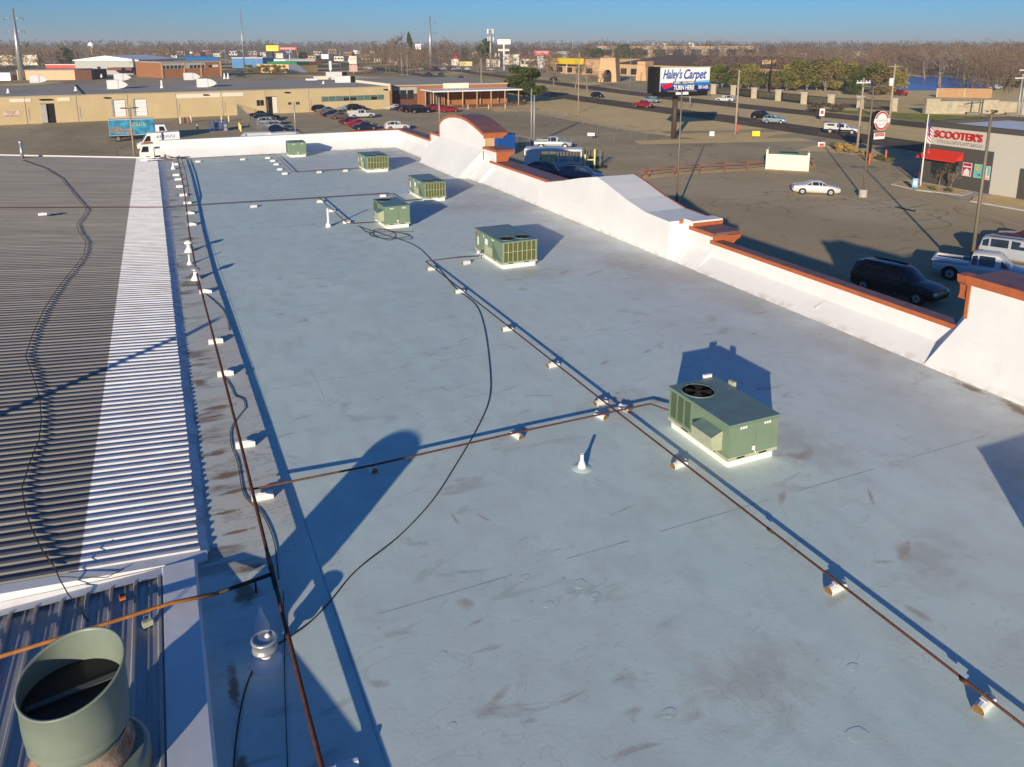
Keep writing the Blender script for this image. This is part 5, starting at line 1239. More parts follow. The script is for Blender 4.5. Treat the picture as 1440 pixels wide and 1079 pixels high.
t, H = pole('utility_pole', 'pair pole at the right edge with crossarms, left one', 'utility pole', 1428, 180, 106, .2, .15, M_STEEL); part(MB().b2((-2, -.1, H - .6), (2, .1, H - .4)), 'crossarm', M_WHITE, t)
t, H = pole('utility_pole', 'pair pole at the right edge with crossarms, right one', 'utility pole', 1433, 176, 95, .2, .15, M_STEEL); part(MB().b2((-2, -.1, H - .6), (2, .1, H - .4)), 'crossarm', M_WHITE, t); part(MB().tube([(0, 0, H - 3), (-4, -2, H - 1.2)], .07, 5), 'lamp_arm', M_WHITE, t)
t, H = pole('utility_pole', 'dark pole among the trees right of the plaza', 'pole', 1082, 130, 84, .22, .16, M_DARK)
for (u, v, vt, lb) in [(565, 108, 75, 'thin pole at the start of the road, left of the steel pylon'), (573, 109, 76, 'thin pole beside the steel pylon, second one'), (604, 91, 68, 'small pole at the foot of the steel pylon'), (633, 92, 71, 'street lamp on the far frontage beside the gable sign'), (642, 100, 79, 'thin pole beside the tiny silver cars'), (647, 92, 65, 'pale pole between the gable sign and the cell tower'),
                       (886, 119, 80, 'lamp pole on the plaza lot beside the arch'), (744, 92, 70, 'lamp pole beside the red canopy'), (784, 88, 72, 'white lamp post left of the plaza'), (799, 88, 71, 'lamp post over the yellow canopy'), (970, 150, 130, 'short white post under the billboard'), (1258, 120, 96, 'dark post beside the pond'), (479, 96, 62, 'thin pole over the far shops'), (463, 92, 66, 'second thin pole over the far shops'), (362, 100, 73, 'thin pole in front of the yellow bushes'), (318, 92, 60, 'thin pole above the blue roofs')]:
    t, H = pole('street_pole', lb, 'pole', u, v, vt, .16, .12, M_STEEL, 'distant thin poles')
# steel transmission pylons
def pylon(u, v, vt, label, r):
    t, H = pole('steel_pylon', label, 'pylon', u, v, vt, r, r * .3, M_GALV, 'steel transmission pylons', 10)
    for k, q in enumerate((.86, .68, .5)):
        for s in (-1, 1):
            part(MB().tube([(0, 0, H * q), (s * 3.6, 0, H * q + .5)], [.14, .07], 5), 'arm', M_GALV, t); part(MB().tube([(s * 3.5, 0, H * q + .45), (s * 3.5, 0, H * q - .9)], .07, 4), 'insulator', M_DARK, t)
    return t
pylon(31, 113, 12, 'leaning steel pylon with three pairs of arms on the left', 1.35)
pylon(606, 98, 22, 'white steel pylon with short arms above the road', 1.3)
t, H = pole('radio_mast', 'thin tapering radio mast behind the warehouse', 'mast', 344, 100, 13, .55, .12, M_GALV)
for k in range(8): part(MB().tube([(0, 0, H * (.3 + k * .08)), (.9, 0, H * (.3 + k * .08))], .12, 4), 'antenna', M_DARK, t)
t, H = pole('cell_tower', 'cell phone tower with a cluster of antennas', 'cell tower', 690, 98, 42, .7, .5, M_STEEL)
for k in range(9): a_ = 2 * PI * k / 9; part(MB().box((1.9 * math.cos(a_), 1.9 * math.sin(a_), H - 1 - 4.5 * (k % 3 == 0)), (.5, .5, 2.8), a_), 'antenna_panel', M_WHITE, t)
for (u, v, vt, lb) in [(805, 80, 41, 'lattice mast above the plaza trees'), (991, 80, 42, 'faint lattice mast above the brown roof'), (1149, 80, 48, 'faint mast above the woods left of the pond'), (1288, 80, 52, 'faint mast above the woods over the pond'), (1411, 80, 51, 'faint mast at the right end of the woods'), (213, 80, 53, 'faint mast above the left horizon'), (507, 80, 50, 'faint mast above the far shops')]:
    pole('distant_mast', lb, 'mast', u, v, vt, .6, .25, M_STEEL, 'faint masts on the horizon', 5)
p = G(129, 70); H = ztop(p.x, p.y, 60)
t = thing('water_tower', 'pale water tower on the left horizon', 'water tower', (p.x * .35, p.y * .35, 0)); H = ztop(p.x * .35, p.y * .35, 60)
part(MB().tube([(0, 0, 0), (0, 0, H - 5)], .7, 8), 'stem', M_WHITE, t); part(MB().lathe((0, 0, H - 7), [(1, 0), (2.6, 2.5), (3.3, 4.5), (2.6, 6.5), (.3, 8)], 16, capb=True), 'tank', M_WHITE, t)

# billboard
p = G(947, 195); t = thing('billboard', 'V shaped billboard reading Haley\'s Carpet with a red arrow on a brown steel column', 'billboard', (p.x, p.y, 0))
zb0 = ztop(p.x, p.y, 128); zt0 = ztop(p.x, p.y, 94.5)
part(MB().tube([(0, 0, 0), (0, 0, zb0 - .5)], .48, 16), 'column', mat('column_brown', (.07, .045, .03), .6), t)
BW = 11.6; hh = zt0 - zb0; rot = math.radians(-4)
face = bpy.data.objects.new('sign_face', None)
def bb(x0, x1, y0, y1, z0, z1, name, m):
    return part(MB().b2((x0, y0, z0), (x1, y1, z1)), name, m, t)
x0 = -4.7; x1 = x0 + BW
bb(x0, x1, -1.30, -1.1, zb0, zt0, 'sign_panel', mat('panel_white', (.74, .77, .78), .5, var=.04))
bb(x0 - .08, x1 + .08, -1.36, -1.301, zt0 - .06, zt0 + .06, 'frame', mat('frame_pale', (.5, .52, .4), .6)); bb(x0, x1, -1.31, -1.302, zb0, zb0 + hh * .24, 'lower_band', mat('deep_blue', (.008, .02, .16), .5)) 
bb(x0, x1, -1.31, -1.302, zb0 + hh * .24 + .003, zb0 + hh * .36, 'middle_band', mat('sky_blue', (.02, .16, .45), .5))
mb = MB(); mb.prism([(x0 + 3, -1.312, zb0 + hh * .36), (x1, -1.312, zb0 + hh * .36), (x1, -1.312, zb0 + hh * .46), (x0 + 8, -1.312, zb0 + hh * .42)], (0, 0, 0), (0, -.004, 0)); part(mb, 'pale_swoosh', mat('pale_blue', (.25, .45, .62), .5), t)
bb(x0 + 2.9, x0 + 8.1, -1.325, -1.318, zb0 + hh * .30, zb0 + hh * .42, 'dark_bar', mat('bar_grey', (.03, .05, .06), .5))
bb(x0 - 1.0, x0 - .1, -1.0, 1.2, zb0 - .3, zt0 + .1, 'end_panel', M_DARK); bb(x0 - .05, x1 - .1, -1.05, .9, zb0 - .75, zb0 - .004, 'lower_skirt', M_DARK)
mb = MB(); mb.add([(x0 - .1, 1.2, zb0), (x1, -1.0, zb0), (x1, -1.0, zt0), (x0 - .1, 1.2, zt0)], [(0, 1, 2, 3)]); mb.b2((x0 - .1, -1.05, zb0), (x1 - .4, -.95, zt0)); part(mb, 'rear_panel', M_DARK, t)
bb(-1.1, 1.8, -1.5, -1.35, zb0 - .55, zb0 - .1, 'owner_plate', M_WHITE); bb(x0, x1, -2.2, -1.4, zb0 - .75, zb0 - .68, 'catwalk', M_DARK)
HB = mat('script_blue', (.01, .06, .30), .5)
def bt(txt, size, m, x, z, fit, sh=0.0, bold=.0, nm='lettering', y=-1.335):
    o = text_mesh(txt, size, m, nm, t, .01, sh, bold, fit=fit); o.rotation_euler = (PI / 2, 0, 0); o.location = (x, y, z); return o
bt("Haley's", 2.05, HB, x0 + 2.75, zb0 + hh * .70, 4.5, .35, .045); bt('Carpet', 2.15, HB, x0 + 8.1, zb0 + hh * .69, 5.4, .35, .045)
bt('CARPET - TILE & WOOD', .5, M_WHITE, x0 + 5.5, zb0 + hh * .36, 4.8, 0, .012, y=-1.34); bt('TURN HERE', 1.0, M_WHITE, x0 + 5.5, zb0 + hh * .145, 4.9, 0, .035); bt('707-1433', .72, M_WHITE, x0 + 10.1, zb0 + hh * .145, 2.4, 0, .02)
mb = MB(); q = [(-1.35, 0), (-.65, .52), (-.62, .28), (1.0, .62), (1.1, -.15), (-.5, -.42), (-.45, -.62)]
mb.prism([(x0 + 1.6 + x, -1.33, zb0 + hh * .22 + z) for x, z in q], (0, 0, 0), (0, -.01, 0)); part(mb, 'red_arrow', mat('arrow_red', (.6, .01, .02), .5), t)

t.scale = (.84, 1, 1)
# round pole sign
p = G(1222, 226); t = thing('pole_sign', 'round white sign with a red ring above a small red panel on a black pole', 'sign', (p.x, p.y, 0)); H = ztop(p.x, p.y, 156.5)
r_ = 1.32; zc2 = H - r_
part(MB().tube([(0, 0, 0), (0, 0, H - .2)], .17, 8), 'shaft', M_DARK, t)
sx = 1.75
part(MB().tube([(sx - .1, -.1, zc2), (sx - .1, .9, zc2)], r_ * 1.0, 32) if False else MB().tube([(sx - .35, .55, zc2), (sx - .35, -.12, zc2)], r_, 32), 'drum', M_DARK, t)
disc = part(MB().tube([(sx - .3, -.13, zc2), (sx - .3, -.17, zc2)], r_ * 1.0, 32), 'sign_face', M_WHITE, t)
mb = MB(); ro, ri, n = r_ * .95, r_ * .76, 36; vs = []
for k in range(n):
    a_ = 2 * PI * k / n; vs += [(sx - .3 + ro * math.cos(a_), -.176, zc2 + ro * math.sin(a_)), (sx - .3 + ri * math.cos(a_), -.176, zc2 + ri * math.sin(a_))]
mb.add(vs, [(2 * k, 2 * k + 1, (2 * k + 3) % (2 * n), (2 * k + 2) % (2 * n)) for k in range(n)]); part(mb, 'red_ring', M_RED, disc)
part(MB().b2((sx - .3 - 1.45, -.21, zc2 - .28), (sx - .3 + 1.5, -.18, zc2 + .26)), 'white_banner', M_WHITE, disc)
scribble(disc, mat('grey_letters', (.25, .28, .30), .5), sx - 1.35, sx + .85, zc2, .3, -.216, 4, .4)
scribble(disc, mat('green_letters', (.12, .42, .27), .5), sx - .85, sx + .3, zc2 - .5, .26, -.18, 5, .6)
part(MB().b2((sx - 1.5, -.1, zc2 - 2.55), (sx + .6, .5, zc2 - 1.55)), 'lower_box', M_DARK, t); lp = part(MB().b2((sx - 1.45, -.16, zc2 - 2.5), (sx + .55, -.102, zc2 - 1.6)), 'lower_face', M_WHITE, t)
part(MB().b2((sx - 1.3, -.175, zc2 - 2.1), (sx + .4, -.163, zc2 - 1.68)), 'red_band', M_RED, lp); scribble(lp, M_WHITE, sx - 1.2, sx + .3, zc2 - 1.9, .16, -.185, 6, .4)
for dx in (-2.6, 1.9):
    tt = thing('bollard', 'orange bollard %s of the round sign pole' % ('left' if dx < 0 else 'right'), 'bollard', (p.x + dx, p.y - 1.6 + dx * .3, 0), 0, 'orange bollards'); part(MB().lathe((0, 0, 0), [(.12, 0), (.12, 1.4), (.06, 1.5)], 12), 'post', mat('bollard_orange', (.6, .10, .03), .5), tt)

# small signs
def small_sign(u, v, vt, wd, hf, m, label, m2=None, name='small_sign', az=-.5):
    p = G(u, v); H = ztop(p.x, p.y, vt); t = thing(name, label, 'sign', (p.x, p.y, 0), az); part(MB().tube([(0, .03, 0), (0, .03, H)], .045, 6), 'post', M_STEEL, t)
    f = part(MB().b2((-wd / 2, -.04, H - hf), (wd / 2, -.02, H)), 'plate', m, t)
    if m2: part(MB().b2((-wd * .3, -.05, H - hf * .75), (wd * .3, -.0405, H - hf * .25)), 'print', m2, f)
    return t
small_sign(1063, 191, 184.5, 1.3, .9, mat('bright_yellow', (.85, .62, .01), .5), 'bright yellow yard sign beside the driveway')
small_sign(1001, 191, 185, .8, .8, M_WHITE, 'tiny white round yard sign near the billboard', name='small_sign')
small_sign(831, 196, 187, 1.2, .5, M_WHITE, 'small white board sign on a post by the verge')
small_sign(1155, 170, 153, 1.0, 1.5, M_WHITE, 'white and red keep right sign on the median', M_RED)
small_sign(1286, 268, 251, .55, 1.0, mat('sign_blue', (.15, .4, .6), .5), 'blue and white accessible parking sign on the island', M_WHITE, az=-.9)
small_sign(1037, 190, 176, .3, 1.2, M_RED, 'red and white marker beside the pale wooden pole')
small_sign(1155, 206, 200, 1.1, .8, M_WHITE, 'small white sign with red print on the corner planter', M_RED)
small_sign(593, 91, 68, 4.5, 2.2, mat('sign_green', (.01, .25, .13), .5), 'green street sign above the far junction', az=0) if False else None
# flag
p = G(1294, 262); H = ztop(p.x, p.y, 163); t = thing('flag_pole', 'white flagpole in the island before the coffee shop', 'flagpole', (p.x, p.y, 0)); part(MB().tube([(0, 0, 0), (0, 0, H)], [.09, .05], 8), 'shaft', M_WHITE, t); part(MB().lathe((0, 0, H), [(.1, 0), (.12, .1), (.02, .2)], 8), 'finial', M_GALV, t)
ft = thing('flag', 'American flag hanging limp from the white flagpole', 'flag', (p.x, p.y, 0)); mb = MB(); vs = []; NX, NZ = 13, 10
for j in range(NZ + 1):
    for i in range(NX + 1):
        q = i / NX; s_ = j / NZ
        vs.append((.08 + (q * 1.35) * (1 - .15 * s_) * (.55 + .45 * math.cos(q * 2)), -.12 * math.sin(q * 11 + s_ * 2) - q * .2, H - .25 - s_ * 1.9 - q * 2.0 - .1 * math.sin(q * 7)))
fs = []; mis = []
for j in range(NZ):
    for i in range(NX): mb.add([], []); fs.append((j * (NX + 1) + i, j * (NX + 1) + i + 1, (j + 1) * (NX + 1) + i + 1, (j + 1) * (NX + 1) + i)); mis.append(2 if (i < 6 and j < 6) else (0 if j % 2 == 0 else 1))
mb.add(vs, fs, 0, True); mb.mi = mis
part(mb, 'cloth', [mat('flag_red', (.45, .02, .03), .8), mat('flag_white', (.75, .75, .75), .8), mat('flag_blue', (.03, .05, .2), .8)], ft)

# rail fence
rail = [G(*q) for q in [(902, 250), (912, 249.5), (948, 246.5), (983, 244), (1018, 241.5), (1050, 240.5), (1082, 237), (1113, 236.5), (1143, 234.5)]]
t = thing('rail_fence', 'rusty red pipe rail fence along the dry planting strip', 'fence', (0, 0, 0))
for i, q in enumerate(rail): part(MB().tube([(q.x, q.y, 0), (q.x, q.y, 1.05)], .07, 7), 'post', M_RAIL, t)
for i in range(len(rail) - 1):
    a_, b_ = rail[i], rail[i + 1]; part(MB().tube([(a_.x, a_.y, 1.05), (b_.x, b_.y, 1.05)], .06, 6), 'top_rail', M_RAIL, t); part(MB().tube([(a_.x, a_.y, .5), (b_.x, b_.y, .5)], .045, 6), 'middle_rail', M_RAIL, t)
# chain link fences
def chain(name, label, pts, h=1.9, step=.45):
    t = thing(name, label, 'fence', (0, 0, 0)); posts = 0
    mesh = MB(); 
    for i in range(len(pts) - 1):
        a_, b_ = pts[i], pts[i + 1]; L = (b_ - a_).length; d = (b_ - a_) / L; n = max(1, round(L / 3.2))
        for k in range(n): q = a_ + d * (L * k / n); part(MB().tube([(q.x, q.y, 0), (q.x, q.y, h + .1)], .035, 6), 'post', mat('fence_grey', (.2, .19, .17), .7), t)
        x = 0
        while x < L:
            for s in (-1, 1):
                e = x + s * h
                if 0 <= e <= L: q0, q1 = a_ + d * x, a_ + d * e; mesh.tube([(q0.x, q0.y, .05), (q1.x, q1.y, h)], .011, 3, caps=False, sm=False)
            x += step
        mesh.tube([(a_.x, a_.y, h), (b_.x, b_.y, h)], .03, 4)
    part(mesh, 'wire_mesh', mat('fence_grey', (.2, .19, .17), .7), t, kind='stuff')
chain('chain_link_fence', 'slanting chain link fence beside the row of parked cars', [G(333, 161), G(352, 180), G(380, 200)], 2.4, .3)
chain('chain_link_fence', 'low chain link fence along the dry verge', [G(700, 150), G(744, 160), G(800, 172), G(880, 189), G(925, 196)], 1.5, .6)
chain('chain_link_fence', 'chain link fence around the silver pickup yard', [G(660, 190), G(745, 211), G(840, 205), G(930, 198)], 1.8, .45)
# bollards and blue rack by the warehouse
for i, (u, v, m, lb) in enumerate([(254, 174, M_CREAM, 'cream bollard, leftmost near the warehouse wall'), (260, 173, M_CAP, 'orange bollard, second from left near the warehouse'), (265, 173, M_CAP, 'orange bollard, third near the warehouse'), (269, 172, M_CREAM, 'cream bollard, fourth near the warehouse'), (278, 185, M_YEL, 'yellow bollard left of the blue rack'), (319, 182, M_YEL, 'yellow bollard just right of the blue rack'), (312, 172, M_YEL, 'yellow bollard behind the blue rack, left'), (322, 171, M_YEL, 'yellow bollard behind the blue rack, right'), (337, 182, M_YEL, 'yellow bollard right of the blue rack, nearer pair'), (339, 185, M_YEL, 'yellow bollard right of the blue rack, last')]):
    p = G(u, v); t = thing('bollard', lb, 'bollard', (p.x, p.y, 0), 0, 'bollards behind the building'); part(MB().lathe((0, 0, 0), [(.16, 0), (.16, 1.15), (.08, 1.25)], 10), 'post', m, t)
p = G(308, 184); t = thing('storage_rack', 'blue steel storage rack with upright frames near the warehouse', 'rack', (p.x, p.y, 0))
for x in (-1.5, -.8, 0, .7, 1.5): part(MB().b2((x - .07, -.5, 0), (x + .07, .5, 2.0)), 'upright', M_BLUE, t)
for z in (.5, 1.9): part(MB().b2((-1.5, -.58, z), (1.5, -.51, z + .1)), 'beam', M_BLUE, t)
part(MB().b2((-.7, -.4, 0), (-.1, .4, 1.5)), 'drum_load', M_DARK, t); part(MB().b2((.8, -.4, .0), (1.4, .4, 1.2)), 'drum_load', M_STEEL, t)
# stone pillars with black iron fence
PB = [G(*q) for q in [(1004, 132.5), (1032, 134.5), (1061, 138.5), (1095, 142), (1131, 146.5), (1169, 150.5), (1210, 153), (1257, 156.5)]]
for i, q in enumerate(PB):
    t = thing('stone_pillar', ['first', 'second', 'third', 'fourth', 'fifth', 'sixth', 'seventh', 'eighth'][i] + ' buff stone pillar of the iron fence from the left', 'pillar', (q.x, q.y, 0), math.radians(-60), 'stone pillars of the iron fence')
    part(MB().b2((-.8, -.8, 0), (.8, .8, 2.9)), 'shaft', M_STONE, t); part(MB().b2((-1, -1, 2.905), (1, 1, 3.15)), 'cap_stone', M_KERB, t)
for i in range(len(PB) - 1):
    a_, b_ = PB[i], PB[i + 1]; L = (b_ - a_).length; d = (b_ - a_) / L
    t = thing('iron_fence', 'black iron picket fence bay %s from the left' % ['first', 'second', 'third', 'fourth', 'fifth', 'sixth', 'seventh'][i], 'fence', (0, 0, 0), 0, 'iron fence bays between stone pillars')
    mb = MB(); x = 1.1
    while x < L - 1: q = a_ + d * x; mb.tube([(q.x, q.y, .1), (q.x, q.y, 2.4)], .05, 3, sm=False); x += .22
    part(mb, 'pickets', M_DARK, t, kind='stuff')
    for z in (.3, 2.2): part(MB().tube([a_ + d * .9 + Vector((0, 0, z)), b_ - d * .9 + Vector((0, 0, z))], .05, 4), 'rail', M_DARK, t)
# long low stone sign walls
def swall(px0, px1, h, label, name='stone_wall', th=.8):
    a_, b_ = G(*px0), G(*px1); L = (b_ - a_).length; az = math.atan2(b_.y - a_.y, b_.x - a_.x); cpt = (a_ + b_) / 2
    t = thing(name, label, 'wall', (cpt.x, cpt.y, 0), az); part(MB().b2((-L / 2, -th / 2, 0), (L / 2, th / 2, h)), 'wall', M_STONE, t); part(MB().b2((-L / 2 - .1, -th / 2 - .1, h + .002), (L / 2 + .1, th / 2 + .1, h + .15)), 'cap_stone', M_KERB, t); return t, L
t, L = swall((1299, 160), (1318, 160), 3.3, 'tall end block of the stone entrance wall', th=1.4)
t, L = swall((1319, 160), (1374, 160), 2.7, 'stone entrance wall with faint lettering and a grey emblem')
scribble(t, mat('faded_letters', (.30, .16, .13), .8), -.4, 3.4, 1.7, .5, -.42, 3, .4)
part(MB().tube([(-2.2, -.41, 1.7), (-2.2, -.47, 1.7)], .6, 14), 'emblem', M_STEEL, t)
swall((1376, 160), (1400, 160), 3.0, 'stone wall block right of the lettered entrance wall'); swall((1402, 160), (1460, 163), 2.7, 'stone wall running off the right edge')
a_, b_ = G(1316, 137), G(1394, 138); t = thing('wooden_fence', 'brown wooden screen fence below the winter trees', 'fence', (0, 0, 0)); d = (b_ - a_); n = 40
for k in range(n): q = a_ + d * (k / n); e = a_ + d * ((k + .96) / n); part(MB().tube([(q.x, q.y, 1.4), (e.x, e.y, 1.4)], .0, 3) if False else MB().box(((q.x + e.x) / 2, (q.y + e.y) / 2, 1.35), ((e - q).length, .1, 2.7), math.atan2(d.y, d.x)), 'board', mat('fence_board', (.42, .25, .12), .9, var=.2, scale=2) if k not in (0, 20) else M_STONE, t)

# ================================================================== BUILDINGS AROUND
def frame_of(px0, px1):
    a, b = G(*px0), G(*px1); d = b - a; return a, b, d.length, math.atan2(d.y, d.x)
def bbox(t, x0, x1, y0, y1, z0, z1, name, m, label=None): return part(MB().b2((x0, y0, z0), (x1, y1, z1)), name, m, t, label)
# --- long beige warehouse. local x along its front, local -y is the front face
A0 = Vector((-52, 181.5, 0)); A1 = Vector((53.5, 192.3, 0)); L = (A1 - A0).length; az = math.atan2(A1.y - A0.y, A1.x - A0.x)
wt = thing('warehouse', 'long low beige block warehouse with a grey roof and white loading doors', 'warehouse', A0, az)
HW = ztop(10, 188.0, 129.5)
def wx(u, v=160):     # picture column on the front face -> local x
    d = ray(u, v); 
    # intersect with the plane of the facade
    n = Vector((-math.sin(az), math.cos(az))); t_ = (A0.x * n.x + A0.y * n.y) / (d[0] * n.x + d[1] * n.y)
    q = Vector((d[0] * t_, d[1] * t_)); return (q - A0.xy).dot(Vector((math.cos(az), math.sin(az))))
def wz(u, v):
    n = Vector((-math.sin(az), math.cos(az))); d = ray(u, v); t_ = (A0.x * n.x + A0.y * n.y) / (d[0] * n.x + d[1] * n.y); return CAMZ + d[2] * t_
DW = 46
bbox(wt, 0, L, .3, DW, 0, HW - .02, 'wall', M_BEIGE); 
doors = [(58, 78, 146, 169), (158.5, 178, 140.5, 162.5), (188.5, 208, 139.5, 161.5), (375.5, 391, 136, 155)]
xs = [0] + [q for d in doors for q in (wx(d[0]), wx(d[1]))] + [L]
for i in range(0, len(xs), 2): bbox(wt, xs[i], xs[i + 1], 0, .298, 0, HW, 'wall', M_BEIGE)
for i, d in enumerate(doors):
    a, b = wx(d[0]), wx(d[1]); zt = wz(d[0], d[2]); zbm = 0.0 if i in (0, 3) else .7
    bbox(wt, a, b, 0.001, .298, zt, HW - .001, 'wall', M_BEIGE)
    if zbm: bbox(wt, a, b, 0.001, .298, 0, zbm, 'wall', M_BEIGE)
    if i in (0, 3): bbox(wt, a + .02, b - .02, .24, .297, 0, zt, 'open_doorway', M_DARK); bbox(wt, (a if i == 0 else b - 1.1), (a + 1.0 if i == 0 else b - .05), -.08, .0 - .004, .1, zt - .1, 'door_leaf', M_KERB if i == 0 else M_CREAM)
    else:
        bbox(wt, a + .4, b - .1, .10, .18, zbm + .02, zt - .15, 'loading_door', M_WHITE); 
        for k in range(1, 4): bbox(wt, a + .42, b - .12, .09, .099, zbm + k * (zt - zbm) / 4, zbm + k * (zt - zbm) / 4 + .05, 'door_seam', M_KERB)
        bbox(wt, a, a + .35, .0, .2, zbm, zt - .01, 'door_jamb', M_STEEL)
for (u0, u1, v0, v1) in [(16, 46, 134.5, 144), (83, 101, 134.5, 142.5), (250, 312, 129, 138.5), (314, 344.5, 127.5, 136)]:
    bbox(wt, wx(u0), wx(u1), -.06, -.003, wz(u0, v1), min(wz(u0, v0), HW - .35), 'cream_panel', M_CREAM)
for u in (36.5, 109, 180.5, 249, 313.5, 374, 435, 492.5):
    x = wx(u); bbox(wt, x - .05, x + .05, -.09, -.003, 0, HW - .1, 'downspout', M_KERB); bbox(wt, x + .5, x + .58, -.05, -.003, .6, HW - 2.2, 'conduit', M_STEEL)
for (u0, u1, v0, v1) in [(362, 372, 141, 149), (406, 410.5, 144, 147.5), (417, 422, 143.5, 147.3)]:
    w_ = bbox(wt, wx(u0), wx(u1), -.04, -.003, wz(u0, v1), wz(u0, v0), 'window', M_GLASS); bbox(wt, (wx(u0) + wx(u1)) / 2 - .04, (wx(u0) + wx(u1)) / 2 + .04, -.06, -.041, wz(u0, v1), wz(u0, v0), 'mullion', M_STEEL)
x0, x1 = wx(453), wx(541)
z0_, z1_ = wz(500, 141.5), wz(500, 134.5); n = 9
for k in range(n):
    a = x0 + (x1 - x0) * k / n; b = x0 + (x1 - x0) * (k + 1) / n
    p_ = bbox(wt, a + .05, b - .05, -.05, -.003, z0_, z1_, 'pane', M_TEAL)
    if k in (3, 4, 7): bbox(wt, a + .1, b - .1, -.07, -.051, z0_ + .05, z0_ + .75, 'open_sash', M_GLASS)
for u in (62, 65, 70, 152, 291, 405, 543): bbox(wt, wx(u) - .5, wx(u) + .5, -.5, -.003, HW - .75, HW - .5, 'wall_lamp', M_DARK)
bbox(wt, -.2, L + .0, -.12, .3, HW + .005, HW + .16, 'coping', M_GREYROOF); bbox(wt, -.2, L - .3, .302, DW, HW - .015, HW + .12, 'roof', M_GREYROOF)
bbox(wt, L - .25, L + .15, -.14, DW, HW - 1, HW + .75, 'end_parapet', M_CREAM)
bbox(wt, L - 5.5, L - 1.2, DW - 1.2, DW - .8, HW + .121, HW + 1.1, 'rear_parapet', M_CREAM)
bbox(wt, L + .16, L + .5, -.16, 2.0, 0, HW + .7, 'brick_pilaster', M_BRICK)
# sign print on its wall
bbox(wt, wx(6), wx(28), -.05, -.003, wz(10, 164), wz(10, 156), 'notice_board', mat('pale_pink', (.66, .5, .42), .8))
scribble(wt, M_REDBRICK, wx(8), wx(23), wz(10, 157.4), .28, -.06, 7); scribble(wt, M_REDBRICK, wx(10), wx(22), wz(10, 159.8), .28, -.06, 8); scribble(wt, M_DARK, wx(7), wx(27), wz(10, 163), .3, -.06, 9)
# rooftop exhaust hoods
def hood(u, v, label):
    p = G(u, v, HW + .12); t = thing('exhaust_hood', label, 'roof vent', (p.x, p.y, HW + .12), az, 'white exhaust hoods on the warehouse roof')
    part(MB().b2((-1.3, -1.1, 0), (.9, 1.1, 2.0)), 'housing', M_WHITE, t)
    part(MB().prism([(.91, -1.0, 0), (.91, -1.0, 1.95), (1.6, -1.0, 1.85), (2.4, -1.0, 1.4), (3.0, -1.0, .85), (2.2, -1.0, .3)], (0, 0, 0), (0, 2.0, 0)), 'snout', M_WHITE, t)
for u, v, lb in [(50, 116.5, 'white exhaust hood on the left end of the warehouse roof'), (168, 113.5, 'white exhaust hood, farther of the touching pair'), (160, 125, 'white exhaust hood, nearer of the touching pair'), (266, 112.5, 'white exhaust hood in front of the brown brick building'), (286, 122.5, 'white exhaust hood right of the one before the brick building')]: hood(u, v, lb)
for u, v, h, lb in [(228, 124, 1.8, 'thin white vent on the warehouse roof'), (316, 111, 1.6, 'left of two short white vents on the warehouse roof'), (321, 111, 1.6, 'right of two short white vents on the warehouse roof'), (143, 109, 1.0, 'small white vent at the roof seam'), (12, 131, .9, 'small white vent at the left wall top'), (107, 128, .9, 'small white vent above the door panels'), (455, 118, .7, 'small white vent on the right part of the roof')]:
    p = G(u, v, HW + .12); t = thing('roof_vent', lb, 'roof vent', (p.x, p.y, HW + .12)); part(MB().lathe((0, 0, 0), [(.45, 0), (.25, h * .4), (.22, h)], 10), 'pipe', M_WHITE, t)
for u, v, w1, lb in [(486, 116, 2.6, 'white air conditioner with a dark side on the warehouse roof'), (474, 109, 3.2, 'pale air conditioner at the back of the warehouse roof'), (441, 113, 2.0, 'flat white skylight on the warehouse roof')]:
    p = G(u, v, HW + .12); t = thing('roof_air_conditioner', lb, 'air conditioner', (p.x, p.y, HW + .12), az); hh_ = .5 if 'skylight' in lb else 1.7
    part(MB().b2((-w1, -1, 0), (w1 * .4, 1, hh_)), 'casing', M_WHITE, t); 
    if hh_ > 1: part(MB().b2((w1 * .4 + .004, -1, 0), (w1 * .9, 1, hh_ - .1)), 'coil', M_DARK, t)
# seams of the warehouse roof
bbox(wt, wx(120), wx(120) + .5, 1, DW, HW + .121, HW + .16, 'roof_seam', M_DARK); 

# --- brick annex with canopy
at = thing('brick_annex', 'low brown brick annex with a flat grey roof and a white porch canopy', 'building', (54.6, 196, 0), 0)
bbox(at, 0, 32, 0, 42, 0, 5.2, 'wall', M_BRICK); bbox(at, -.1, 32.2, -.15, 42.2, 5.203, 5.5, 'roof', M_GREYROOF)
bbox(at, .2, 7.0, -.06, -.003, 0, 4.9, 'darker_brick_bay', M_REDBRICK)  # bay coloured darker than the rest of the brick wall
bbox(at, .2, 7.0, -.09, -.062, 3.3, 4.9, 'grey_band', M_KERB)
for k in range(3): w_ = bbox(at, .7 + k * 1.9, 2.3 + k * 1.9, -.13, -.0905, 2.0, 4.2, 'window', M_GLASS)
bbox(at, 14, 21, -.25, -.003, 4.4, 5.7, 'parapet_sign_band', M_CREAM)
for k in range(4): bbox(at, 9.4 + k * 1.5, 10.4 + k * 1.5, -.05, -.003, .2, 3.4, 'door_pane', M_GLASS)
bbox(at, 8, 32, -9.5, .1, 4.05, 4.35, 'canopy', M_WHITE)
for k in range(7): part(MB().tube([(8.3 + k * 3.8, -9.2, 0), (8.3 + k * 3.8, -9.2, 4.04)], .14, 8), 'column', M_TAN, at)
for k in range(5): part(MB().tube([(9 + k * 5, -.8, 0), (9 + k * 5, -.8, 4.04)], .14, 8), 'column', M_TAN, at)
part(MB().b2((6.9, -10.5, 0), (33, -.2, .14)), 'porch_floor', mat('brick_paving', (.36, .2, .12), .9), at)
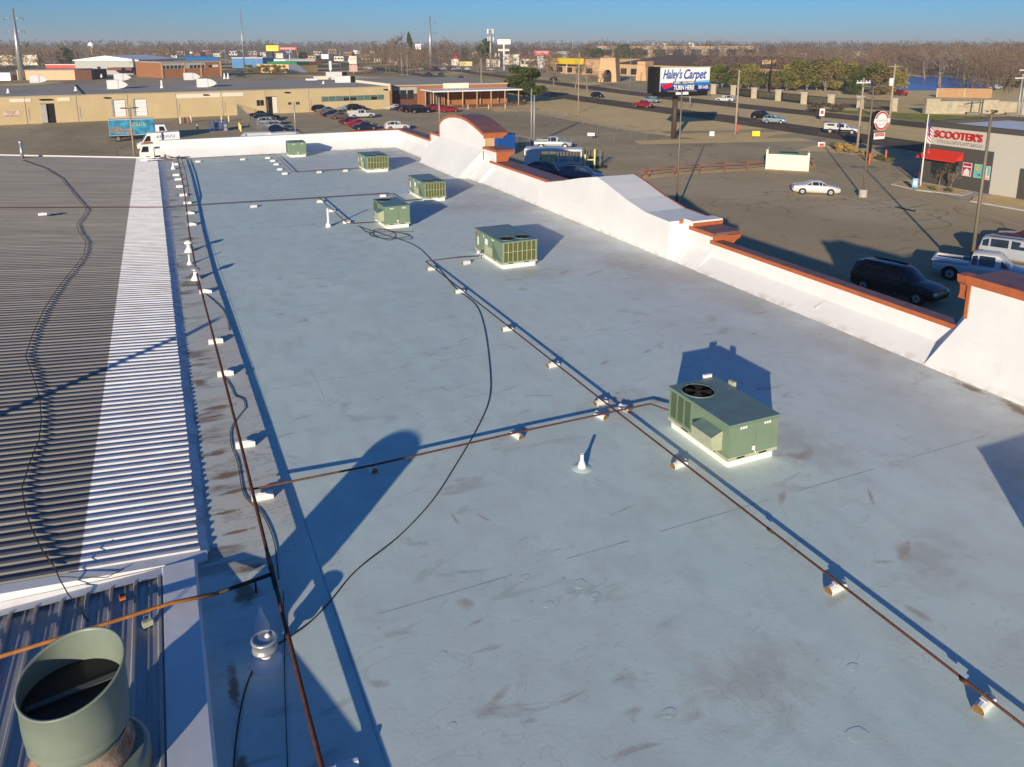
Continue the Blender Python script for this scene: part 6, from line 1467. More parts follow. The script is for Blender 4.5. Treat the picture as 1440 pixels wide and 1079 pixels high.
for i, (x, y) in enumerate([(57, 186), (62, 184.5), (66, 183), (70, 182), (75, 181), (79, 180)]):
    t = thing('bollard', 'tan bollard before the annex porch, %s from the left' % ['first', 'second', 'third', 'fourth', 'fifth', 'sixth'][i], 'bollard', (x, y, 0), 0, 'tan porch bollards'); part(MB().lathe((0, 0, 0), [(.17, 0), (.17, 1.1), (.08, 1.2)], 8), 'post', M_TAN, t)

# --- coffee shop
st_ = thing('coffee_shop', 'white and dark coffee shop building with SCOOTER\'S sign and red awning', 'shop', (80, 63.4, 0), -PI / 2)
# local x runs towards -Y (to the right in the picture), local y runs towards +X (behind)
M_OFF = mat('shop_offwhite', (.52, .49, .42), .8, var=.04); M_CHAR = mat('shop_charcoal', (.075, .068, .06), .75, var=.08)
LS = 30; HS = 6.5
bbox(st_, 0, LS, 0, 14, 0, HS, 'wall', M_OFF); bbox(st_, -.06, 8.4, -.12, -.003, 0, 4.5, 'dark_panel', M_CHAR); bbox(st_, -.12, -.003, -.12, 14, 0, 4.5, 'dark_panel', M_CHAR)
for (a, b, c_, d_) in ((-.2, LS, -.25, .3), (-.2, .3, .31, 14.2), (.31, LS, 13.6, 14.2)): bbox(st_, a, b, c_, d_, HS + .003, HS + .5, 'parapet_coping', M_CHAR)
bbox(st_, .31, LS, .31, 13.59, HS + .003, HS + .08, 'roof', M_WHITE)
mb = MB(); mb.add([(.7, -.125, 4.0), (5.0, -.125, 4.0), (5.0, -1.3, 3.1), (.1, -1.3, 3.1), (.1, -.125, 3.1), (5.0, -.125, 3.1), (5.0, -1.3, 2.95), (.1, -1.3, 2.95)], [(0, 1, 2, 3), (0, 3, 4), (1, 5, 2), (3, 2, 6, 7)])
part(mb, 'awning', mat('awning_red', (.62, .035, .015), .7, var=.05), st_)
bbox(st_, 1.3, 4.6, -.16, -.1205, 1.2, 3.05, 'service_window', M_GLASS); bbox(st_, 2.9, 3.0, -.19, -.1605, 1.2, 3.05, 'mullion', M_CHAR)
bbox(st_, 11.5, 13.2, -.14, -.003, 0, 3.2, 'dark_panel', M_CHAR)
o = text_mesh("SCOOTER'S", 1.1, mat('letter_red', (.50, .015, .01), .4), 'lettering', st_, .06, 0, .02, fit=5.7); o.rotation_euler = (PI / 2, 0, 0); o.location = (4.1, -.10, 5.68)
scribble(st_, mat('letter_grey', (.16, .15, .14), .5), 1.6, 6.9, 4.92, .34, -.02, 12, .5)
def poster(x0, cols, seed):
    pz0, pz1 = 1.55, 3.0; f = bbox(st_, x0, x0 + 1.05, -.16, -.1205, pz0, pz1, 'poster', cols[0]); rr = random.Random(seed)
    bbox(f, x0 + .06, x0 + .99, -.166, -.1605, pz0 + .06, pz1 - .06, 'print', cols[1]); return f
PW = mat('poster_white', (.7, .62, .62), .5); PR = mat('poster_red', (.40, .01, .04), .5); PT = mat('poster_teal', (.12, .48, .42), .5); PO = mat('poster_orange', (.7, .36, .06), .5); PP = mat('poster_purple', (.2, .03, .16), .5)
f = poster(5.15, (PW, PR), 1); mb = MB(); mb.prism([(5.3, -.172, 1.62), (6.05, -.172, 1.62), (5.98, -.172, 2.2), (5.7, -.172, 2.4), (5.38, -.172, 2.2)], (0, 0, 0), (0, -.002, 0)); part(mb, 'print', PW, f); part(MB().b2((5.25, -.172, 2.5), (6.1, -.1675, 2.65)), 'print', PW, f)
f = poster(6.5, (mat('poster_aqua', (.42, .6, .5), .5), PT), 2); mb = MB(); mb.prism([(6.9 + .22 * math.cos(k), -.172, 2.55 + .25 * math.sin(k)) for k in [i * PI / 5 for i in range(10)]], (0, 0, 0), (0, -.002, 0)); part(mb, 'print', PO, f)
mb = MB(); mb.prism([(6.85, -.172, 2.0), (7.3, -.172, 1.95), (7.3, -.172, 1.75), (7.0, -.172, 1.85)], (0, 0, 0), (0, -.002, 0)); part(mb, 'print', PP, f)
f = poster(7.75, (PW, PT), 3) if False else None
f = bbox(st_, 7.55, 8.3, -.16, -.1205, 1.5, 2.95, 'poster', PW); bbox(f, 7.6, 8.25, -.166, -.1605, 1.95, 2.9, 'print', PT); bbox(f, 7.62, 8.2, -.166, -.1605, 1.55, 1.75, 'print', PO); bbox(f, 7.86, 8.0, -.172, -.1665, 1.9, 2.8, 'print', PW)
t = thing('clearance_bar', 'red steel clearance bar frame beside the coffee shop', 'height bar', (*G(1413, 273).xy, .1), 0)
part(MB().b2((-.13, -.13, 0), (.13, .13, 3.3)), 'post', M_RED, t); part(MB().b2((-.06, .131, 3.1), (.06, 3.2, 3.22)), 'bar', M_RED, t); part(MB().b2((-.35, -.35, 0), (.35, .35, .3)), 'footing', M_KERB, t)

# --- stucco plaza with arch and brown roof
def obj_building(name, label, cat, u0, v0, u1, v1, depth, vtop, wall_m, roof_m=None, hip=0.0, floors=0, group=None, win_m=None, nwin=0, winz=(.35, .7), overhang=.4):
    a, b, L, az_ = frame_of((u0, v0), (u1, v1)); t = thing(name, label, cat, a, az_, group); H = ztop((a.x + b.x) / 2, (a.y + b.y) / 2, vtop)
    bbox(t, 0, L, 0, depth, 0, H, 'wall', wall_m)
    if roof_m:
        if hip: 
            o_ = overhang; mb = MB(); h2 = hip
            mb.add([(-o_, -o_, H), (L + o_, -o_, H), (L + o_, depth + o_, H), (-o_, depth + o_, H), (depth * .35, depth * .5, H + h2), (L - depth * .35, depth * .5, H + h2)], [(0, 1, 5, 4), (1, 2, 5), (2, 3, 4, 5), (3, 0, 4), (0, 3, 2, 1)]); part(mb, 'roof', roof_m, t)
        else: bbox(t, -.2, L + .2, -.25, depth + .2, H + .004, H + max(.35, H * .06), 'roof', roof_m)
    for k in range(nwin):
        s0 = L * (k + .2) / nwin; s1 = L * (k + .8) / nwin
        w_ = bbox(t, s0, s1, -.08, -.004, H * winz[0], H * winz[1], 'window', win_m or M_GLASS)
    return t, L, H
t, L, H = obj_building('shopping_plaza', 'tan stucco shopping plaza with a brown roof behind the billboard', 'shopping plaza', 870, 106, 1112, 118, 40, 92.5, M_TAN, M_ROOFB, hip=4.2, nwin=14, winz=(.1, .6), overhang=1.5)
def stucco_tower(u0, u1, vb, vt, label, arch=True, dp=8):
    a, b, L, az_ = frame_of((u0, vb), (u1, vb + .35)); H = ztop(a.x, a.y, vt); t = thing('stucco_tower', label, 'tower', a, az_)
    w0 = L * .30; mb = MB(); k = .06 * H
    if arch:
        ah = H * .52; pts = [(L * .24, 0), (L * .24, ah * .55)] + [(L * .5 - L * .26 * math.cos(q), ah * .55 + ah * .45 * math.sin(q)) for q in [PI * i / 10 for i in range(1, 10)]] + [(L * .76, ah * .55), (L * .76, 0)]
        poly = [(-k, 0), (k * .4, H), (L - k * .4, H), (L + k, 0)] + list(reversed(pts))
    else: poly = [(-k, 0), (k * .5, H), (L - k * .5, H), (L + k, 0)]
    mb.prism([(x, 0, z) for x, z in poly], (0, 0, 0), (0, dp, 0)); part(mb, 'wall', M_TAN, t)
    if arch: bbox(t, L * .2, L * .8, dp * .8, dp * .81, 0, H * .6, 'dark_passage', M_DARK)
    return t
stucco_tower(843, 865, 115.5, 81.5, 'tall stucco tower with a pointed arch gate', True)
stucco_tower(895, 907, 113.5, 86.5, 'plain stucco tower left of the billboard', False)
stucco_tower(1069, 1090, 115, 84.5, 'plain stucco tower right of the billboard', False)
t, L, H = obj_building('restaurant', 'brown stucco restaurant with a long yellow awning', 'restaurant', 768, 102, 836, 106, 40, 84, M_TAN, M_TAN, nwin=5, winz=(.1, .45))
p0, p1, L2, az2 = frame_of((779, 103.2), (812, 105.2)); y_ = thing('awning', 'long bright yellow awning on the brown restaurant', 'awning', p0 + Vector((-1, -3, 0)), az2); part(MB().b2((0, 0, 5.2), (L2, 3, 8.2)), 'canopy', mat('awning_yellow', (.72, .52, .02), .6), y_)
for x in (0.3, L2 / 2, L2 - .3): part(MB().tube([(x, .2, 0), (x, .2, 5.2)], .2, 6), 'column', M_CREAM, y_)
obj_building('office_block', 'long low concrete office building half hidden in the trees', 'office building', 840, 88, 1066, 88, 30, 66.5, mat('concrete_tan', (.36, .28, .19), .8), M_TAN, nwin=9, win_m=M_DARK, winz=(.45, .85))
obj_building('white_warehouse', 'bright white long building far beyond the winter woods', 'warehouse', 1181, 82, 1210, 82, 40, 72.5, M_WHITE, M_KERB)
obj_building('white_warehouse', 'second smaller white building right of the bright one in the woods', 'warehouse', 1213, 82, 1254, 82.5, 30, 75.5, M_WHITE, M_KERB)
obj_building('white_warehouse', 'white flat building left of the bright one in the woods', 'warehouse', 1113, 80, 1135, 80, 30, 74.5, M_WHITE, M_KERB)
obj_building('far_hangar', 'faint white roofed building on the horizon above the plaza', 'hangar', 917, 72, 941, 72, 40, 62.0, M_WHITE, M_WHITE)
obj_building('far_hangar', 'small white blocky building on the horizon above the woods', 'hangar', 968, 74, 976, 74, 30, 60.5, M_WHITE, M_KERB)
obj_building('house', 'tan roofed house at the right edge beyond the stone wall', 'house', 1419, 122, 1470, 126, 14, 116, M_TAN, M_TAN, hip=3)
# --- left background
obj_building('office_block', 'cream building with trees in front at the far left', 'building', -30, 92, 54, 92, 30, 78.5, M_CREAM, M_CREAM, nwin=7, win_m=M_TAN)
t, L, H = obj_building('storage_building', 'low peach block building right behind the warehouse roof', 'building', 25, 113, 106, 112.5, 22, 99.5, mat('peach_wall', (.72, .47, .28), .8), M_GREYROOF)
bbox(t, -9, -2, -2, 10, 0, H * .8, 'tank', M_GALV); bbox(t, L + .004, L + 7, 0, 20, 0, H + .2, 'brown_end', M_REDBRICK)
for k in (.35, .65): bbox(t, L * k, L * k + .12, -.09, -.004, 0, H, 'downspout', M_STEEL)
t, L, H = obj_building('metal_shed', 'pale grey metal building with a white low gabled roof', 'industrial building', 107, 105, 196, 105, 45, 84.5, mat('pale_metal', (.40, .42, .38), .6, var=.06), None, nwin=0)
mb = MB(); mb.prism([(-.6, -.6, H), (L / 2, -.6, H + 2.2), (L + .6, -.6, H), (L + .6, -.6, H - .5), (-.6, -.6, H - .5)], (0, 0, 0), (0, 46, 0)); part(mb, 'roof', M_WHITE, t)
bbox(t, L * .62, L, -8, -.004, H * .32, H * .5, 'porch_roof', mat('porch_red', (.2, .05, .05), .7)); bbox(t, L * .35, L * .4, -.08, -.004, H * .3, H * .55, 'door', M_DARK)
t, L, H = obj_building('brick_school', 'brown brick building with a band of square windows', 'building', 228, 110, 312, 107.5, 30, 88, M_BRICK, M_GREYROOF)
bbox(t, 0, L * .73, -.2, -.004, H * .60, H * .97, 'window_band', M_KERB)
for k in range(11):
    if k == 6: continue
    bbox(t, L * (.015 + k * .064), L * (.06 + k * .064), -.3, -.201, H * .62, H * .82, 'window', M_GLASS)
for k in (.01, .37, .65, .99): bbox(t, L * k - .3, L * k + .3, -.35, -.004, 0, H, 'pilaster', M_TAN)
bbox(t, L * .78, L * .84, -.1, -.004, H * .65, H * .8, 'window', M_GLASS); bbox(t, L * .85, L * .95, -.1, -.004, H * .65, H * .82, 'panel', M_CREAM)
M_BR = mat('bright_blue_roof', (.01, .17, .42), .5, var=.08)
obj_building('shop_building', 'flat shop with a bright blue fascia, left one', 'shop', 262, 92, 306, 91.5, 25, 80.5, M_BR, M_BR)
obj_building('shop_building', 'flat shop with a bright blue fascia, right one behind the yellow bushes', 'shop', 327, 96, 370, 96, 25, 82, M_BR, M_WHITE)
obj_building('shop_building', 'teal green roofed shop behind the brick building', 'shop', 232, 96, 262, 95, 25, 82.5, mat('teal_wall', (.25, .38, .33), .7), M_WHITE)
obj_building('shop_building', 'navy walled shop with a white roof left of the brick building', 'shop', 202, 98, 234, 97, 25, 82, mat('navy_wall', (.02, .05, .12), .7), M_WHITE)
obj_building('shop_building', 'long red and white striped low shop at the left', 'shop', 65, 97, 108, 97, 14, 91.5, M_RED, M_WHITE)
obj_building('shop_building', 'low white shop with a long flat roof right of the blue one', 'shop', 372, 92, 402, 93, 25, 84, M_WHITE, M_WHITE, nwin=4)
t, L, H = obj_building('market_building', 'cream market building with a green and orange roof edge', 'market', 406, 103, 447, 101, 22, 90, mat('yellow_wall', (.62, .44, .2), .8), None)
bbox(t, 0, L * .3, -.15, -.004, 0, H, 'white_wall', M_WHITE); mb = MB(); mb.add([(L * .3, -.12, 0), (L * .65, -.12, 0), (L * .3, -.12, H)], [(0, 1, 2)]); part(mb, 'white_wedge', M_WHITE, t)
bbox(t, L * .25, L * .7, -.6, 20, H + .004, H + 1.2, 'green_roof', mat('roof_green', (.01, .2, .06), .6)); bbox(t, L * .7 + .004, L * 1.15, -.6, 20, H + .004, H + 1.0, 'orange_roof', mat('roof_orange', (.5, .13, .04), .6))
obj_building('house', 'small cream house with a red gabled sign front', 'house', 635, 92, 645, 92, 10, 83, M_CREAM, M_RED, hip=3.5)
obj_building('restaurant', 'low yellow restaurant on the far frontage', 'restaurant', 646, 93, 664, 93, 12, 87.5, mat('pale_yellow', (.6, .5, .22), .8), M_YEL)
obj_building('restaurant', 'red banded fast food restaurant under the tall sign', 'restaurant', 684, 94, 703, 94, 15, 83.5, M_CREAM, M_RED)
obj_building('shop_building', 'cream flat shop behind the tall red and white sign', 'shop', 709, 91, 730, 91, 20, 77.5, M_CREAM, M_CREAM)
obj_building('restaurant', 'restaurant with a red roof band right of the tall sign', 'restaurant', 732, 94, 757, 95, 20, 83, M_CREAM, M_RED, nwin=4)
obj_building('shop_building', 'pale grey metal building behind the restaurants', 'shop', 769, 86, 800, 86, 25, 73.5, M_STEEL, M_GALV)
# a scatter of far roofs on the left horizon, each one described by its wall and roof
cols = {'white': M_WHITE, 'cream': M_CREAM, 'tan': M_TAN, 'brown': M_ROOFB, 'grey': M_STEEL, 'red': M_RED, 'brick': M_BRICK, 'teal': MATS['teal_wall'], 'blue': M_BR}
sc = [(232, 77, 10, 'cream', 'brown'), (248, 78, 12, 'tan', 'brown'), (262, 76, 9, 'white', 'grey'), (273, 79, 9, 'brick', 'brown'), (286, 76, 12, 'red', 'white'), (300, 80, 11, 'cream', 'grey'), (309, 75, 8, 'tan', 'red'), (322, 78, 12, 'white', 'brown'), (333, 74, 9, 'cream', 'red'), (349, 77, 13, 'grey', 'white'), (352, 84, 10, 'brick', 'red'), (366, 80, 8, 'cream', 'brown'),
      (418, 80, 10, 'red', 'grey'), (430, 84, 14, 'tan', 'brown'), (441, 78, 12, 'cream', 'tan'), (452, 83, 10, 'white', 'brown'), (462, 76, 11, 'tan', 'grey'), (470, 86, 13, 'cream', 'brown'), (483, 79, 12, 'brick', 'tan'), (490, 88, 10, 'white', 'red'), (497, 76, 10, 'cream', 'white'), (508, 84, 12, 'tan', 'brown'), (519, 79, 11, 'grey', 'brown'), (526, 87, 10, 'cream', 'tan'), (546, 84, 9, 'tan', 'red'), (553, 91, 6, 'cream', 'cream'), (582, 84, 12, 'brown', 'brown'),
      (664, 78, 10, 'tan', 'brown'), (240, 84, 9, 'white', 'teal'), (215, 79, 10, 'grey', 'brown'), (178, 82, 12, 'brown', 'tan'), (160, 78, 9, 'grey', 'white'), (815, 82, 10, 'tan', 'grey'), (402, 76, 9, 'grey', 'red'), (388, 82, 10, 'cream', 'red')]
near_w = {0: 'far left', 1: 'left', 2: 'middle', 3: 'right'}
for i, (u, v, w_, a_, b_) in enumerate(sc):
    side = 'left of the radio mast' if u < 340 else ('between the radio mast and the market roof' if u < 447 else ('between the market roof and the bare trees' if u < 540 else 'near the steel pylon'))
    obj_building('far_building', 'tiny far %s building with a %s roof, %s' % (a_, b_, side), 'building', u, v, u + w_, v, 18, v - random.uniform(4, 7), cols[a_], cols[b_], group='tiny far buildings on the horizon', nwin=3 if w_ > 10 else 0)
# pole signs in the far strip
def psign(u0, u1, v0, v1, vb, m, label, pm=M_WHITE, words=None, wm=M_WHITE, th=1.0, extra=None):
    p = G((u0 + u1) / 2, vb); sc_ = depth_of(p.x, p.y) / (F_PX * math.cos(PIT)); W = (u1 - u0) * sc_ / math.cos(YAW) * 1.02 if False else (u1 - u0) * sc_
    t = thing('roadside_sign', label, 'sign', (p.x, p.y, 0), -YAW); z0, z1 = ztop(p.x, p.y, v1), ztop(p.x, p.y, v0)
    part(MB().tube([(0, 0, 0), (0, 0, z0)], W * .05 + .15, 8), 'post', pm, t); bd = part(MB().b2((-W / 2, -th / 2, z0), (W / 2, th / 2, z1)), 'board', m, t)
    if words: o = text_mesh(words, (z1 - z0) * .7, wm, 'lettering', bd, .05, fit=W * .85); o.rotation_euler = (PI / 2, 0, 0); o.location = (0, -th / 2 - .06, (z0 + z1) / 2)
    if extra: scribble(bd, extra, -W * .4, W * .4, z0 + (z1 - z0) * .68, (z1 - z0) * .28, -th / 2 - .06, int(u0))
    return t, W, z0, z1
psign(376.5, 393, 64, 72, 92, mat('sign_yellow', (.72, .66, .02), .5), 'bright yellow billboard on the horizon', M_DARK, None, extra=mat('olive_print', (.25, .26, .02), .5))
psign(395, 418, 66.5, 70.5, 90, MATS['pale_pink'] if False else M_RED, 'long red sign with white letters beside the yellow billboard', M_DARK, 'HONDA')
psign(404.5, 411.5, 71.5, 77, 92, MATS['deep_blue'], 'small dark blue sign under the red letter sign', M_WHITE, None, extra=M_WHITE)
psign(700, 717.5, 55.5, 62.5, 99, M_WHITE, 'tall white and red sign on a white mast', M_WHITE, None, extra=M_RED)
psign(701, 716, 69, 72, 99, M_CREAM, 'cream board lower on the white mast', M_WHITE, None, extra=M_DARK)
t, W, z0, z1 = psign(695.5, 702.5, 75, 82, 97, MATS['sign_green'] if 'sign_green' in MATS else mat('sign_green', (.01, .25, .13), .5), 'green and white sign with a red seven', M_WHITE); part(MB().b2((-W * .42, -.56, z0 + (z1 - z0) * .3), (W * .42, -.51, z1 - .2)), 'white_field', M_WHITE, t); o = text_mesh('7', (z1 - z0) * .8, M_RED, 'lettering', t, .03, bold=.04); o.rotation_euler = (PI / 2, 0, 0); o.location = (0, -.6, (z0 + z1) / 2 + .3)
psign(752, 771, 71.5, 78, 101, mat('sign_pink', (.62, .12, .12), .5), 'wide red and white sign above a grey cabinet', M_STEEL, None, extra=M_WHITE)
psign(755.5, 764, 79, 90, 101.2, M_STEEL, 'grey sign cabinet on its post below the wide red sign', M_STEEL)
psign(757, 764, 91, 96, 101.5, M_WHITE, 'white reader board left of the brown restaurant', M_STEEL)
psign(585, 592.5, 62, 69.5, 92, M_WHITE, 'white sign with dark numbers on a tall post left of the pylon', M_STEEL, '33', M_DARK)
psign(585.5, 592, 77, 80, 92.4, MATS['sign_green'] if 'sign_green' in MATS else M_GREENU, 'green street sign under the white number sign', M_STEEL)
psign(492, 502, 79, 90, 98, M_CREAM, 'cream pylon sign in the middle of the left shops', M_STEEL, None, extra=M_RED)
psign(463.5, 467, 86, 99, 104, mat('ghost_white', (.55, .62, .6), .6), 'pale tall statue like sign at the market', M_WHITE)
psign(548, 554, 82, 88, 92, M_CREAM, 'small cream square sign before the bare trees', M_STEEL)
psign(492, 503, 91, 101, 104, mat('mural_pink', (.5, .3, .25), .6, var=.6, scale=2), 'busy coloured banner beside the white van', M_STEEL)

# ================================================================== VEGETATION
def bare_mesh(seed, H=9.0, spread=1.0, twigs=True, n0=5):
    rr = random.Random(seed); tr = MB(); tw = MB()
    def branch(p, d, ln, r, lv):
        pts = [p]; q = p.copy(); dd = d.copy(); n = 4 if lv < 2 else 3
        for i in range(n):
            dd = (dd + Vector((rr.uniform(-1, 1), rr.uniform(-1, 1), rr.uniform(-.3, .6))) * (.16 + .05 * lv)).normalized(); q = q + dd * ln / n; pts.append(q.copy())
        rs_ = [max(.024, r * (1 - .55 * i / n)) for i in range(n + 1)]
        (tr if lv < 2 else tw).tube(pts, rs_, 5 if lv == 0 else 3, caps=False, sm=lv < 2)
        if lv >= (4 if twigs else 3): return
        k = [n0, 4, 4, 4][min(lv, 3)]
        for j in range(k):
            f = .35 + .65 * (j + rr.random()) / k if lv else .3 + .7 * (j + .5) / k
            idx = min(int(f * n), n - 1); o = pts[idx].lerp(pts[idx + 1], f * n - idx)
            a = rr.uniform(0, 2 * PI); u = dd.orthogonal().normalized(); v_ = dd.cross(u)
            sd_ = (u * math.cos(a) + v_ * math.sin(a)); ang = rr.uniform(.45, .95) * spread
            nd = (dd * math.cos(ang) + sd_ * math.sin(ang) + Vector((0, 0, .22))).normalized()
            branch(o, nd, ln * rr.uniform(.48, .72), r * .48, lv + 1)
    branch(Vector((0, 0, 0)), Vector((0, 0, 1)), H * .52, H * .026, 0)
    return tr, tw
BARE = []
def bare_tree(i, label, x, y, h, group, m=None, rz=None):
    """copies of six grown trees"""
    k = i % 6
    while len(BARE) <= k: BARE.append(None)
    if BARE[k] is None:
        tr, tw = bare_mesh(100 + k, 10, 1.0 + .12 * (k % 3)); zz = max(v[2] for v in tw.v); s_ = 10 / zz
        for M_ in (tr, tw): M_.v = [(a * s_, b * s_, c_ * s_) for a, b, c_ in M_.v]
        t = thing('bare_tree', label, 'tree', (x, y, 0), rz or 0, group); part(tr, 'trunk', M_BARK, t); part(tw, 'crown', M_TWIG2 if k % 2 else M_TWIG, t); BARE[k] = t; t.scale = (h / 10,) * 3; return t
    return copy_tree(BARE[k], (x, y, 0), random.uniform(0, 6), label, group, h / 10)
def leafy_norm(mb, H=1.0):
    zs = sorted(v[2] for v in mb.v); rs = sorted(math.hypot(v[0], v[1]) for v in mb.v); zt = zs[int(len(zs) * .995)]; rm = rs[int(len(rs) * .985)]
    return .5 / rm, H / zt
def leafy_mesh(seed, H, R, base, n, leaf, cone=0.0, lobes=9, flat=.6):
    rr = random.Random(seed); mb = MB(); L_ = []
    for i in range(lobes):
        a = rr.uniform(0, 2 * PI); q = rr.random(); z = base + (H - base) * (.12 + .8 * rr.random())
        rad = R * (1 - cone * (z - base) / (H - base)) * math.sqrt(rr.random()) * .75
        L_.append((Vector((rad * math.cos(a), rad * math.sin(a), z)), R * rr.uniform(.26, .48) * (1 - .5 * cone * (z - base) / (H - base))))
    for i in range(n):
        c_, r_ = L_[rr.randrange(lobes)]
        d = Vector((rr.gauss(0, 1), rr.gauss(0, 1), rr.gauss(0, 1))).normalized() * r_ * (rr.random() ** .33) * rr.uniform(.8, 1.12); d.z *= flat
        p = c_ + d
        if p.z < base * .5: continue
        u = Vector((rr.gauss(0, 1), rr.gauss(0, 1), rr.gauss(0, .7))).normalized(); v_ = u.orthogonal().normalized(); s_ = leaf * rr.uniform(.5, 1.2); w_ = v_.cross(u) * s_ * .6
        mb.add([p - u * s_, p + w_, p + u * s_, p - w_ * .8 + v_ * s_ * .3], [(0, 1, 2), (0, 2, 3)])
    return mb, L_
LEAF = {}
def leafy(kind, i, label, name, cat, x, y, h, r, group, m, n=1500, base=.2, cone=0., flat=.7, leaf=.06, lobes=10, z=0):
    key = (kind, i % 4)
    if key not in LEAF:
        mb, L_ = leafy_mesh(hash(kind) % 97 + i if False else sum(map(ord, kind)) + i * 7, 1.0, .5, base, n, leaf, cone, lobes, flat)
        t = thing(name, label, cat, (x, y, z), 0, group)
        tk = MB().tube([(0, 0, 0), (.01, .0, base * .9), (0, .01, .6)], [.035, .03, .012], 6)
        kx, kz = leafy_norm(mb); mb.v = [(a_ * kx, b_ * kx, c_ * kz) for a_, b_, c_ in mb.v]
        for c_, r_ in L_[:7]: tk.tube([(0, 0, base * .7), tuple(c_ * .55 + Vector((0, 0, base * .35))), tuple(c_)], [.018, .012, .005], 4)
        tk.v = [(a_ * kx, b_ * kx, c_ * kz) for a_, b_, c_ in tk.v]; part(tk, 'trunk' if cat == 'tree' else 'stems', M_BARK, t); part(mb, 'crown' if cat == 'tree' else 'foliage', m, t); LEAF[key] = t; t.scale = (r * 2, r * 2, h); return t
    t = copy_tree(LEAF[key], (x, y, z), random.uniform(0, 6), label, group, (r * 2, r * 2, h)); t['category'] = cat
    return t
# the big juniper beside the road
p = G(737, 144); leafy('big_juniper', 0, 'big spreading juniper with a dark crown beside the road', 'juniper_tree', 'tree', p.x, p.y, 9.3, 6.0, None, M_EVER, 12000, .16, .25, .55, .035, 26)
BT = 'bare winter trees'
spec = [(779, 122, 11, 'bare tree on the median, left of three'), (809, 127, 12, 'bare tree on the median, middle of three'), (826, 130, 13, 'forked bare tree on the median, right of three'), (843, 122, 8, 'small bare tree on the median behind the forked one'), (922, 142, 10, 'bare tree partly behind the billboard')]
for i, (u, v, vt_, lb) in enumerate(spec): p = G(u, v); bare_tree(i, lb, p.x, p.y, {11: 8, 12: 9, 13: 11, 8: 7, 10: 8}[vt_], BT)
# trees by picture column: (u, base row, top row)
i = 0
for (u, vb, vt_, lb) in [(555, 90, 43, 'tallest pale bare tree above the far road'), (563, 90, 52, 'bare tree just right of the tallest pale one'), (536, 92, 55, 'broad bare tree left of the tallest pale one'), (545, 93, 60, 'low bare tree in front of the tallest pale one'), (528, 90, 57, 'bare tree at the left end of the tall bare group'), (571, 90, 58, 'bare tree left of the dark cypress'),
                         (628, 86, 50, 'pale bare tree right of the steel pylon'), (619, 88, 57, 'smaller bare tree right of the steel pylon'), (1400, 112, 50, 'tall bare tree above the right end of the woods'), (1384, 112, 56, 'bare tree left of the tall one at the right end'), (1425, 114, 58, 'bare tree at the right edge'), (1356, 119, 66, 'pale bare tree with a light trunk above the wooden fence'), (1319, 122, 65, 'bare tree at the pond with a leaning trunk'),
                         (1322, 123, 70, 'second bare tree at the pond'), (1275, 124, 66, 'thin bare tree left of the pond'), (1222, 104, 62, 'pale bare tree in the middle of the woods'), (1234, 100, 60, 'bare tree beside the pale one in the woods'), (1170, 100, 64, 'bare tree above the row of green trees'), (1144, 108, 72, 'white trunked bare tree among the green trees'), (1398, 108, 75, 'spreading white sycamore in the right woods'), (924, 90, 55, 'bare tree before the office block, left'),
                         (935, 90, 57, 'bare tree before the office block, second'), (967, 90, 56, 'bare tree before the office block, third'), (980, 90, 62, 'bare tree before the office block, fourth'), (1013, 90, 60, 'bare tree before the office block, fifth'), (1036, 90, 62, 'bare tree before the office block, sixth'), (844, 86, 52, 'bare tree with a little green above the restaurants'), (1100, 90, 62, 'bare tree right of the office block'), (1120, 92, 63, 'second bare tree right of the office block'), (1300, 112, 62, 'bare tree behind the pond, left'),
                         (1335, 112, 60, 'bare tree behind the pond, middle'), (1345, 110, 62, 'bare tree behind the pond, right'), (1250, 108, 64, 'bare tree behind the corner pole'), (1198, 106, 66, 'bare tree behind the crossarm pole'), (20, 92, 79, 'grey bare tree before the cream building, left'), (42, 92, 80, 'grey bare tree before the cream building, right'), (1160, 106, 66, 'bare tree behind the green row, left'), (1184, 106, 68, 'bare tree behind the green row, right'), (1370, 116, 72, 'bare tree between the fence and the sycamore')]:
    p = G(u, vb); h = ztop(p.x, p.y, vt_); bare_tree(i, lb, p.x, p.y, h, BT); i += 1
# green trees, evergreens
GT = 'green trees beyond the road'
row = [(1003, 122, 90), (1015, 124, 97), (1028, 124, 88), (1041, 125, 99), (1052, 125, 95), (1064, 126, 101), (1078, 126, 98), (1092, 127, 101), (1106, 128, 97), (1120, 127, 92), (1134, 128, 90), (1148, 127, 88), (1160, 128, 86), (1172, 126, 84), (1184, 128, 90), (1196, 128, 92), (1212, 134, 96), (1232, 134, 91), (1244, 132, 93), (1258, 130, 97)]
ordw = ['first', 'second', 'third', 'fourth', 'fifth', 'sixth', 'seventh', 'eighth', 'ninth', 'tenth', 'eleventh', 'twelfth', 'thirteenth', 'fourteenth', 'fifteenth', 'sixteenth', 'seventeenth', 'eighteenth', 'nineteenth', 'last']
for i, (u, v, vt_) in enumerate(row):
    p = G(u, v); h = ztop(p.x, p.y, vt_); m = [M_LEAF, M_EVER, M_OLIVEB, M_LEAF, M_YELLOWL][i % 5]
    leafy(['oak', 'green', 'brownish', 'oak', 'yellowish'][i % 5], i, 'olive green tree in the row behind the iron fence, %s from the left' % ordw[i], 'green_tree', 'tree', p.x, p.y, h * random.uniform(.9, 1.15), h * .56, GT, m, 2600, .10, .1, .8, .042, 16)
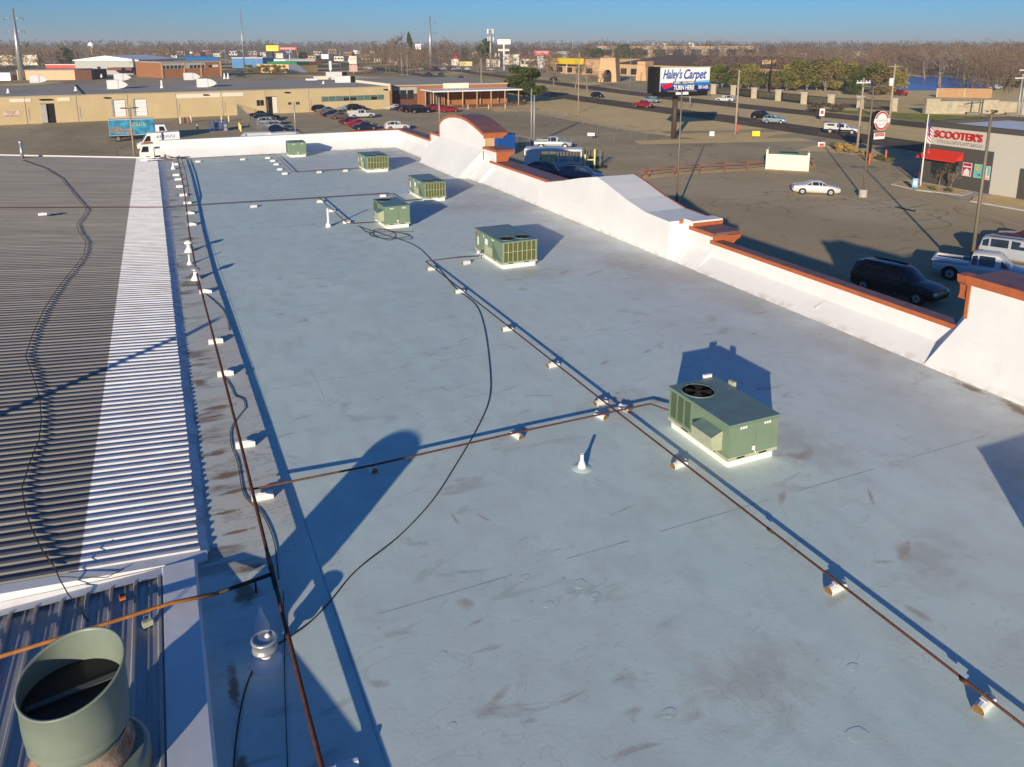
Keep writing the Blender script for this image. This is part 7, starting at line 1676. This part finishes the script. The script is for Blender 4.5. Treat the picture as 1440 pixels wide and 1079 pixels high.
for i, (u, v, vt_, w_, lb) in enumerate([(826, 92, 69, 10, 'dark evergreen left of the plaza arch, small'), (838, 92, 68, 12, 'dark evergreen left of the plaza arch, large'), (872, 88, 64, 10, 'dark rounded evergreen above the plaza roof'), (881, 90, 62.5, 14, 'dark evergreen with a pointed top above the plaza roof'), (896, 90, 68, 12, 'dark evergreen left of the office block'), (684, 92, 55, 10, 'tall dark pine left of the cell tower'), (675, 93, 62, 10, 'dark evergreen in front of the tall pine'), (577, 92, 46, 5, 'narrow brown cypress right of the bare trees'),
                                  (92, 94, 67, 9, 'dark evergreen behind the peach building, left'), (84, 95, 73, 6, 'dark evergreen behind the peach building, small'), (105, 94, 72, 10, 'dark evergreen behind the peach building, right'), (60, 94, 74, 7, 'dark evergreen beside the cream building'), (427, 90, 73, 7, 'round olive tree above the market roof'), (1016, 82, 71, 9, 'dark evergreen in front of the office block, left'), (1055, 84, 71, 10, 'dark evergreen in front of the office block, right'), (908, 84, 70, 8, 'dark evergreen behind the plain stucco tower')]):
    p = G(u, v); h = ztop(p.x, p.y, vt_); r_ = w_ * depth_of(p.x, p.y) / F_PX
    leafy('ever', i, lb, 'evergreen_tree', 'tree', p.x, p.y, h, r_, 'dark evergreens', M_EVER, 2400, .15, .45, .8, .045, 14)
for i, (u, v, vt_, w_, lb) in enumerate([(350, 103, 91, 8, 'yellow green bush behind the warehouse roof, left end'), (362, 104, 93, 7, 'yellow green bush behind the warehouse roof, second'), (374, 104, 91, 8, 'yellow green bush behind the warehouse roof, third'), (386, 104, 91, 8, 'yellow green bush behind the warehouse roof, fourth'), (396, 104, 92, 7, 'yellow green bush behind the warehouse roof, right end')]):
    p = G(u, v); h = ztop(p.x, p.y, vt_); r_ = w_ * depth_of(p.x, p.y) / F_PX
    leafy('yel', i, lb, 'yellow_bush', 'bush', p.x, p.y, h, r_, 'yellow bushes behind the warehouse', M_YELLOWL, 1800, .1, .1, .8, .05, 12)
SB = 'shrubs in the planting beds'
M_GRS = make_foliage('golden_grass_plant', (.36, .22, .06), (.55, .38, .12))
for i, (u, v, hh_, rr_, m, kd, lb) in enumerate([(1380, 268, 1.5, .8, M_GRS, 'gold', 'golden ornamental grass clump beside the dark shop panel'), (1392, 270, 1.8, 1.0, M_GRS, 'gold', 'larger golden grass clump left of the red bar'), (1402, 272, 1.5, .8, M_GRS, 'gold', 'golden grass clump touching the red bar'), (1422, 275, 2.3, .95, M_LEAF, 'shrub', 'tall green shrub right of the red bar'), (1434, 279, 1.7, .8, M_GRS, 'gold', 'golden grass clump right of the green shrub'),
                                             (1181, 213, 1.2, 1.2, M_GRS, 'gold', 'dry grass clump at the left of the corner planter'), (1196, 216, 1.4, 1.0, M_GRS, 'gold', 'dry grass clump beside the crossarm pole foot'), (1213, 221, 1.0, 1.0, M_GRS, 'gold', 'dry grass clump left of the orange bollards'), (1240, 226, .8, .9, M_LEAF, 'shrub', 'low green shrub right of the orange bollards'), (1175, 207, .6, 1.2, M_LEAF, 'shrub', 'low dark green shrub on the corner planter'), (1250, 229, .7, .7, M_YELLOWL, 'ybush', 'small yellow shrub at the end of the corner planter'), (1310, 268, .5, .5, M_LEAF, 'shrub', 'small shrub in the flag island'), (1335, 271, .5, .5, M_LEAF, 'shrub', 'second small shrub in the flag island'),
                                             (1324, 158.5, 1.4, 1.6, M_YELLOWL, 'ybush', 'yellow green shrub at the foot of the stone wall, left'), (1333, 158.7, 1.0, 1.0, M_LEAF, 'shrub', 'green shrub at the stone wall, second'), (1341, 158.8, 1.0, .9, M_LEAF, 'shrub', 'green shrub at the stone wall, third'), (1350, 159, 1.0, .9, M_GRS, 'gold', 'brown shrub at the stone wall, fourth'), (1359, 159, .9, .9, M_LEAF, 'shrub', 'green shrub at the stone wall, fifth'), (1368, 159, .9, .9, M_GRS, 'gold', 'brown shrub at the stone wall, sixth'), (1388, 160, .9, .9, M_LEAF, 'shrub', 'round green shrub before the second stone wall block'), (1398, 160.5, .9, .9, M_LEAF, 'shrub', 'round green shrub between the stone wall blocks'), (1422, 160, .9, .9, M_LEAF, 'shrub', 'round green shrub before the right stone wall'),
                                             (1150, 158, 2.2, 3.0, M_TWIG, 'twig', 'brown leafless shrub mass on the verge by the pillars'), (1178, 158, 2.0, 2.6, M_TWIG, 'twig', 'second brown leafless shrub mass on the verge'), (1420, 121, 3.2, 3.6, M_YELLOWL, 'ybush', 'olive shrub beyond the stone wall at the right edge'), (1433, 124, 3.0, 3.0, M_YELLOWL, 'ybush', 'second olive shrub at the right edge'), (733, 147, 1.0, 1.4, M_TWIG, 'twig', 'dry twiggy brush under the juniper'), (722, 146, .8, 1.2, M_TWIG, 'twig', 'smaller dry brush left under the juniper')]):
    p = G(u, v); leafy(kd, i, lb, 'shrub', 'shrub', p.x, p.y, hh_, rr_, SB, m, 900, .05, .0, .9, .06, 9)
# young bare trees in the shop planting
for i, (u, v, h, lb) in enumerate([(1320, 262, 3.2, 'thin sapling before the shop window'), (1335, 268, 2.8, 'thin sapling before the posters'), (1292, 258, 1.6, 'tiny sapling at the flagpole foot')]):
    p = G(u, v); bare_tree(i + 2, lb, p.x, p.y, h, 'young saplings')

# far winter woods: nobody could count them, one mass in depth
def woods(name, bands, seed, m):
    rr = random.Random(seed); mb = MB()
    for (u0, u1, d0, d1, h0, h1, n) in bands:
        for k in range(n):
            u = rr.uniform(u0, u1); d = d0 * (d1 / d0) ** rr.random()
            r_ = ray(u, 62); l_ = math.hypot(r_[0], r_[1]); x, y = r_[0] / l_ * d, r_[1] / l_ * d
            h = rr.uniform(h0, h1); R_ = h * rr.uniform(.35, .6); nt_ = 40 + int(95 * (500 / d)) if d < 900 else 30
            mb.tube([(x, y, 0), (x + rr.uniform(-.9, .9), y + rr.uniform(-.5, .5), h * .6)], [.2, .07], 3, 0, False, False)
            ls = max(.35, d * .0011)
            for q in range(nt_):
                a = rr.uniform(0, 2 * PI); zz = rr.random() ** .7; rad = R_ * math.sqrt(rr.random()) * (1 - .6 * zz ** 2) * (.7 + .5 * zz)
                px_, py_, pz_ = x + rad * math.cos(a), y + rad * math.sin(a), h * (.04 + .96 * zz)
                s_ = ls * rr.uniform(.7, 1.8); dx, dy, dz = rr.uniform(-1, 1) * s_, rr.uniform(-1, 1) * s_, rr.uniform(.2, 1.6) * s_
                mb.add([(px_, py_, pz_), (px_ + dx, py_ + dy, pz_ + dz), (px_ + dx * .3 + .5 * s_, py_ + dy * .3, pz_ + dz * .5)], [(0, 1, 2)])
    o = mb.build(name, m, fix=False); tag(o, None, None, None, 'stuff'); return o
o = woods('far_woods', [(-150, 1600, 900, 2600, 12, 20, 1500), (-150, 560, 900, 1500, 9, 13, 300), (820, 1600, 520, 900, 10, 17, 420), (530, 820, 620, 1100, 9, 13, 200)], 11, M_WOODS)
tag(o, 'brown winter woods filling the horizon', 'woods')
M_WOODS2 = make_foliage('near_winter_woods', (0.13, 0.085, 0.055), (0.24, 0.17, 0.11))
o = woods('winter_woods', [(1350, 1480, 300, 520, 10, 15, 120), (1095, 1250, 300, 520, 9, 14, 150), (1235, 1365, 445, 600, 10, 15, 170), (985, 1130, 330, 480, 8, 12, 60), (600, 830, 420, 620, 7, 11, 60), (510, 600, 420, 600, 9, 14, 50), (-60, 240, 600, 900, 9, 13, 130)], 12, M_WOODS2)
tag(o, 'pale brown bare thicket behind the pond and the green trees', 'woods')
# power lines
def wire(pts, label):
    out = []
    for i in range(len(pts) - 1):
        a, b = Vector(pts[i]), Vector(pts[i + 1])
        for k in range(12):
            t_ = k / 12; q = a.lerp(b, t_); q.z -= 4 * t_ * (1 - t_) * (b - a).length * .02; out.append(q)
    out.append(Vector(pts[-1])); tag(MB().tube(out, .02, 3).build('power_line', M_DARK), label, 'power line', 'power lines')
def tip(u, v, vt_): p = G(u, v); return Vector((p.x, p.y, ztop(p.x, p.y, vt_)))
wire([tip(1205, 213, 112), tip(1250, 176, 92), tip(1428, 180, 108)], 'sagging power line linking the crossarm poles at the right')
wire([tip(1205, 213, 112), tip(1034, 190, 99), tip(813, 159, 74), tip(677, 147, 83)], 'long sagging power line along the near side of the road')

# ================================================================== HAZE
hz = MB().b2((-6000, -900, -1.5), (6000, 5600, 60)).build('haze', None if False else [])
hz['kind'] = 'stuff'; hz['label'] = 'thin morning haze over the distance'
m = bpy.data.materials.new('haze'); m.use_nodes = True; n = m.node_tree.nodes; n.remove(n['Principled BSDF'])
v = n.new('ShaderNodeVolumePrincipled'); v.inputs['Density'].default_value = 0.00024; v.inputs['Color'].default_value = (.72, .78, .85, 1); v.inputs['Anisotropy'].default_value = 0.0
m.node_tree.links.new(v.outputs[0], n['Material Output'].inputs['Volume']); hz.data.materials.append(m)
